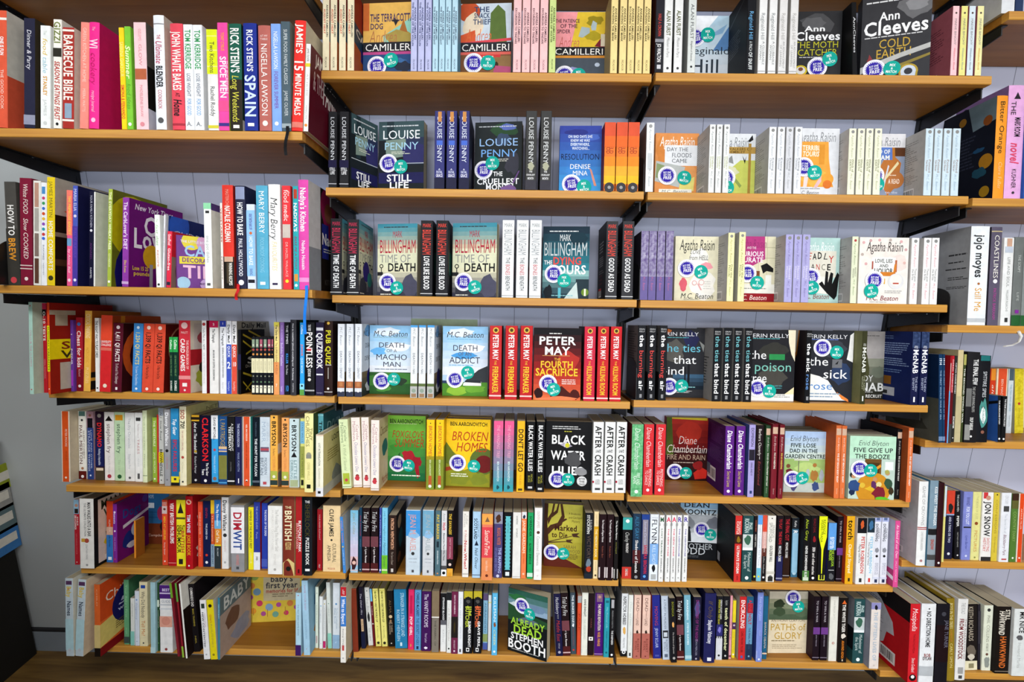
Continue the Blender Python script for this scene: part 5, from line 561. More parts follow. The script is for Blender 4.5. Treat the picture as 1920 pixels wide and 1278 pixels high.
 ('paperback','pale blue paperback with navy lettering, fourteenth from left',-32.8,-7.4,23.9,197.8,126,0,0,0,'a9cbe4','A HISTORY OF|14|38|6a8098|20||20~SCOTLAND|10|42|1e2638|38|b|-12~p|43|51|1e2638|50~Neil Oliver|54|86|2c3446|38|i~=|95|96|4a5468','','b',0),
 ('paperback','salmon and red paperback with cream lettering, fifteenth from left',-4.7,-19.5,31.6,196.6,126,0,0,0,'e07a5c','=|20|70|d8444c~=|66|100|e08854~=|0|16|f0a04c~p|4|12|7a5a40|45~SantaFeTime|24|62|f8e4d4|44|i~Isabel Allende|70|86|f0d0b8|22|i~o|93|6a2c1c|26','','b',0),
 ('paperback','lilac paperback with pale blue lettering, sixteenth from left',29.8,-4.6,25.8,197.4,126,0,0,0,'47406e','[|0|18|8a8c9c|95~b|2|18|4a2c20|70~MOGHUL WINTER|24|50|b8644c|40|b|8~THE MAPPING|54|93|a8b0dc|32|b|20~OF LOVE AND DEATH|54|90|6a70ac|26|b|-22~o|97|c8c8e0|35','','b',0),
 ('paperback','black paperback with teal lettering, seventeenth from left',58.4,-2.5,25.4,196,126,0,0,0,'0f1014','[|6|88|5fb8c0|48~zz|6|88|5fb8c0|64~MATT HAIG|16|32|3a8088|24~[|91|97|dce4e4|45','','b',0),
 ('paperback','white paperback with grey lettering, eighteenth from left',85.6,-5,23.9,197,126,0,0,0,'e0ded9','IAN MCEWAN|5|18|8a8884|20|b~SATURDAY|24|38|8a8884|20|b~=|97|98|b8b4b0','','b',0),
 ('paperback','slim orange paperback with cream lettering, nineteenth from left',111,-5,15,199.1,126,0,0,0,'ea7c48','[|0|10|d8dce0|90~b|4|11|2a3444|60~JANE GARDAM|13|62|f8e8d4|50~LAST FRIENDS|63|78|b4552c|26||~o|93|f0c8ac|40','','b',0),
 ('paperback','green paperback with dark green lettering, twentieth from left',129.2,-5.9,16.8,197.5,126,0,0,0,'1f9c5a','SORENDER|5|36|173c28|40|b~OF|38|42|0f6a3c|30~ALVARO ENRIGUE|46|78|123a24|40|b~=|91|97|c4e0cc','','b',0),
 ('paperback','white paperback with pale pink lettering, twenty-first from left',148.7,-11.2,22.8,214.2,126,0,0,0,'e8e6e3','OLIVER JAMES|4|28|c8aca8|34~o|34|5a342c|40~Contented|39|60|a8a8a4|36~Dementia|62|80|9c9c98|36~[|85|88|dcdad6|30~v|94|c03a3a|22','','b',0),
 ('display_paperback','outward-facing olive paperback with bare tree and arrows, twenty-second from left',182.1,68.7,121,197,26,0,6,0,'b4b03c','','g 0 0 100 100 c4bc4c a89c30 5;p 3c2418 0 0 10 0 8 34 12 60 10 86 0 100;p 4a2c1a 8 40 16 34 34 30 44 18 40 0 46 0 52 20 44 34 24 40 10 50;p 4a2c1a 8 24 18 14 22 0 27 0 22 18 10 34;p 4a2c1a 16 18 30 10 34 0 38 0 34 14 20 22;p 4a2c1a 40 26 56 22 58 24 44 30;p 5c2418 0 84 20 74 34 84 60 88 100 100 0 100;p 5c2418 4 74 20 64 30 74;t 62 12 30 4 5a4a20 - A Bradecote;t 62 18 34 4 5a4a20 - and Catchpoll;t 70 24 20 4 5a4a20 - Mystery;t 26 32 58 10 3c1c10 b Marked;t 20 44 40 9 3c1c10 b to Die;p 4a3020 12 60 78 48 78 49 12 61.5;p 4a3020 70 46 90 44 84 48 92 51 74 51;p 4a3020 12 61 64 58 64 59 12 63;p 4a3020 56 56 74 55 68 58 74 61 58 60;t 50 64 32 6 7a6a34 - SARAH;t 36 71 56 6 7a6a34 - HAWKSWOOD;l 62 78 30 10 4 6a5a2c','f',(20, 77, 50, 78)),
 ('paperback','black paperback with dark red lettering, twenty-third from left',299.1,2.5,23.5,196.7,126,0,0,0,'191a20','STOCKWIN|3|32|dcdcd8|34|b|-10~JULIAN|10|26|b8b8b4|28||22~VICTORY|34|70|5a4a44|46~b|68|84|6a7a88|80~b|80|90|b03c24|80~=|92|100|1c2430','r 0 0 100 100 15181c','b',0),
 ('paperback','slim peach and orange paperback with cream lettering, twenty-fourth from left',325.5,3.4,13.6,201.1,126,0,0,0,'ead2a0','=|22|72|d09a1c~THE MEMORY BOOK|26|68|f0e0a8|48|b~LARA AVERY|4|20|b8a070|30~ROWAN|74|88|b8a070|26~o|95|4a3c2c|45','','b',0),
 ('paperback','black and pale grey paperback with white lettering, twenty-fifth from left',340.1,-4.8,20.5,196.2,126,0,0,0,'1f0d12','The Triumphs of Eugene Valmont|8|42|d8d0d0|26|b~Robert Barr|48|66|8a4a3c|24~=|80|96|c8bcbc~[|80|96|1f0d12|60','','b',0),
 ('paperback','black and pale grey paperback with white lettering, twenty-sixth from left',362.5,-5.2,19.6,196.8,126,0,0,0,'1f0d12','The Triumphs of Eugene Valmont|8|42|d8d0d0|26|b~Robert Barr|48|66|8a4a3c|24~=|80|96|c8bcbc~[|80|96|1f0d12|60','','b',0),
 ('paperback','slim black and pale grey paperback with pale grey lettering, twenty-seventh from left',384.7,-3.5,12.1,189.5,126,0,0,0,'171414','The Big Bow Mystery|6|36|d4d4d0|34|b~Israel Zangwill|40|58|8a8a3c|28~=|82|97|b8b4b0~[|82|97|171414|55','r 0 0 100 100 12100f','b',0),
 ],
 'R6': [
 ('paperback','black and teal paperback with white lettering, first from left',411.2,7.9,27.7,183.4,126,0,0,0,'131214','=|0|20|3a9c98~o|6|e8ece8|40~Charley|24|40|dcdcd8|42|it~PRODIGY|42|58|d8d4d0|26|b~=|81|100|c0352c~o|86|222|30~CHARLIE CARROLL|84|96|f0d0c8|26|b','r 0 0 100 100 0e0e10;p a8aab0 30 50 60 54 60 66 30 62;p a8aab0 20 76 40 78 40 86 20 84','b',0),
 ('paperback','navy and dark red paperback with white lettering, second from left',440,2.3,23.6,197,126,0,0,0,'20354c','=|55|75|4a1c20~=|75|100|1c1416~ALEX GRAY|4|38|3a78a0|46~Shadows of Sounds|40|90|e0dedc|34|b~o|96|8a8a8c|40','','b',0),
 ('paperback','navy paperback with red lettering, third from left',464.2,-1.2,22.8,197,126,0,0,0,'1f2a54','[|6|60|8a8490|70~=|0|8|24408a~Sandra Carlson|10|46|b8b8d0|28|i~SANDRA BROWN|46|90|c02c48|40|b|6~o|94|5a9ce0|36','','b',0),
 ('paperback','white and sky blue paperback with black lettering, fourth from left',489.2,-2.7,24.7,198.2,126,0,0,0,'dfe5ec','=|44|75|7ca8dc~VINCE|4|6|8a8c90|70|h~FLYNN|7|45|26262a|62~KILL SHOT|46|75|cfe0f0|40~b|74|88|1c1c20|45~[|90|98|a8acac|60','','b',0),
 ('paperback','slim white paperback with dark green lettering, fifth from left',515,-7.2,14.4,198,100,0,0,0,'e4e4e2','M|3|10|2c5a3c|80|hb~=|12|16|b0b0b0~[|12|16|e4e4e2|60~LOST TRAVELS|20|62|2c5a3c|24|b~ALEXANDER McCALL SMITH|64|86|4a4a48|22|b~o|94|a8a8a4|30','r 0 0 100 100 c8c8c4','b',0),
 ('paperback','slim white paperback with pink lettering, sixth from left',534.3,-6.4,14.4,198.1,100,0,0,0,'e4e4e2','A|3|10|d82a58|80|hb~=|12|16|b0b0b0~[|12|16|e4e4e2|60~THE NEW YORK|20|62|d82a58|24|b~ALEXANDER McCALL SMITH|64|86|4a4a48|22|b~o|94|a8a8a4|30','r 0 0 100 100 c8c8c4','b',0),
 ('paperback','slim white paperback with pink lettering, seventh from left',550.7,-5.7,14.4,198.2,100,0,0,0,'e4e4e2','A|3|10|d82a58|80|hb~=|12|16|b0b0b0~[|12|16|e4e4e2|60~THE NEW YORK|20|62|d82a58|24|b~ALEXANDER McCALL SMITH|64|86|4a4a48|22|b~o|94|a8a8a4|30','r 0 0 100 100 c8c8c4','b',0),
 ('paperback','slim white paperback with blue lettering, eighth from left',566.8,-5,14.4,198.3,100,0,0,0,'e4e4e2','R|3|10|4a3a9c|80|hb~=|12|16|b0b0b0~[|12|16|e4e4e2|60~THE LIGHTHOUSE|20|62|4a3a9c|24|b~ALEXANDER McCALL SMITH|64|86|4a4a48|22|b~o|94|a8a8a4|30','r 0 0 100 100 c8c8c4','b',0),
 ('paperback','slim white paperback with blue lettering, ninth from left',585.2,-4.2,14.4,198.3,100,0,0,0,'e4e4e2','R|3|10|4a3a9c|80|hb~=|12|16|b0b0b0~[|12|16|e4e4e2|60~THE LIGHTHOUSE|20|62|4a3a9c|24|b~ALEXANDER McCALL SMITH|64|86|4a4a48|22|b~o|94|a8a8a4|30','r 0 0 100 100 c8c8c4','b',0),
 ('display_paperback','outward-facing grey paperback with figure in snow, tenth from left',623.9,133.2,128,197,26,0,4,0,'b8c4cc','','g 0 0 100 30 6a9cc4 d0d8dc 4;r 0 26 100 44 b8bcc0;b 0 28 40 24 8a8e94 3;b 60 26 40 24 7a7e88 5;p d8dce0 0 60 50 52 100 60 100 72 0 72;r 0 71 100 29 15161a;p 202226 16 70 18 54 22 46 26 54 28 70;c 22 47 3 202226;t 8 5 64 8 26282c b DEAN;t 4 16 84 9 26282c b KOONTZ;l 6 26 74 2 1 8a9096;t -4 72 80 10 b8bcc0 - BROTHER;t 4 79 60 12 c8ccd0 - ODD;l 4 93 60 4 2 5a5e64','f',(52, 49, 74, 57)),
 ('display_paperback','hidden copy behind pale grey outward-facing paperback, eleventh from left',623.9,162.2,128,197,26,0,4,0,'b8c4cc','','','f',0),
 ('paperback','red paperback with white lettering, twelfth from left',738.8,0.8,20.5,197.8,126,0,0,0,'c8302c','=|28|42|3c1a14~b|30|42|8a6a1c|60~RICHARD|8|28|f0d8d0|26||16~CASTLE|8|28|f0d8d0|28|b|-14~ULTIMATE STORM|45|87|f4e8e2|36|b~[|90|97|7a1c1c|10','r 0 0 100 100 171619;l 20 20 60 24 8 2c2c30;r 6 80 14 14 9a9ca4','b',0),
 ('paperback','navy paperback with pale grey lettering, thirteenth from left',762.5,3.8,31.2,197.2,126,0,0,0,'24484a','RICKMAN|4|26|b8ccc8|40|b|-12~PHIL|10|22|b8ccc8|34|b|22~[|28|52|c4ccca|95~b|28|46|3a6450|80~[|48|52|e8ecec|95~Midwinter of|55|84|c0d0cc|30||18~the Spirit|59|80|c0d0cc|28||-16~o|94|e4ecea|34','r 0 0 100 100 12201f','b',0),
 ('paperback','slim black paperback with pale grey lettering, fourteenth from left',798.2,9.3,10.5,194.5,126,0,0,0,'17151a','DORIAN GRAY|6|24|b85a3c|40~ROBERT EDRIC|28|48|d0ccc4|40~o|93|d8d03c|55','','b',0),
 ('paperback','slim white and teal paperback with pale grey lettering, fifteenth from left',809.4,9.3,12.9,197.7,126,0,0,0,'e2e6ea','=|0|14|5a9ce0~=|80|100|6cb8d0~ROBERTO GUSTAV|14|50|a8b4c0|36~The Tower|52|78|a8b4c0|34~o|93|d8c83c|45','','b',0),
 ('paperback','slim pale pink and red paperback with white lettering, sixteenth from left',823.6,9,12.3,198.2,126,0,0,0,'d8a8a0','=|0|25|d04a34~o|20|d83c2c|80~=|60|100|151316~=|50|62|5a2c24~TALKING HEADS|28|56|f0dcd4|34~Lillian Hellman|62|88|c8c4c0|36|it~o|94|e8e4e0|50','','b',0),
 ('paperback','white paperback with grey lettering, seventeenth from left',836.6,6,23.8,198,126,0,0,0,'e2dfd6','o|4|333|16~SPUFFORD|10|40|8a8880|38||-12~FRANCIS|14|33|9a9890|26||22~GOLDEN HILL|45|70|3a3834|32|b~=|84|88|c8c4b8~o|93|555|50~[|92|99|2c2c2a|60','','b',0),
 ('paperback','black and navy paperback with white lettering, eighteenth from left',868.2,12.4,18.7,196,126,0,0,0,'191218','=|62|100|20224e~TO PLAY|5|20|a8242c|42|b~THE KING|24|44|c02a34|42|b~MICHAEL DOBBS|46|70|dcdce0|40|b~=|95|97|8a8ca8','','b',0),
 ('paperback','black and dark red paperback with red lettering, nineteenth from left',899.2,32.5,19.5,188.8,126,0,0,0,'1a1012','=|65|100|2c1a14~THE FINAL CUT|5|40|b42834|52|b~MICHAEL DOBBS|43|68|d8d4d0|36|b~=|96|97|aaa','','b',0),
 ('paperback','slate blue and black paperback with sky blue lettering, twentieth from left',925.4,36.6,20.5,180,105,0,0,0,'3c6a84','=|0|18|1c1f24~Kathy|4|15|d8d8d8|34~REICHS|20|52|eef2f4|58|b~SPIDER BONES|55|88|6a9cb8|46~o|93|a8c8d8|55~[|25|92|8cb8d0|80','r 0 0 100 100 221a16','b',0),
 ('paperback','black and green paperback with white lettering, twenty-first from left',947.8,15.4,19.6,196.5,126,0,0,0,'121214','Alex Gray|5|38|a8bc2c|42~NEVER SOMEWHERE ELSE|46|94|e0e0dc|34|b~=|84|100|4a7a3c~NEVER SOMEWHERE ELSE|46|94|e8e8e4|34|b~[|94|99|c8d4c0|80','r 0 0 100 100 171012','b',0),
 ('paperback','black paperback with white lettering, twenty-second from left',968.1,15.4,22.6,197,126,0,0,0,'141215','ROALD DAHL|4|26|7c1a22|32~b|30|42|8a1c24|45~SKIN|48|55|e8e4e0|36|b~and other stories|57|90|d8d4d0|36|b~o|95|eee|34','','b',0),
 ('paperback','black paperback with dark green lettering, twenty-third from left',992.2,15.5,24.6,196.2,126,0,0,0,'131316','p3|0|88|e4ec1e|96~REVENGE|5|28|4a4c14|30||14~WEARS PRADA|5|40|4a4c14|28||-14~[|90|98|d8dc3c|76~[|90|97|131316|22||-12~[|90|97|131316|22||16','r 0 0 100 100 131316','b',0),
 ('paperback','black and sky blue paperback with green lettering, twenty-fourth from left',1020.7,15.8,23.4,176.7,126,0,0,0,'17181e','=|0|46|5a98d8~KOWAL|24|44|e8f0f8|26|b|14~SKY AND SEA|24|44|e8f0f8|28|b|-14~THE LIQUOR|44|74|9cc42c|30|b|14~MURDER|46|64|9cc42c|32|b|-16~[|80|81|c8c8c8|70~b|84|98|5a5c60|70','r 0 0 100 100 2c2a6c','b',0),
 ('paperback','black paperback with pale grey lettering, twenty-fifth from left',1047.6,15.9,17.3,195.9,126,0,0,0,'1a0f18','TO WIN A WAR|6|40|b8b0b8|30~=|48|59|6a3a84~JOHN TERRAINE|60|78|9a90a0|18~=|95|96|8a8090','r 0 0 100 100 150c12','b',0),
 ('paperback','orange paperback with cream lettering, twenty-sixth from left',1065.6,3.6,23.9,202.5,126,0,0,0,'e0a41c','torch|6|35|1f1a10|60|b~Cheryl Strayed|41|84|f4e8c0|36|b~[|91|96|3a2c10|24','r 0 0 100 100 b8401c','b',0),
 ('paperback','white and black paperback with red lettering, twenty-seventh from left',1098.1,4.7,26.8,197.9,126,0,0,0,'e2e2e0','=|0|23|15151a~b|2|18|c8582c|45~PETER ROBINSON|28|84|c84a44|36|b|14~Playing with Fire|40|68|5a5a58|22||-18~[|91|97|333|28','','b',0),
 ('paperback','white and navy paperback with sky blue lettering, twenty-eighth from left',1128.4,6.7,20.9,197.6,126,0,0,0,'e2e4e6','=|0|22|20303c~b|2|20|3a6a94|70~PETER ROBINSON|28|84|8cc0dc|36|b|12~The Hanging Valley|36|72|5a6068|20||-20~[|91|97|c83c34|28','','b',0),
 ('paperback','white paperback with navy lettering, twenty-ninth from left',1150,8.6,19.5,197.9,126,0,0,0,'dcdde6','=|0|6|a8b0d8~[|0|4|5a6c94|50~DAVID|16|32|4a4c58|30||18~DOWNING|9|36|3a3c48|36|b|-12~b|44|54|8a8c94|80~o|58|222|38~MASARYK|68|86|a8aab8|24||16~STATION|68|86|a8aab8|24||-12~[|93|98|2c3454|40~=|90|92|c8cce0','','b',0),
 ('paperback','white paperback with navy lettering, thirtieth from left',1172.4,9.5,19.6,198,126,0,0,0,'dcdde6','=|0|6|a8b0d8~[|0|4|5a6c94|50~DAVID|16|32|4a4c58|30||18~DOWNING|9|36|3a3c48|36|b|-12~b|44|54|8a8c94|80~o|58|222|38~MASARYK|68|86|a8aab8|24||16~STATION|68|86|a8aab8|24||-12~[|93|98|2c3454|40~=|90|92|c8cce0','','b',0),
 ('paperback','pink paperback with pale pink lettering, thirty-first from left',1197,-8.4,15.4,196.6,126,0,0,0,'d44c8c','An Island of our Own|6|56|f4d4e4|48|i~SALLY NICHOLLS|60|92|f0b8d4|30','r 0 0 100 74 b4b4c8;r 0 74 100 26 b43c74;p e8e4ec 0 70 100 84 100 90 0 76','b',0),
 ],
 'C7': [
 ('paperback','maroon paperback, first from left',-401.6,-2,17.8,198.5,126,-2.5,0,0,'7a2f1c','=|0|2|8a3c26','r 0 0 100 100 1c1614;b 10 10 70 80 8a8680 3;b 30 30 50 50 2a2220 5','b',0),
 ('paperback','leaning slim black and navy paperback with pale grey lettering, second from left',-379.7,14.6,12.4,195.2,126,-3.5,0,0,'1b1728','The Other Mrs|10|45|b8b4c0|40|i~[|52|72|c8a884|60~MISS ALICE|54|70|5a4434|34~=|74|100|171a34','','b',0),
 ('paperback','leaning pale grey paperback with grey lettering, third from left',-363.4,29.7,15.2,185.9,126,-4.5,0,0,'cfcfca','o|6|333|22~The Snow|14|50|9a9a98|42|i~b|42|60|2c2c2c|60~LIZ|70|78|8a8a88|30~CURTIS|80|92|8a8a88|30','','b',0),
 ('paperback','leaning slim maroon and sky blue paperback with pale pink lettering, fourth from left',-346.9,27.4,6,183.6,126,-4,0,0,'64141c','=|0|22|6ab0d4~ROMANS|30|46|c8a8a8|50~[|60|62|c8b8b8|80','','b',0),
 ('paperback','leaning yellow paperback with dark green lettering, fifth from left',-338.9,26.7,17.2,184.3,126,-4,0,0,'e0d878','HOW TO CHEAT THE WORLD CUP|10|58|2c2c18|34|b~b|4|10|8a8a3c|40~A NOVEL|64|86|8a8a4c|24~o|94|2a2a1c|50~[|3|3.6|b0a42c|84~[|97|97.6|b0a42c|84','r 0 0 100 100 b8b060','b',0),
 ('paperback','leaning yellow paperback with dark green lettering, sixth from left',-319.6,26.6,17.7,184.8,126,-3.5,0,0,'e0d878','HOW TO CHEAT THE WORLD CUP|10|58|2c2c18|34|b~b|4|10|8a8a3c|40~A NOVEL|64|86|8a8a4c|24~o|94|2a2a1c|50~[|3|3.6|b0a42c|84~[|97|97.6|b0a42c|84','r 0 0 100 100 b8b060','b',0),
 ('paperback','black paperback with brown lettering, seventh from left',-298.8,26.6,19.2,177.5,126,-2.5,0,0,'13110f','ALMA|16|40|6a5434|34~o|46|c8b088|55~b|50|58|8a6a4c|50~IF THERE|56|74|a8947c|26||14~BE DRAGONS|56|78|a8947c|26||-16~o|94|c8c4bc|22','','b',0),
 ('paperback','thick sky blue paperback with pale blue lettering, eighth from left',-276.2,19.6,38.3,187.4,126,-2,0,0,'2478a4','STRANGER IN A STRANGE LAND|6|80|b8d8e4|28||18~ROBERT HEINLEIN|34|88|b0d0dc|24||-18~[|90|96|c8e0ea|16','','b',0),
 ('paperback','pink paperback with white lettering, ninth from left',-235.5,15.6,18.1,190.3,126,0,0,0,'d82c60','[|10|40|b81c4c|40~POP GIRL|45|77|f4e4e8|44|b~b|90|96|b8b03c|20','','b',0),
 ('paperback','sky blue paperback with slate blue lettering, tenth from left',-215.2,12.5,20.1,191.2,126,0,0,0,'5a94c4','CHARLES McCARRY|4|44|16304c|44|b~THE SECRET LOVERS|46|91|2c5c84|42|b~[|93|98|16304c|34','','b',0),
 ('paperback','dark purple paperback with white lettering, eleventh from left',-193,9.7,29.3,188.3,126,0,0,0,'3d1450','The VANITY ROOMS|4|60|e0d4e8|42~Peter Luther|70|86|c8b4d4|24~b|92|97|e4dcec|45','','b',0),
 ('paperback','brown paperback with dark brown lettering, twelfth from left',-160.5,6.1,22.5,193.5,126,0,0,0,'7d7468','=|42|44|e4e0d8~=|0|42|7d6c54~THE FABRIC OF|48|90|4a463e|26','r 0 0 100 100 6a2c24','b',0),
 ('paperback','white and black paperback with white lettering, thirteenth from left',-133.9,9.3,18,184.5,126,0,0,0,'dedfdd','=|0|46|161618~=|46|54|5a5a60~STRANGE BLOOD|7|46|e4e4e4|30|b~KATHY|62|84|b8b8b8|28','r 0 0 100 100 8a8c8a','b',0),
 ('paperback','slim white paperback with maroon lettering, fourteenth from left',-113.7,4.6,13.8,190.2,126,0,0,0,'dcdeda','=|0|13|1d1f22~Virgin & Philippe Claudel|18|80|a08c88|34|it~o|93|222|40','','b',0),
 ('paperback','plum and black paperback with pale pink lettering, fifteenth from left',-98.8,0.7,19.4,194.6,126,0,0,0,'6a2444','=|40|74|201a1a~DEATH IN HAMBURG|5|36|d8b8c4|24|b~b|44|70|3a3018|40~SIMON BECKETT|78|92|d0b0bc|24~[|94|97|d8c0cc|25','','b',0),
 ('paperback','slim white paperback with lilac lettering, sixteenth from left',-78.4,0.6,14.8,195.1,126,0,0,0,'e1e3e7','Yellow Stars|8|42|9aa4b4|34|it~MAGGIE LEIGH|56|76|b0b4bc|26~[|92|97|4a4a50|36','','b',0),
 ('paperback','black paperback with white lettering, seventeenth from left',-61.5,4.4,26.6,195.5,126,0,0,0,'15161a','=|0|12|b8a82c~o|12|1a1a1a|48~[|10|13|1a1a1a|70~b|13|20|4a4a48|60~JIM|24|40|b8c43c|34|b|22~BUTCHER|24|58|b8c43c|44|b|-8~SUMMER KNIGHT|48|90|f0f0f0|30|b|18~[|91|97|e8e8e8|36~o|94|161616|24','r 0 0 100 100 141316','b',0),
 ('paperback','black paperback with white lettering, eighteenth from left',-31.4,5.1,25,195.9,126,0,0,0,'15161a','=|0|12|b8a82c~o|12|1a1a1a|48~[|10|13|1a1a1a|70~b|13|20|4a4a48|60~JIM|24|40|e06a3c|34|b|22~BUTCHER|24|58|e06a3c|44|b|-8~GRAVE PERIL|48|90|f0f0f0|30|b|18~[|91|97|e8e8e8|36~o|94|161616|24','r 0 0 100 100 141316','b',0),
 ('paperback','slim sky blue paperback with slate blue lettering, nineteenth from left',-3.2,24,14.5,178,126,0,0,0,'84b0c8','=|0|12|5a4a6c~ADRAMSDEN|16|70|3a6484|38~=|72|86|8a9a5c~=|88|100|4a5ca0','','b',0),
 ('paperback','slim white paperback, twentieth from left',13.2,18.3,9.8,176.3,126,0,0,0,'dddddc','=|12|14|d8d48c','','b',0),
 ('paperback','sky blue paperback with white lettering, twenty-first from left',25.6,-1.7,17.3,194.5,126,0,0,0,'5ab0da','KILLMAN|6|46|e8f4f8|40~b|46|56|8a4a24|50~CREEK|58|84|d8d48c|38|i~o|94|e8f0f4|40','r 0 0 100 100 2c4a54;b 10 40 60 20 c8a02c 2','b',0),
 ('display_paperback','outward-facing dark moor paperback with lime title, turned, twenty-second from left',69.4,0.4,130,198,30,0,24,0,'1a2420','','g 0 0 100 34 2c5a4c 8aa4bc 4;b 0 6 50 12 2c6a3c 3;b 40 16 60 14 6a84a0 4;b 0 18 60 12 c8d4d8 2;p 254a2c 0 24 50 34 100 40 100 60 0 60;b 20 40 60 12 5a6a74 5;r 0 50 100 50 14181a;t 8 44 86 11 9ccc3c b ALREADY;t 14 55 74 14 a4d43c b DEAD;t 8 68 84 11 f0f0f0 b STEPHEN;t 0 79 98 15 f4f4f4 b BOOTH;l 10 95 80 2 1 c8c8c8','f',(36, 23, 56, 33)),
 ('paperback','leaning navy paperback with red lettering, twenty-third from left',224.9,1.8,21.3,194.3,126,-3.5,0,0,'17163a','Huckleberry|5|32|d8d8e0|50|it~THE OF|33|40|aaa|20~Middle East|42|76|b83c34|50|it~TIMOTHY LIAM|79|88|a8a4b4|24~o|94|a4a0b0|40','r 0 0 100 100 d0ccc0','b',0),
 ('paperback','leaning black and maroon paperback with white lettering, twenty-fourth from left',246.9,4.2,22.9,196.1,126,-3.5,0,0,'1c0f12','Trial by Fire|5|36|ecebea|62|it~Jennifer Lynn Rowan|48|86|e0d8d8|24|b~=|44|60|6c3c44~=|85|100|4a1a1c~=|94|96|c8a8a8','','b',0),
 ('paperback','navy paperback with white lettering, twenty-fifth from left',271.7,12.1,15.8,193.6,126,-2,0,0,'3c4a54','THE BUNKER DIARY|4|52|dce4e8|40|b~KEVIN BROOKS|58|86|8a4a54|24~o|93|c83a2c|35~b|50|56|e4e8ec|50','','b',0),
 ('paperback','slim red paperback with maroon lettering, twenty-sixth from left',288.8,10,11.7,186.1,126,0,0,0,'cc4a2c','=|0|12|9a9c9c~PARK|30|60|8a2c1c|36','','b',0),
 ('paperback','white paperback with pale grey lettering, twenty-seventh from left',301.8,8.3,19.3,196.5,126,0,0,0,'dedfd3','ANNE ENRIGHT|10|38|3a3c3a|32|b~THE GREEN ROAD|42|74|b0bcac|30~=|90|97|c8cac4~[|89|98|dedfd3|60','','b',0),
 ('paperback','black paperback with maroon lettering, twenty-eighth from left',322.8,9,16.8,194,126,0,0,0,'1f1216','DARK|40|56|8a4448|18~[|70|76|e0dcd8|80~o|73|222|30','','b',0),
 ('paperback','purple paperback with cream lettering, twenty-ninth from left',342.7,9.2,26.5,195.8,126,0,0,0,'43126c','[|1|14|7a5c74|65~o|6|b88a78|34~THE PURPLE REVOLUTION|17|60|ecdcc8|32|b~NIGEL FARAGE|62|85|d8943c|30|b~=|97|98|b894c8','r 0 0 100 100 c8c4cc','b',0),
 ('paperback','teal paperback with teal lettering, thirtieth from left',370.4,1.7,16,185.1,126,0,0,0,'2a94a4','[|4|8|1c6470|60~The Fictional Life|14|50|8ad0d4|30|i~ROWAN COLEMAN|56|84|1c5c68|30~o|92|1c5c68|40','','b',0),
 ('paperback','black paperback with grey lettering, thirty-first from left',387.1,0.1,15.4,185.1,126,0,0,0,'141316','[|2|16|a8a8ac|55~FREDERICK FORSYTH|20|50|8a8a8c|30~THE SHEPHERD|54|78|dcdcdc|36|b~o|95|eee|45','r 0 0 100 100 131214','b',0),
 ],
 'R7': [
 ('paperback','white paperback with black lettering, first from left',423.1,6.8,19.4,197.2,126,0,0,0,'dfe1e2','INSPECTOR HOBBES!|4|50|1e1e20|50|b~b|52|66|d8a85c|60~WILKIE MARTIN|70|86|8a8a8a|30~=|91|100|131316~o|93|dfe1e2|60~o|93|131316|26','r 0 0 100 100 8a8c90;r 0 88 100 12 121214','b',0),
 ('paperback','slim white paperback with pale grey lettering, second from left',443.2,1.4,14.7,196,126,0,0,0,'dcded8','Clothes and Stars|10|48|a4b4ac|34|it~MARGARET JOSIE|58|80|b8bcb4|22~[|92|97|444|36','','b',0),
 ('paperback','pale pink and maroon paperback with maroon lettering, third from left',459.3,-1.6,22.2,198.2,126,0,0,0,'e2bfae',"DEAD|4|26|6a4a44|36~MAN'S|26|36|8a5c54|20|i~LAND|37|48|6a4a44|36~b|54|64|2c1f1a|36~=|60|100|b06458~ROBERT|68|90|6a2c28|28||16~RYAN|72|86|6a2c28|28||-14~o|96|7a3c34|20",'r 0 0 100 100 8a4434','b',0),
 ('paperback','pale pink and maroon paperback with maroon lettering, fourth from left',485.1,-1.3,24.2,198.1,126,0,0,0,'e2bfae',"DEAD|4|26|6a4a44|36~MAN'S|26|36|8a5c54|20|i~LAND|37|48|6a4a44|36~b|54|64|2c1f1a|36~=|60|100|b06458~ROBERT|68|90|6a2c28|28||16~RYAN|72|86|6a2c28|28||-14~o|96|7a3c34|20",'r 0 0 100 100 8a4434','b',0),
 ('paperback','blue paperback with pink lettering, fifth from left',522,0.7,24.2,197.2,126,-2.5,0,0,'242a80','MOVING|17|48|a83c54|40~JENNY ECLAIR|52|83|b8c0e4|36~[|94|97|4a50a0|50','r 0 0 100 100 b04430','b',0),
 ('paperback','leaning pale grey paperback with lilac lettering, sixth from left',549.9,-3.9,21.4,198.3,126,-3,0,0,'b9c4d2','A STUDY IN MURDER|5|52|5a6474|30~[|54|66|2c2c30|75~[|57|64|c8d0d8|50~ROBERT|68|88|6a7484|28||14~RYAN|72|86|6a7484|28||-16~[|91|96|5a6474|45','r 0 0 100 100 141416','b',0),
 ('paperback','leaning black paperback with pale grey lettering, seventh from left',572,-16,17.7,198,126,-3,0,0,'16151a','BONDICA|5|28|7a7c24|34|b~b|36|46|d8a05c|50~The Evidence of Quentin|52|86|b8b4b0|24|i~o|93|a8a4a0|45','r 0 0 100 100 121014','b',0),
 ('paperback','black and maroon paperback with white lettering, eighth from left',594.1,-4.2,20.6,196.9,126,-2.5,0,0,'1c0f12','Trial by Fire|5|36|ecebea|62|it~Jennifer Lynn Rowan|48|86|e0d8d8|24|b~=|44|60|6c3c44~=|85|100|4a1a1c~=|94|96|c8a8a8','','b',0),
 ('paperback','sky blue paperback with white lettering, ninth from left',617.2,-5.6,20.1,203.4,126,-2.5,0,0,'72a8ba','AWAKENING|7|38|dcecf0|28|b~STEVIE DAVIES|42|76|dcecf0|26|b~=|92|97|a8ccd4','r 0 0 100 100 3a5a64','b',0),
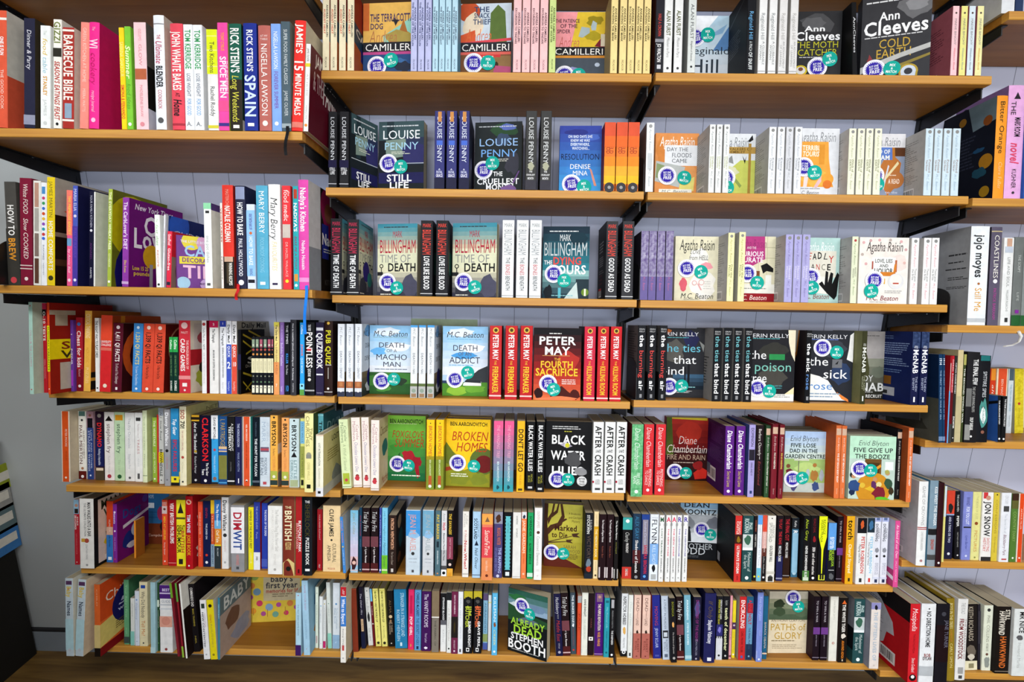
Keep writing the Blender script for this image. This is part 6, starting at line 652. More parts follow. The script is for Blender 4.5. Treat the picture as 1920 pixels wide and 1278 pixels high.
 ('paperback','navy paperback with plum lettering, tenth from left',638.9,-4,24.1,196.7,126,0,0,0,'1c1a30','b|2|34|4a4c7c|80~DAUGHTERS OF THE NIGHT|4|70|7a2c6c|34|b~SEAN MERCIER|66|92|8a88a0|24~o|97|a8a4b8|24','r 0 0 100 100 121120','b',0),
 ('hardback','navy hardback with white lettering, eleventh from left',670.3,-11.5,33.5,214.6,150,0,0,1,'1f2050','If Only|10|36|5a4a3c|38|i~Stephen Vizinczey|38|72|dcdce8|36|b~[|92|97|dcdce4|36','r 0 0 100 100 171840','b',0),
 ('paperback','black and blue paperback with yellow lettering, twelfth from left',712.7,2.3,19.1,197.5,126,0,0,0,'1a1a20','ORSON SCOTT CARD|5|36|dcdcd8|24|b|16~SPEAKER FOR THE DEAD|5|44|b8b43c|26|b|-14~=|44|62|2c2c6a~b|47|58|7a74c4|60~=|66|100|cccdd2~[|63|68|cccdd2|18||-32~[|63|68|cccdd2|18||0~[|63|68|cccdd2|18||32~o|93|16161a|34','','b',0),
 ('paperback','black paperback with cream lettering, thirteenth from left',733.1,4.1,19.7,196.9,126,0,0,0,'15151a','George Saunders|6|14|a8a8a4|40~tenth of december|18|86|d8dca8|48|b~o|94|c8c8c4|30','r 0 0 100 100 101014','b',0),
 ('paperback','slim salmon paperback with maroon lettering, fourteenth from left',755.2,7.3,7.1,198.1,126,0,0,0,'dc98a0','=|94|97|7a3c4c~A LIFE|40|70|b8707c|40','','b',0),
 ('paperback','slim yellow paperback with yellow lettering, fifteenth from left',765.7,12.9,10.6,179.6,126,0,0,0,'dcc828','=|38|50|4a2a4c~o|43|c8b4c4|60~DOG WALKING|54|90|b8a01c|36|i~o|94|e8e4d0|50','r 0 0 100 100 a8a49a','b',0),
 ('paperback','red paperback with white lettering, sixteenth from left',781.9,3.6,21.1,197.6,126,0,0,0,'c0282a','ENCIRCLING|5|50|f0e4e0|54|b~CARL FRODE TILLER|54|88|7a1418|28|b~[|93|97|4a5c9c|30','r 0 0 100 100 a8a6a0','b',0),
 ('paperback','sky blue and slate blue paperback with blue lettering, seventeenth from left',805.1,4.8,19.1,197.4,126,0,0,0,'6494b4','=|0|24|245878~=|75|100|20304a~[|10|26|9c2430|90~ANNE|5|24|c8303c|44|b~HOLT|27|44|b02c34|48|b~THE FINAL MURDER|49|83|2c4468|32~o|94|7aa0bc|30','','b',0),
 ('hardback','lilac hardback with pale blue lettering, eighteenth from left',833.1,-1.8,17.8,215.4,150,0,0,1,'7688cc','Time Out of Joint|5|40|c4ccec|40|it~PHILIP|54|62|a8b0dc|20~=|84|95|98a4d8~[|84|95|7688cc|60~o|96|e4e8f4|34','r 0 0 100 100 34448c','b',0),
 ('paperback','slim slate blue paperback with cream lettering, nineteenth from left',858.3,10.2,14.2,197.6,110,0,0,0,'1c5a7a','BARACK OBAMA|41|83|c8b8a0|40~o|91|b04438|50~=|90|92|d8c8a8','','b',0),
 ('display_paperback','outward-facing beige paperback with gold title, twentieth from left',890.7,41.4,126,197,28,0,-2,0,'d8c8a8','','r 0 0 100 100 d9caac;g 0 10 100 36 8a8a70 4a5a44 4;b 4 12 40 16 2a3424 3;b 4 24 40 18 3a4a34 5;b 60 24 40 20 54644c 4;b 30 16 60 14 7a8468 2;r 0 0 100 12 c0b8a4;t 6 45 84 4 6a5a44 - ANTHONY CLAYTON;t 4 51 88 12 b89434 - PATHS of;t 14 65 70 12 b89434 - GLORY;l 8 79 80 4 1 8a7a5c;l 10 86 80 8 3 a8987c','f',(58, 10, 72, 24)),
 ('paperback','black paperback with pale grey lettering, twenty-first from left',1012.1,10.6,20.2,199,126,0,0,0,'1a0f18','TO WIN A WAR|6|40|b8b0b8|30~=|48|59|6a3a84~JOHN TERRAINE|60|78|9a90a0|18~=|95|96|8a8090','r 0 0 100 100 2a1220;l 0 14 60 20 10 5a3a4c;l 0 40 60 14 6 5a2a4c','b',0),
 ('paperback','black paperback with pale grey lettering, twenty-second from left',1035.9,10.7,21.2,199.4,126,0,0,0,'1a0f18','TO WIN A WAR|6|40|b8b0b8|30~=|48|59|6a3a84~JOHN TERRAINE|60|78|9a90a0|18~=|95|96|8a8090','','b',0),
 ('paperback','white paperback with grey lettering, twenty-third from left',1059.9,8.7,25.2,201.9,126,0,0,0,'dedcd2','JOHN TAYLOR GATTO|6|36|a8a69c|20~o|72|b0523c|30~o|72|dedcd2|18','r 0 0 100 100 b8b6ac','b',0),
 ('paperback','black paperback with white lettering, twenty-fourth from left',1085.8,3.7,26.1,200.3,126,0,0,0,'16110f','p|3|9|d8642c|55~THE WHITE TIGER|10|53|f0ece4|36|b~b|54|64|d8d0c4|70~ARAVIND ADIGA|66|94|d87c24|28|b~[|95|98|c8b8a0|14','r 0 0 100 100 240f0c','b',0),
 ('paperback','navy paperback with pale grey lettering, twenty-fifth from left',1128.2,1.7,33,199.9,126,0,0,0,'24484a','RICKMAN|4|26|b8ccc8|40|b|-12~PHIL|10|22|b8ccc8|34|b|22~[|28|52|c4ccca|95~b|28|46|3a6450|80~[|48|52|e8ecec|95~Midwinter of|55|84|c0d0cc|30||18~the Spirit|59|80|c0d0cc|28||-16~o|94|e4ecea|34','r 0 0 100 46 7a7c84;r 0 46 100 34 17181c;p b0b0bc 0 70 60 80 60 96 0 88','b',0),
 ('paperback','white paperback with sky blue lettering, twenty-sixth from left',1162.7,-20.9,28.6,202.2,126,0,0,0,'dcd2ca','=|0|10|8a88b8~b|2|12|1a1a20|34~THE FIFTEEN LIVES OF|14|88|a4b4c4|36|b~o|95|c8bcb4|20','r 0 0 100 100 8c8e9c;l 20 20 50 30 10 74768a;r 0 80 70 2 4a5c9c','b',0),
 ],
 'L1': [
 ('cookbook','red cookbook with pale pink lettering, first from left',-1125.9,0,22.7,261.9,205,2.5,0,0,'d9583c','=|6|8|e8e4da~ONE IS FUN|22|38|fff|35|b~THE GOOD COOK|50|84|f6d9cc|30','r 0 0 100 55 d8d4c8;c 75 20 30 3d7a3a;c 80 12 22 e6d63a;b 55 30 60 30 b3402c 3;c 60 75 35 2d4f92','b',0),
 ('cookbook','navy cookbook with white lettering, second from left',-1064.3,0,26.7,245.2,195,2.5,0,0,'23243a','Dinner & Party|10|46|d9d9e0|38|i~=|88|97|8d90a4','r 0 0 100 100 3a3326;b 20 20 60 50 87733e 2','b',0),
 ('cookbook','white cookbook with orange lettering, third from left',-1025.7,0,23.3,229.3,195,2.5,0,0,'e9ece9','The|5|9|b8c4b8|30~food|12|28|d8b83e|45|i~table|30|46|9cc4cf|45|i~STANLEY|49|68|d69a3a|38|b~JAMES|72|88|c5c9c6|30~o|95|c8ccc8|35','','b',0),
 ('cookbook','white cookbook with red lettering, fourth from left',-995.5,0,19.3,243.3,195,2.5,0,0,'eceae0',"GIZZI|2|22|6f7a3c|75|b~c:|30|d9b51e|60~=|26|34|2a2a22~SEASON'S EATINGS FEAST|38|92|b33a32|60|bi~o|96|222|35",'','b',0),
 ('cookbook','red cookbook with white lettering, fifth from left',-973.8,0,27.3,225.6,195,2.5,0,0,'a62f28','BARBECUE BIBLE|7|72|f4ede0|75|b~[|75|90|8aa0b4|60~=|2|4|efe6da~=|91|93|efe6da','r 0 0 100 100 dcd6c8;r 20 12 60 20 d58b34;r 40 5 25 8 4a7478','b',0),
 ('cookbook','leaning salmon cookbook with pale pink lettering, sixth from left',-933.9,0,20.2,237.6,195,3,0,0,'ef8a7d','GREEN KITCHEN AT HOME|5|56|f7c9bc|40~MEERA WATTS|62|84|f7c9bc|32','','b',0),
 ('cookbook','pink cookbook with pink lettering, seventh from left',-911,0,22.9,237.1,195,2.5,0,1,'ec2e8c','The|4|8|f6b4d2|30|i~WI|16|25|f7cfe0|80|b~cookery|28|58|c31e6a|60|i~recipe journal|64|84|f7bcd6|35|i~o|92|f7bcd6|45','r 0 0 100 100 8a857c;r 0 0 45 100 c01860;t 55 40 40 50 ddd8d0 i THE LAST;','b',0),
 ('cookbook','slim yellow cookbook with yellow lettering, eighth from left',-835,0,12,226.8,195,0,0,0,'f2d21c','SABRINA GHAYOUR|14|48|f7e98a|70~SIMONA & FERNANDO|56|90|d94a2a|60|b','','b',0),
 ('cookbook','slim green cookbook with cream lettering, ninth from left',-822,0,14.3,229.4,195,0,0,0,'7cc53a','Summer|18|50|e9f4b8|75|bi~food ideas|55|80|5f9c2c|60|i~o|95|f0e3ec|55','','b',0),
 ('cookbook','pale pink cookbook with salmon lettering, tenth from left',-800.5,0,29.2,238.7,195,0,0,0,'eec9cc',"OZLEM'S|6|17|d98a92|22~GLOW|20|40|d98a92|25~[|43|53|b4613f|90~MADELEINE SHAW|58|88|dc8a94|22~o|95|d98a92|35",'r 0 0 100 40 5a554d;r 0 40 100 40 15130f;b 20 50 60 25 c9c27a 5;r 0 80 100 20 c9c6d2','b',0),
 ('cookbook','white cookbook with pink lettering, eleventh from left',-753.3,0,23.9,254.1,200,0,0,1,'e8ecf2','~=|7|8|9a9a9a~THE|17|21|b93a4a|35~Ultimate|22|42|b93a58|60|i~BLENDER|44|63|222426|60|b~COOKBOOK|65|82|d07a7a|38~o|92|555|55','r 0 0 100 100 d9d0c0;b 20 10 60 20 2a2522 1;b 30 30 50 15 b4402c 2;l 10 60 80 25 5 d5a98e','b',0),
 ('cookbook','red cookbook with white lettering, twelfth from left',-715.1,0,28.5,236.3,195,0,0,1,'e14a5a','JOHN WHAITE BAKES|8|63|f6efe8|66|b~AT|65|69|2a1c20|35~Home|71|87|2a1c20|62|bi~=|94|96|a8313f','','b',0),
 ('cookbook','white cookbook with green lettering, thirteenth from left',-685.9,0,21.1,235,195,0,0,0,'e8eaec','TOM KERRIDGE|5|42|3a9a5a|60|b~LOSE WEIGHT|46|68|3c4a62|40~FOR GOOD|70|86|4f9ad2|45~A.|92|96|8a8c90|60|bh','','b',0),
 ('cookbook','white cookbook with green lettering, fourteenth from left',-664.1,0,21.8,234.3,195,0,0,0,'e8eaec','TOM KERRIDGE|5|42|3a9a5a|60|b~LOSE WEIGHT|46|68|3c4a62|40~FOR GOOD|70|86|4f9ad2|45~A.|92|96|8a8c90|60|bh','l 10 10 80 20 4 c9c4b8','b',0),
 ('cookbook','white and yellow cookbook with dark green lettering, fifteenth from left',-632.3,0,24.1,224.6,195,0,0,0,'e6e4e0','=|0|44|d9e41c~=|6|7|eaf07a~=|20|21|eaf07a~=|36|37|eaf07a~Two Kitchens|12|43|3a3c2a|45~Rachel Roddy|56|86|6a6a6a|42~=|95|98|d4c93a','b 0 70 30 8 d14a3a 2','b',0),
 ('cookbook','pink cookbook with white lettering, sixteenth from left',-607.5,0,24.1,239.7,195,0,0,0,'e84a9e','TONY CYRUS|9|26|f3a030|30|b~SPICE MEN|31|70|f3e6ee|58|b~THE INCREDIBLE|35|66|f7dcea|24||35~=|72|82|e9508c~=|93|96|3a3080','r 0 0 100 100 b8c24a','b',0),
 ('cookbook','dark green and black cookbook with yellow lettering, seventeenth from left',-580.1,0,28.1,236.9,195,0,0,1,'1c5a48',"RICK STEIN'S|4|46|f4f2ea|68|b~=|52|100|2a241c~Long Weekends|48|92|d8d24a|55|i~[|95|98|efe9df|50",'r 0 0 100 100 23352d;r 0 90 100 10 d8cfc0;b 10 55 60 20 e0dccc 3','b',0),
 ('cookbook','blue cookbook with pale blue lettering, eighteenth from left',-547.1,0,30.4,238.4,195,0,0,1,'20308a',"RICK STEIN'S|6|45|e8eaf4|45|b~SPAIN|48|88|c9d8f2|80|b~[|93|96|f4f4f4|48",'r 0 0 100 100 1a2470','b',0),
 ('cookbook','maroon cookbook with white lettering, nineteenth from left',-512.8,0,27.7,233.7,195,0,0,1,'b5655c','AT MY|9|11|f0dcd6|60|h~TABLE|12|14|f0dcd6|60|h~NIGELLA LAWSON|17|86|f6ece6|50~o|93|f0dcd6|45','','b',0),
 ('cookbook','lilac cookbook with white lettering, twentieth from left',-484.4,0,22.4,238.3,195,0,0,0,'7fa6e6','NIGELLA LAWSON|7|42|eef4fc|42~FOREVER SUMMER|44|79|7a4a9c|40~o|93|eef4fc|40','','b',0),
 ('cookbook','slate blue cookbook with white lettering, twenty-first from left',-461.3,0,21.4,243.5,195,0,0,0,'4c5d66','SUPER FOOD FAMILY CLASSICS|7|57|d4dadb|38~JAMIE OLIVER|63|86|c8cdce|38~=|93|97|98a4a8','r 0 0 100 100 7a8a80;b 0 45 60 30 e8e6dc 2;r 0 85 100 15 b0452f','b',0),
 ('cookbook','red cookbook with white lettering, twenty-second from left',-438.3,0,25,245,195,2.5,0,1,'e0322c',"JAMIE'S|4|30|f6e8de|58|b~15|35|46|f8f4ee|78|b~MINUTE MEALS|48|86|f6e8de|55|b~=|92|97|d8786a",'r 0 0 100 100 c8bfa8;t 50 20 45 25 c23028 b JA','b',0),
 ('cookbook','slim white cookbook with pale grey lettering, twenty-third from left',-412,0,11.2,194.7,190,2.5,0,0,'eceae6','JAMIE OLIVER|5|20|444|45~=|22|26|d8c83a~AT HOME|34|60|b8b8b8|40~PENGUIN|70|86|b8b8b8|40~o|93|e08a3a|60','r 0 0 100 100 5c0f22;t 15 3 80 14 ddd6d2 b JAMIE OLIVER;t 10 22 30 25 c8b4b4 - & THE;t 40 22 60 30 e8e0dc b FAMILY','b',0),
 ],
 'L2': [
 ('cookbook','charcoal cookbook with white lettering, first from left',-1166.1,0,27.8,250.2,185,0,0,0,'4a4844','=|45|100|3b3934~HOW TO|22|52|eceae6|55|b~BREW|54|76|d8912c|58|b~o|95|c9434a|55','','b',0),
 ('cookbook','plum cookbook with white lettering, second from left',-1136.4,0,30.2,259,185,2,0,0,'7c1a34','White FOOD|5|33|e9dcd6|38|i~Slow COOKED|37|75|e9dcd6|38|i~=|81|82|d8c4c0~=|84|85|d8c4c0~o|94|e9dcd6|30','r 0 0 100 100 7c1a34','b',0),
 ('cookbook','white cookbook, third from left',-1104.9,0,18.5,253.3,185,2.5,0,0,'e3e2da','[|2|25|b98f7c|55~[|26|48|a8a49c|55~[|50|72|7f6f66|55~[|74|98|5b3d30|55','','b',0),
 ('cookbook','slim white cookbook with grey lettering, fourth from left',-1085.5,0,13.7,249.2,185,2.5,0,0,'eaecf0','[|4|11|4a8ac4|60~o|15|c23a6a|55~o|20|3a9a5a|55~o|25|3a6ac4|55~o|30|d0522a|55~o|35|e0b83a|55~o|40|8a4ab4|55~o|45|2a9aa4|55~o|50|c23a3a|55~o|54|3a6ad4|55~BAKING|60|75|9aa0a8|28~HEATHER|78|90|b4b8c0|24','','b',0),
 ('cookbook','yellow cookbook with white lettering, fifth from left',-1071,0,20.4,262.1,195,2.5,0,0,'e3c61e','JAMES MARTIN|4|37|7c7426|42~HOME COMFORTS|40|86|f4f0dc|50|b~o|93|3a3a22|60','r 0 0 100 34 b4ae9e;r 0 34 100 66 221610;b 10 25 40 12 c9602c 2;r 0 50 100 4 8a7a6a;r 0 75 100 6 4a3020;t 55 5 40 10 dcd8ce - ba;','b',0),
 ('cookbook','slim pink and salmon cookbook with yellow lettering, sixth from left',-1021.7,0,13.9,231.6,185,2.5,0,0,'e8598c','=|0|47|ef7a6a~THE PRIMROSE BAKERY|6|46|f4c24a|45|b~[|50|58|6a9ac4|80~by Annie Bell|61|86|f3d2de|40|i~o|94|f3d2de|55','','b',0),
 ('cookbook','slim blue and purple cookbook with purple lettering, seventh from left',-1007.2,0,12.9,242.6,185,2.5,0,0,'4a5ab4','=|40|100|4a3a9a~MARIA ELIA|3|25|d8dcf2|55~o|30|e0d8e8|55~FULL OF FLAVOUR|42|72|6a4ab0|45~o|94|e4e4f4|55','r 0 0 100 100 1a1c48;b 20 40 60 30 2c2f78 1','b',0),
 ('cookbook','slim navy cookbook with pale grey lettering, eighth from left',-966.9,0,11.6,229.9,185,2.5,0,0,'15152e','YOUR FAMILY KITCHEN|4|38|b4b4c8|45~o|41|d8d8e0|55~ANNABEL|54|72|5a2a6a|40~KARMEL|80|92|c8c8d4|35','','b',0),
 ('cookbook','slim white cookbook, ninth from left',-954.7,0,3.6,228.8,190,2.5,0,0,'e8e8e2','','r 0 0 100 100 dcded4;r 45 6 50 18 2a3a78;c 70 14 14 c9b49c;t 46 24 40 10 c42a4a b WEIGHT;t 40 37 50 5 22242a b CHARLES;','b',0),
 ('cookbook','leaning slim green cookbook with cream lettering, tenth from left',-921.7,0,10.9,236,185,3,0,0,'a3b544','THE EVERYDAY WHEAT FREE|3|62|eef2c8|50|b~COOKBOOK|66|80|eef2c8|42~o|95|f0f0e4|55','r 0 0 100 100 6a6e1a;c 35 35 42 c2b80e;c 60 85 55 1a1666;t 30 13 25 8 ece8d8 b LO','b',0),
 ('cookbook','purple cookbook with white lettering, eleventh from left',-884.5,0,16.4,215.9,190,2.5,0,0,'8a3a9c',"The CarbLover's DIET|5|58|e9d8ee|55|b~Ellen Kunes|70|84|e4c83e|35~=|94|97|c4a4cc",'r 0 0 100 100 6a1070;t 9 4 70 7 e8dcec bi New York Times;t 25 14 65 24 f0eaf2 b Carb;t 7 30 88 24 f0eaf2 b Lovers;c 40 63 16 dca81e;r 36 72 6 28 a8a4ac;t 6 75 28 5 e8c83a b Lose 15 25;t 8 81 28 5 e8c83a b pounds;r 80 10 20 10 e4c020','b',0),
 ('cookbook','slim white cookbook with pale green lettering, twelfth from left',-799.1,0,12.9,175.7,185,0,0,0,'edeee9','The|5|10|a8d49c|35|i~fast diet|13|42|a0cc94|50|i~RECIPE|48|72|d87a6a|28~o|96|333|45','','b',0),
 ('cookbook','leaning slim white cookbook with pale grey lettering, thirteenth from left',-784.2,0,3.7,175.9,185,3,0,0,'e4e6ea','GET THE GLOW|18|52|b8aab0|45','','b',0),
 ('cookbook','leaning slim blue cookbook, fourteenth from left',-779.7,6,1.6,175.9,185,4,0,0,'1a3a7a','','r 0 0 100 100 142a66;c 20 12 20 2a5ac0;t 8 18 88 10 c8cee4 - GUDRUN;t 8 30 90 12 dadff0 b JONSSON','b',0),
 ('cookbook','leaning slim red cookbook with white lettering, fifteenth from left',-775,0,12.2,136.4,130,3,0,0,'dc3048','GoodFood|5|25|f4dce0|55|b~Gluten-free|30|70|f4dce0|50|b~[|90|96|2a2a3a|70','r 0 0 100 45 c8202c;t 15 14 80 14 e8c44a b GoodFood;t 15 30 70 10 ecdcd8 - Gluten-free;r 0 45 100 55 8a7464;c 40 70 30 5a4434;c 70 60 20 d8d0c4','b',0),
 ('cookbook','pink cookbook slanting behind the purple tips book, sixteenth from left',-772.5,178,105,205,10,0,-50,0,'efb6c0','','r 0 0 100 100 e9aebc;t 45 35 50 20 b03a4a bi My;','f',0),
 ('cookbook','small purple cake decorating book slanting with cover showing, seventeenth from left',-773,52,108,130,9,0,-50,0,'8a4a9a','','r 0 0 100 100 7a4a94;c 30 10 20 e8d84a;c 60 12 20 d8a4c8;t 8 8 60 5 e8e0ee b THE LITTLE BOOK;t 15 16 80 22 a8cdf0 b CAKE;p e9dc4a 5 40 95 36 95 50 5 54;t 10 41 80 9 7a3a8a b DECORATING;t 12 54 82 26 f4c6de b TIPS;c 12 90 14 a8d0e8;c 88 85 14 e8e0a0;c 60 92 14 c8a8d8;t 45 88 30 5 4a2a5a b MARY BERRY','f',0),
 ('cookbook','white cookbook with grey lettering, eighteenth from left',-677.9,0,18.6,205.6,190,0,0,0,'eef2ee','=|0|7|8ed4a4~[|9|12|333|50~one pot dishes|38|70|a8a8a8|40~[|94|97|555|45','r 0 0 100 100 e2dfd6;r 0 0 100 8 54407c;t 25 12 60 8 8a867c - The;c 60 28 26 d6d2c6;c 75 45 18 9a8a2c;c 78 45 11 e2dfd6;c 60 85 30 b4ac4c','b',0),
 ('cookbook','slim white cookbook with red lettering, nineteenth from left',-637.6,0,5.4,206.1,185,0,0,0,'e8e4da','VEGETABLES|6|46|b04a3a|55|b~PERFECT|62|90|7a5a4a|45','','b',0),
 ('cookbook','red and black cookbook with white lettering, twentieth from left',-631.1,0,26.2,248.6,185,0,0,1,'d8382c','=|69|100|1e1a16~MASTERCHEF|4|22|e89a8a|30~NATALIE COLEMAN|20|55|f8eee6|50|b~[|69|74|c9a48a|80~[|75|95|4a4030|35~WINNING RECIPES|75|97|e8e4da|30|b|20','r 0 0 100 100 b02a22','b',0),
 ('cookbook','navy cookbook with white lettering, twenty-first from left',-599.5,0,24.2,247.3,200,0,0,1,'26283f','[|1|13|8a94b4|90~HOW TO BAKE|16|48|f4f4f4|55|b~PAUL HOLLYWOOD|51|88|dcdce4|38|b~o|94|e8e8ee|55','r 0 0 100 100 23264a','b',0),
 ('cookbook','white and sky blue cookbook with white lettering, twenty-second from left',-573.3,0,20.3,203.9,180,0,0,0,'d4dcf0','=|7|85|8ebdf0~GREAT BRITISH BAKE OFF|11|30|4a3a70|34|b~o|34|c96a3a|35~HOW TO BAKE|38|72|e8f0fa|45|b~BAKING|76|84|4a4a6a|35~[|89|93|22222a|80','','b',0),
 ('cookbook','sky blue cookbook with white lettering, twenty-third from left',-548.6,0,28.2,248.5,185,0,0,1,'56a6c4','MARY BERRY|5|46|eef4f6|46~FOOLPROOF COOKING|50|84|8cc8dc|36~[|93|96|e4f0f4|45','','b',0),
 ('cookbook','white cookbook with black lettering, twenty-fourth from left',-518.4,0,28.1,251.7,185,0,0,1,'e9e8e6','Mary Berry|12|52|2a2a2a|60|it~FAVOURITES|54|82|ead8a4|42|i~[|94|96|3a3050|45','','b',0),
 ('cookbook','red cookbook with pale pink lettering, twenty-fifth from left',-485.9,0,20.7,249.2,185,0,0,0,'e0383e','the|5|10|f4d8d4|25||30~food medic|4|34|f8ece6|55~[|37|50|c4b8ae|90~DR HAZEL WALLACE|54|88|f0b4ae|28~o|92|e8d43a|40','','b',0),
 ('cookbook','slim teal cookbook with plum lettering, twenty-sixth from left',-459.3,0,13.1,248.3,185,0,0,1,'2ea4ac',"[|3|12|b4402c|60~NADIYA'S|16|44|f2f6f6|58|b~BAKE ME A STORY|48|80|8a4a6a|40|i~[|85|92|d8903a|65~o|96|dcf0f0|55",'','b',0),
 ('cookbook','pink cookbook with white lettering, twenty-seventh from left',-445.5,0,24.2,263.5,200,0,0,1,'d84aa4',"Nadiya's Kitchen|7|47|f8f2f4|56|b~Nadiya Hussain|55|82|f4dcec|34|b~=|89|93|e890c8",'r 0 0 100 100 c9cbce;r 0 60 100 40 8a9098;r 36 0 64 100 18120f;c 62 16 26 7a1440;c 62 24 20 7a1440;c 62 22 13 6a3a26;r 52 36 26 14 7a1440;r 40 34 22 34 22287a;t 40 42 58 12 e8e4e0 b Nadiya;l 45 58 40 5 2 c8c4c0;t 48 88 40 6 4a4440 - KITCHEN','b',0),
 ],
 'L3': [
 ('puzzle_book','slim pale green puzzle book with pale pink lettering, first from left',-1192.2,-66,11,241.7,200,0,0,0,'a9d0c2','o|4|b84a52|30~COLOUR THE CLASSICS|30|70|c890a0|45~o|95|b84a52|30','r 0 0 100 100 b9cdb8','b',0),
 ('puzzle_book','slim red puzzle book with white lettering, second from left',-1180.5,-40,10.1,240.2,185,0,0,0,'c01f2c','=|0|7|b8264a~=|7|14|151312~O-10 TESTS|9|42|eeeae4|58|b~VERBAL REASONING|62|84|d8848c|45','','b',0),
 ('puzzle_book','slim purple puzzle book, third from left',-1150.5,-8,6.9,195.9,128,0,0,0,'7a70a4','o|12|d8d44a|50~[|30|60|9a9ac4|70~[|75|98|b4b4c8|70','','b',0),
 ('puzzle_book','slim red and yellow puzzle book with dark green lettering, fourth from left',-1142.9,-66,6.6,241.1,200,0,0,0,'d84a22','=|25|75|e9dc12~SUDOKU VARIANTS|26|74|3a3a1a|50|b~o|94|f0e6dc|40','r 0 0 100 100 8e1c10;r 0 8 38 5 b0a894;r 8 13 18 12 a8a08c;r 0 40 55 22 e4d60c;t 16 42 36 9 7a2a10 b SU;t 16 52 36 9 3a3410 b VA;r 14 66 34 30 b4b0a4','b',0),
 ('puzzle_book','slim purple puzzle book with white lettering, fifth from left',-1135.6,-8,7.9,196.1,128,0,0,0,'6a3a9c','o|20|c8c8d8|45~PUZZLER|40|62|e9e4f2|50|b~[|70|92|a83ac0|60','','b',0),
 ('puzzle_book','red and maroon puzzle book with white lettering, sixth from left',-1127,0,17.8,203.5,128,0,0,0,'ab1f2c','=|70|100|7a1420~o|9|4a78c0|55~Chess for kids|18|68|f4eae6|58|b~Richard|70|80|d8a8a8|30~o|93|e8dcd8|45','','b',0),
 ('puzzle_book','orange puzzle book with cream lettering, seventh from left',-1105.1,-4,20,222,190,2,0,0,'e7b04a','CRITICAL THINKING|4|34|f4e2b8|60||~ACROSTIC|45|65|d89a3a|40~PUZZLES|70|90|f0d498|40','r 0 0 100 100 a85a1a;r 0 76 40 22 1a1510;r 0 83 40 4 d89a34','b',0),
 ('puzzle_book','slim white puzzle book with black lettering, eighth from left',-1071.3,-4,11.8,202.8,128,0,0,0,'e8e8e4','THE RIGHT WAY TO PLAY CHESS|4|54|222|55|b~o|95|222|40','','b',0),
 ('puzzle_book','red puzzle book with pale pink lettering, ninth from left',-1057.2,-8,30.9,210.2,185,2.5,0,0,'d1282c','=|0|33|e0482e~UNIVERSITY|33|36|f4dcd4|90|hb~CHALLENGE|37|40|f4dcd4|90|hb~=|42|46|d86a5c~o|92|e9d8c4|35','r 0 0 100 100 a04012;r 15 0 8 100 c87a1c','b',0),
 ('puzzle_book','dark red puzzle book with white lettering, tenth from left',-1025.6,-6,28.4,189.4,128,2.5,0,0,'561426','o|6|d8c8c8|35~1,411 QI FACTS|12|56|f0e8e4|42|b~To Knock You Sideways|58|88|d8c8c8|28|i~[|93|97|f0e8e4|20','r 0 0 100 100 380f12;c 60 45 60 c8521c;c 66 47 46 380f12;t 35 72 30 14 e8dcd4 b F;t 35 89 30 5 d8ccc4 - To K','b',0),
 ('puzzle_book','sky blue puzzle book with yellow lettering, eleventh from left',-972.3,-2,26.1,189.5,128,2.5,0,0,'3f86c6','o|6|cfe4f2|30~1,234 QI FACTS|12|60|d8c87a|42|b~To Leave You Speechless|62|90|cfe0ee|26|i~o|95|eee|25','','b',0),
 ('puzzle_book','red puzzle book with black lettering, twelfth from left',-943.1,-4,29.6,189.5,128,2.5,0,0,'d84c34','o|6|f4d4c4|35~1,339 QI FACTS|12|58|2a1c18|44|b~To Make Your Jaw Drop|60|80|5a2a20|26|i~c|28|f4c4a0|1~o|95|f4e4da|28','','b',0),
 ('puzzle_book','red puzzle book with black lettering, thirteenth from left',-912.5,-4,30.6,188.7,128,2.5,0,0,'d84c34','o|6|f4d4c4|35~1,339 QI FACTS|12|58|2a1c18|44|b~To Make Your Jaw Drop|60|80|5a2a20|26|i~o|95|f4e4da|28','r 0 0 100 100 5e140e;c 60 35 50 b4785a;c 60 35 46 5e140e;t 20 76 40 12 b8685a b FA','b',0),
 ('puzzle_book','slim dark green and green puzzle book with green lettering, fourteenth from left',-866,-2,9.2,154,128,0,0,0,'12342a','=|0|27|2fa44e~Collins|5|22|f2f6ec|55|b~150 WAYS TO WIN AT|32|70|7aa46a|40~SCRABBLE|78|96|e9eee4|45|b','','b',0),
 ('puzzle_book','slim dark green and green puzzle book with green lettering, fifteenth from left',-855.8,-2,13.3,154.2,128,0,0,0,'12342a','=|0|27|2fa44e~Collins|5|22|f2f6ec|55|b~150 WAYS TO WIN AT|32|70|7aa46a|40~SCRABBLE|78|96|e9eee4|45|b','','b',0),
 ('puzzle_book','red puzzle book with white lettering, sixteenth from left',-841.3,0,32.2,199.9,128,0,0,0,'c8303c','o|7|f0c8c4|55~PARLETT|15|18|f0c8c4|60|h~CARD GAMES|25|70|f8f2ee|36|b|-15~THE PENGUIN BOOK OF|27|67|f0c0bc|20|b|25~=|76|81|e08a8a~[|86|91|f2e9e4|40~o|96|e8e0dc|18','r 0 0 100 100 e4dac8;r 12 4 50 38 d8ccc4;b 20 15 36 20 b04a54 2;r 0 40 80 22 b4202a;c 60 51 8 f0e8dc;b 10 62 60 34 a8b03a 4;c 40 66 12 2a2418','b',0),
 ('puzzle_book','slim white puzzle book with pale grey lettering, seventeenth from left',-778,0,13.5,200.6,128,0,0,0,'e9e8e6','o|5|b03a3a|65~Daily Mail ALL NEW|10|40|555|38~CRYPTIC CROSSWORDS|44|86|c4b8c0|35','r 0 0 100 100 8c1f2a;t 30 4 50 8 222 b ho','b',0),
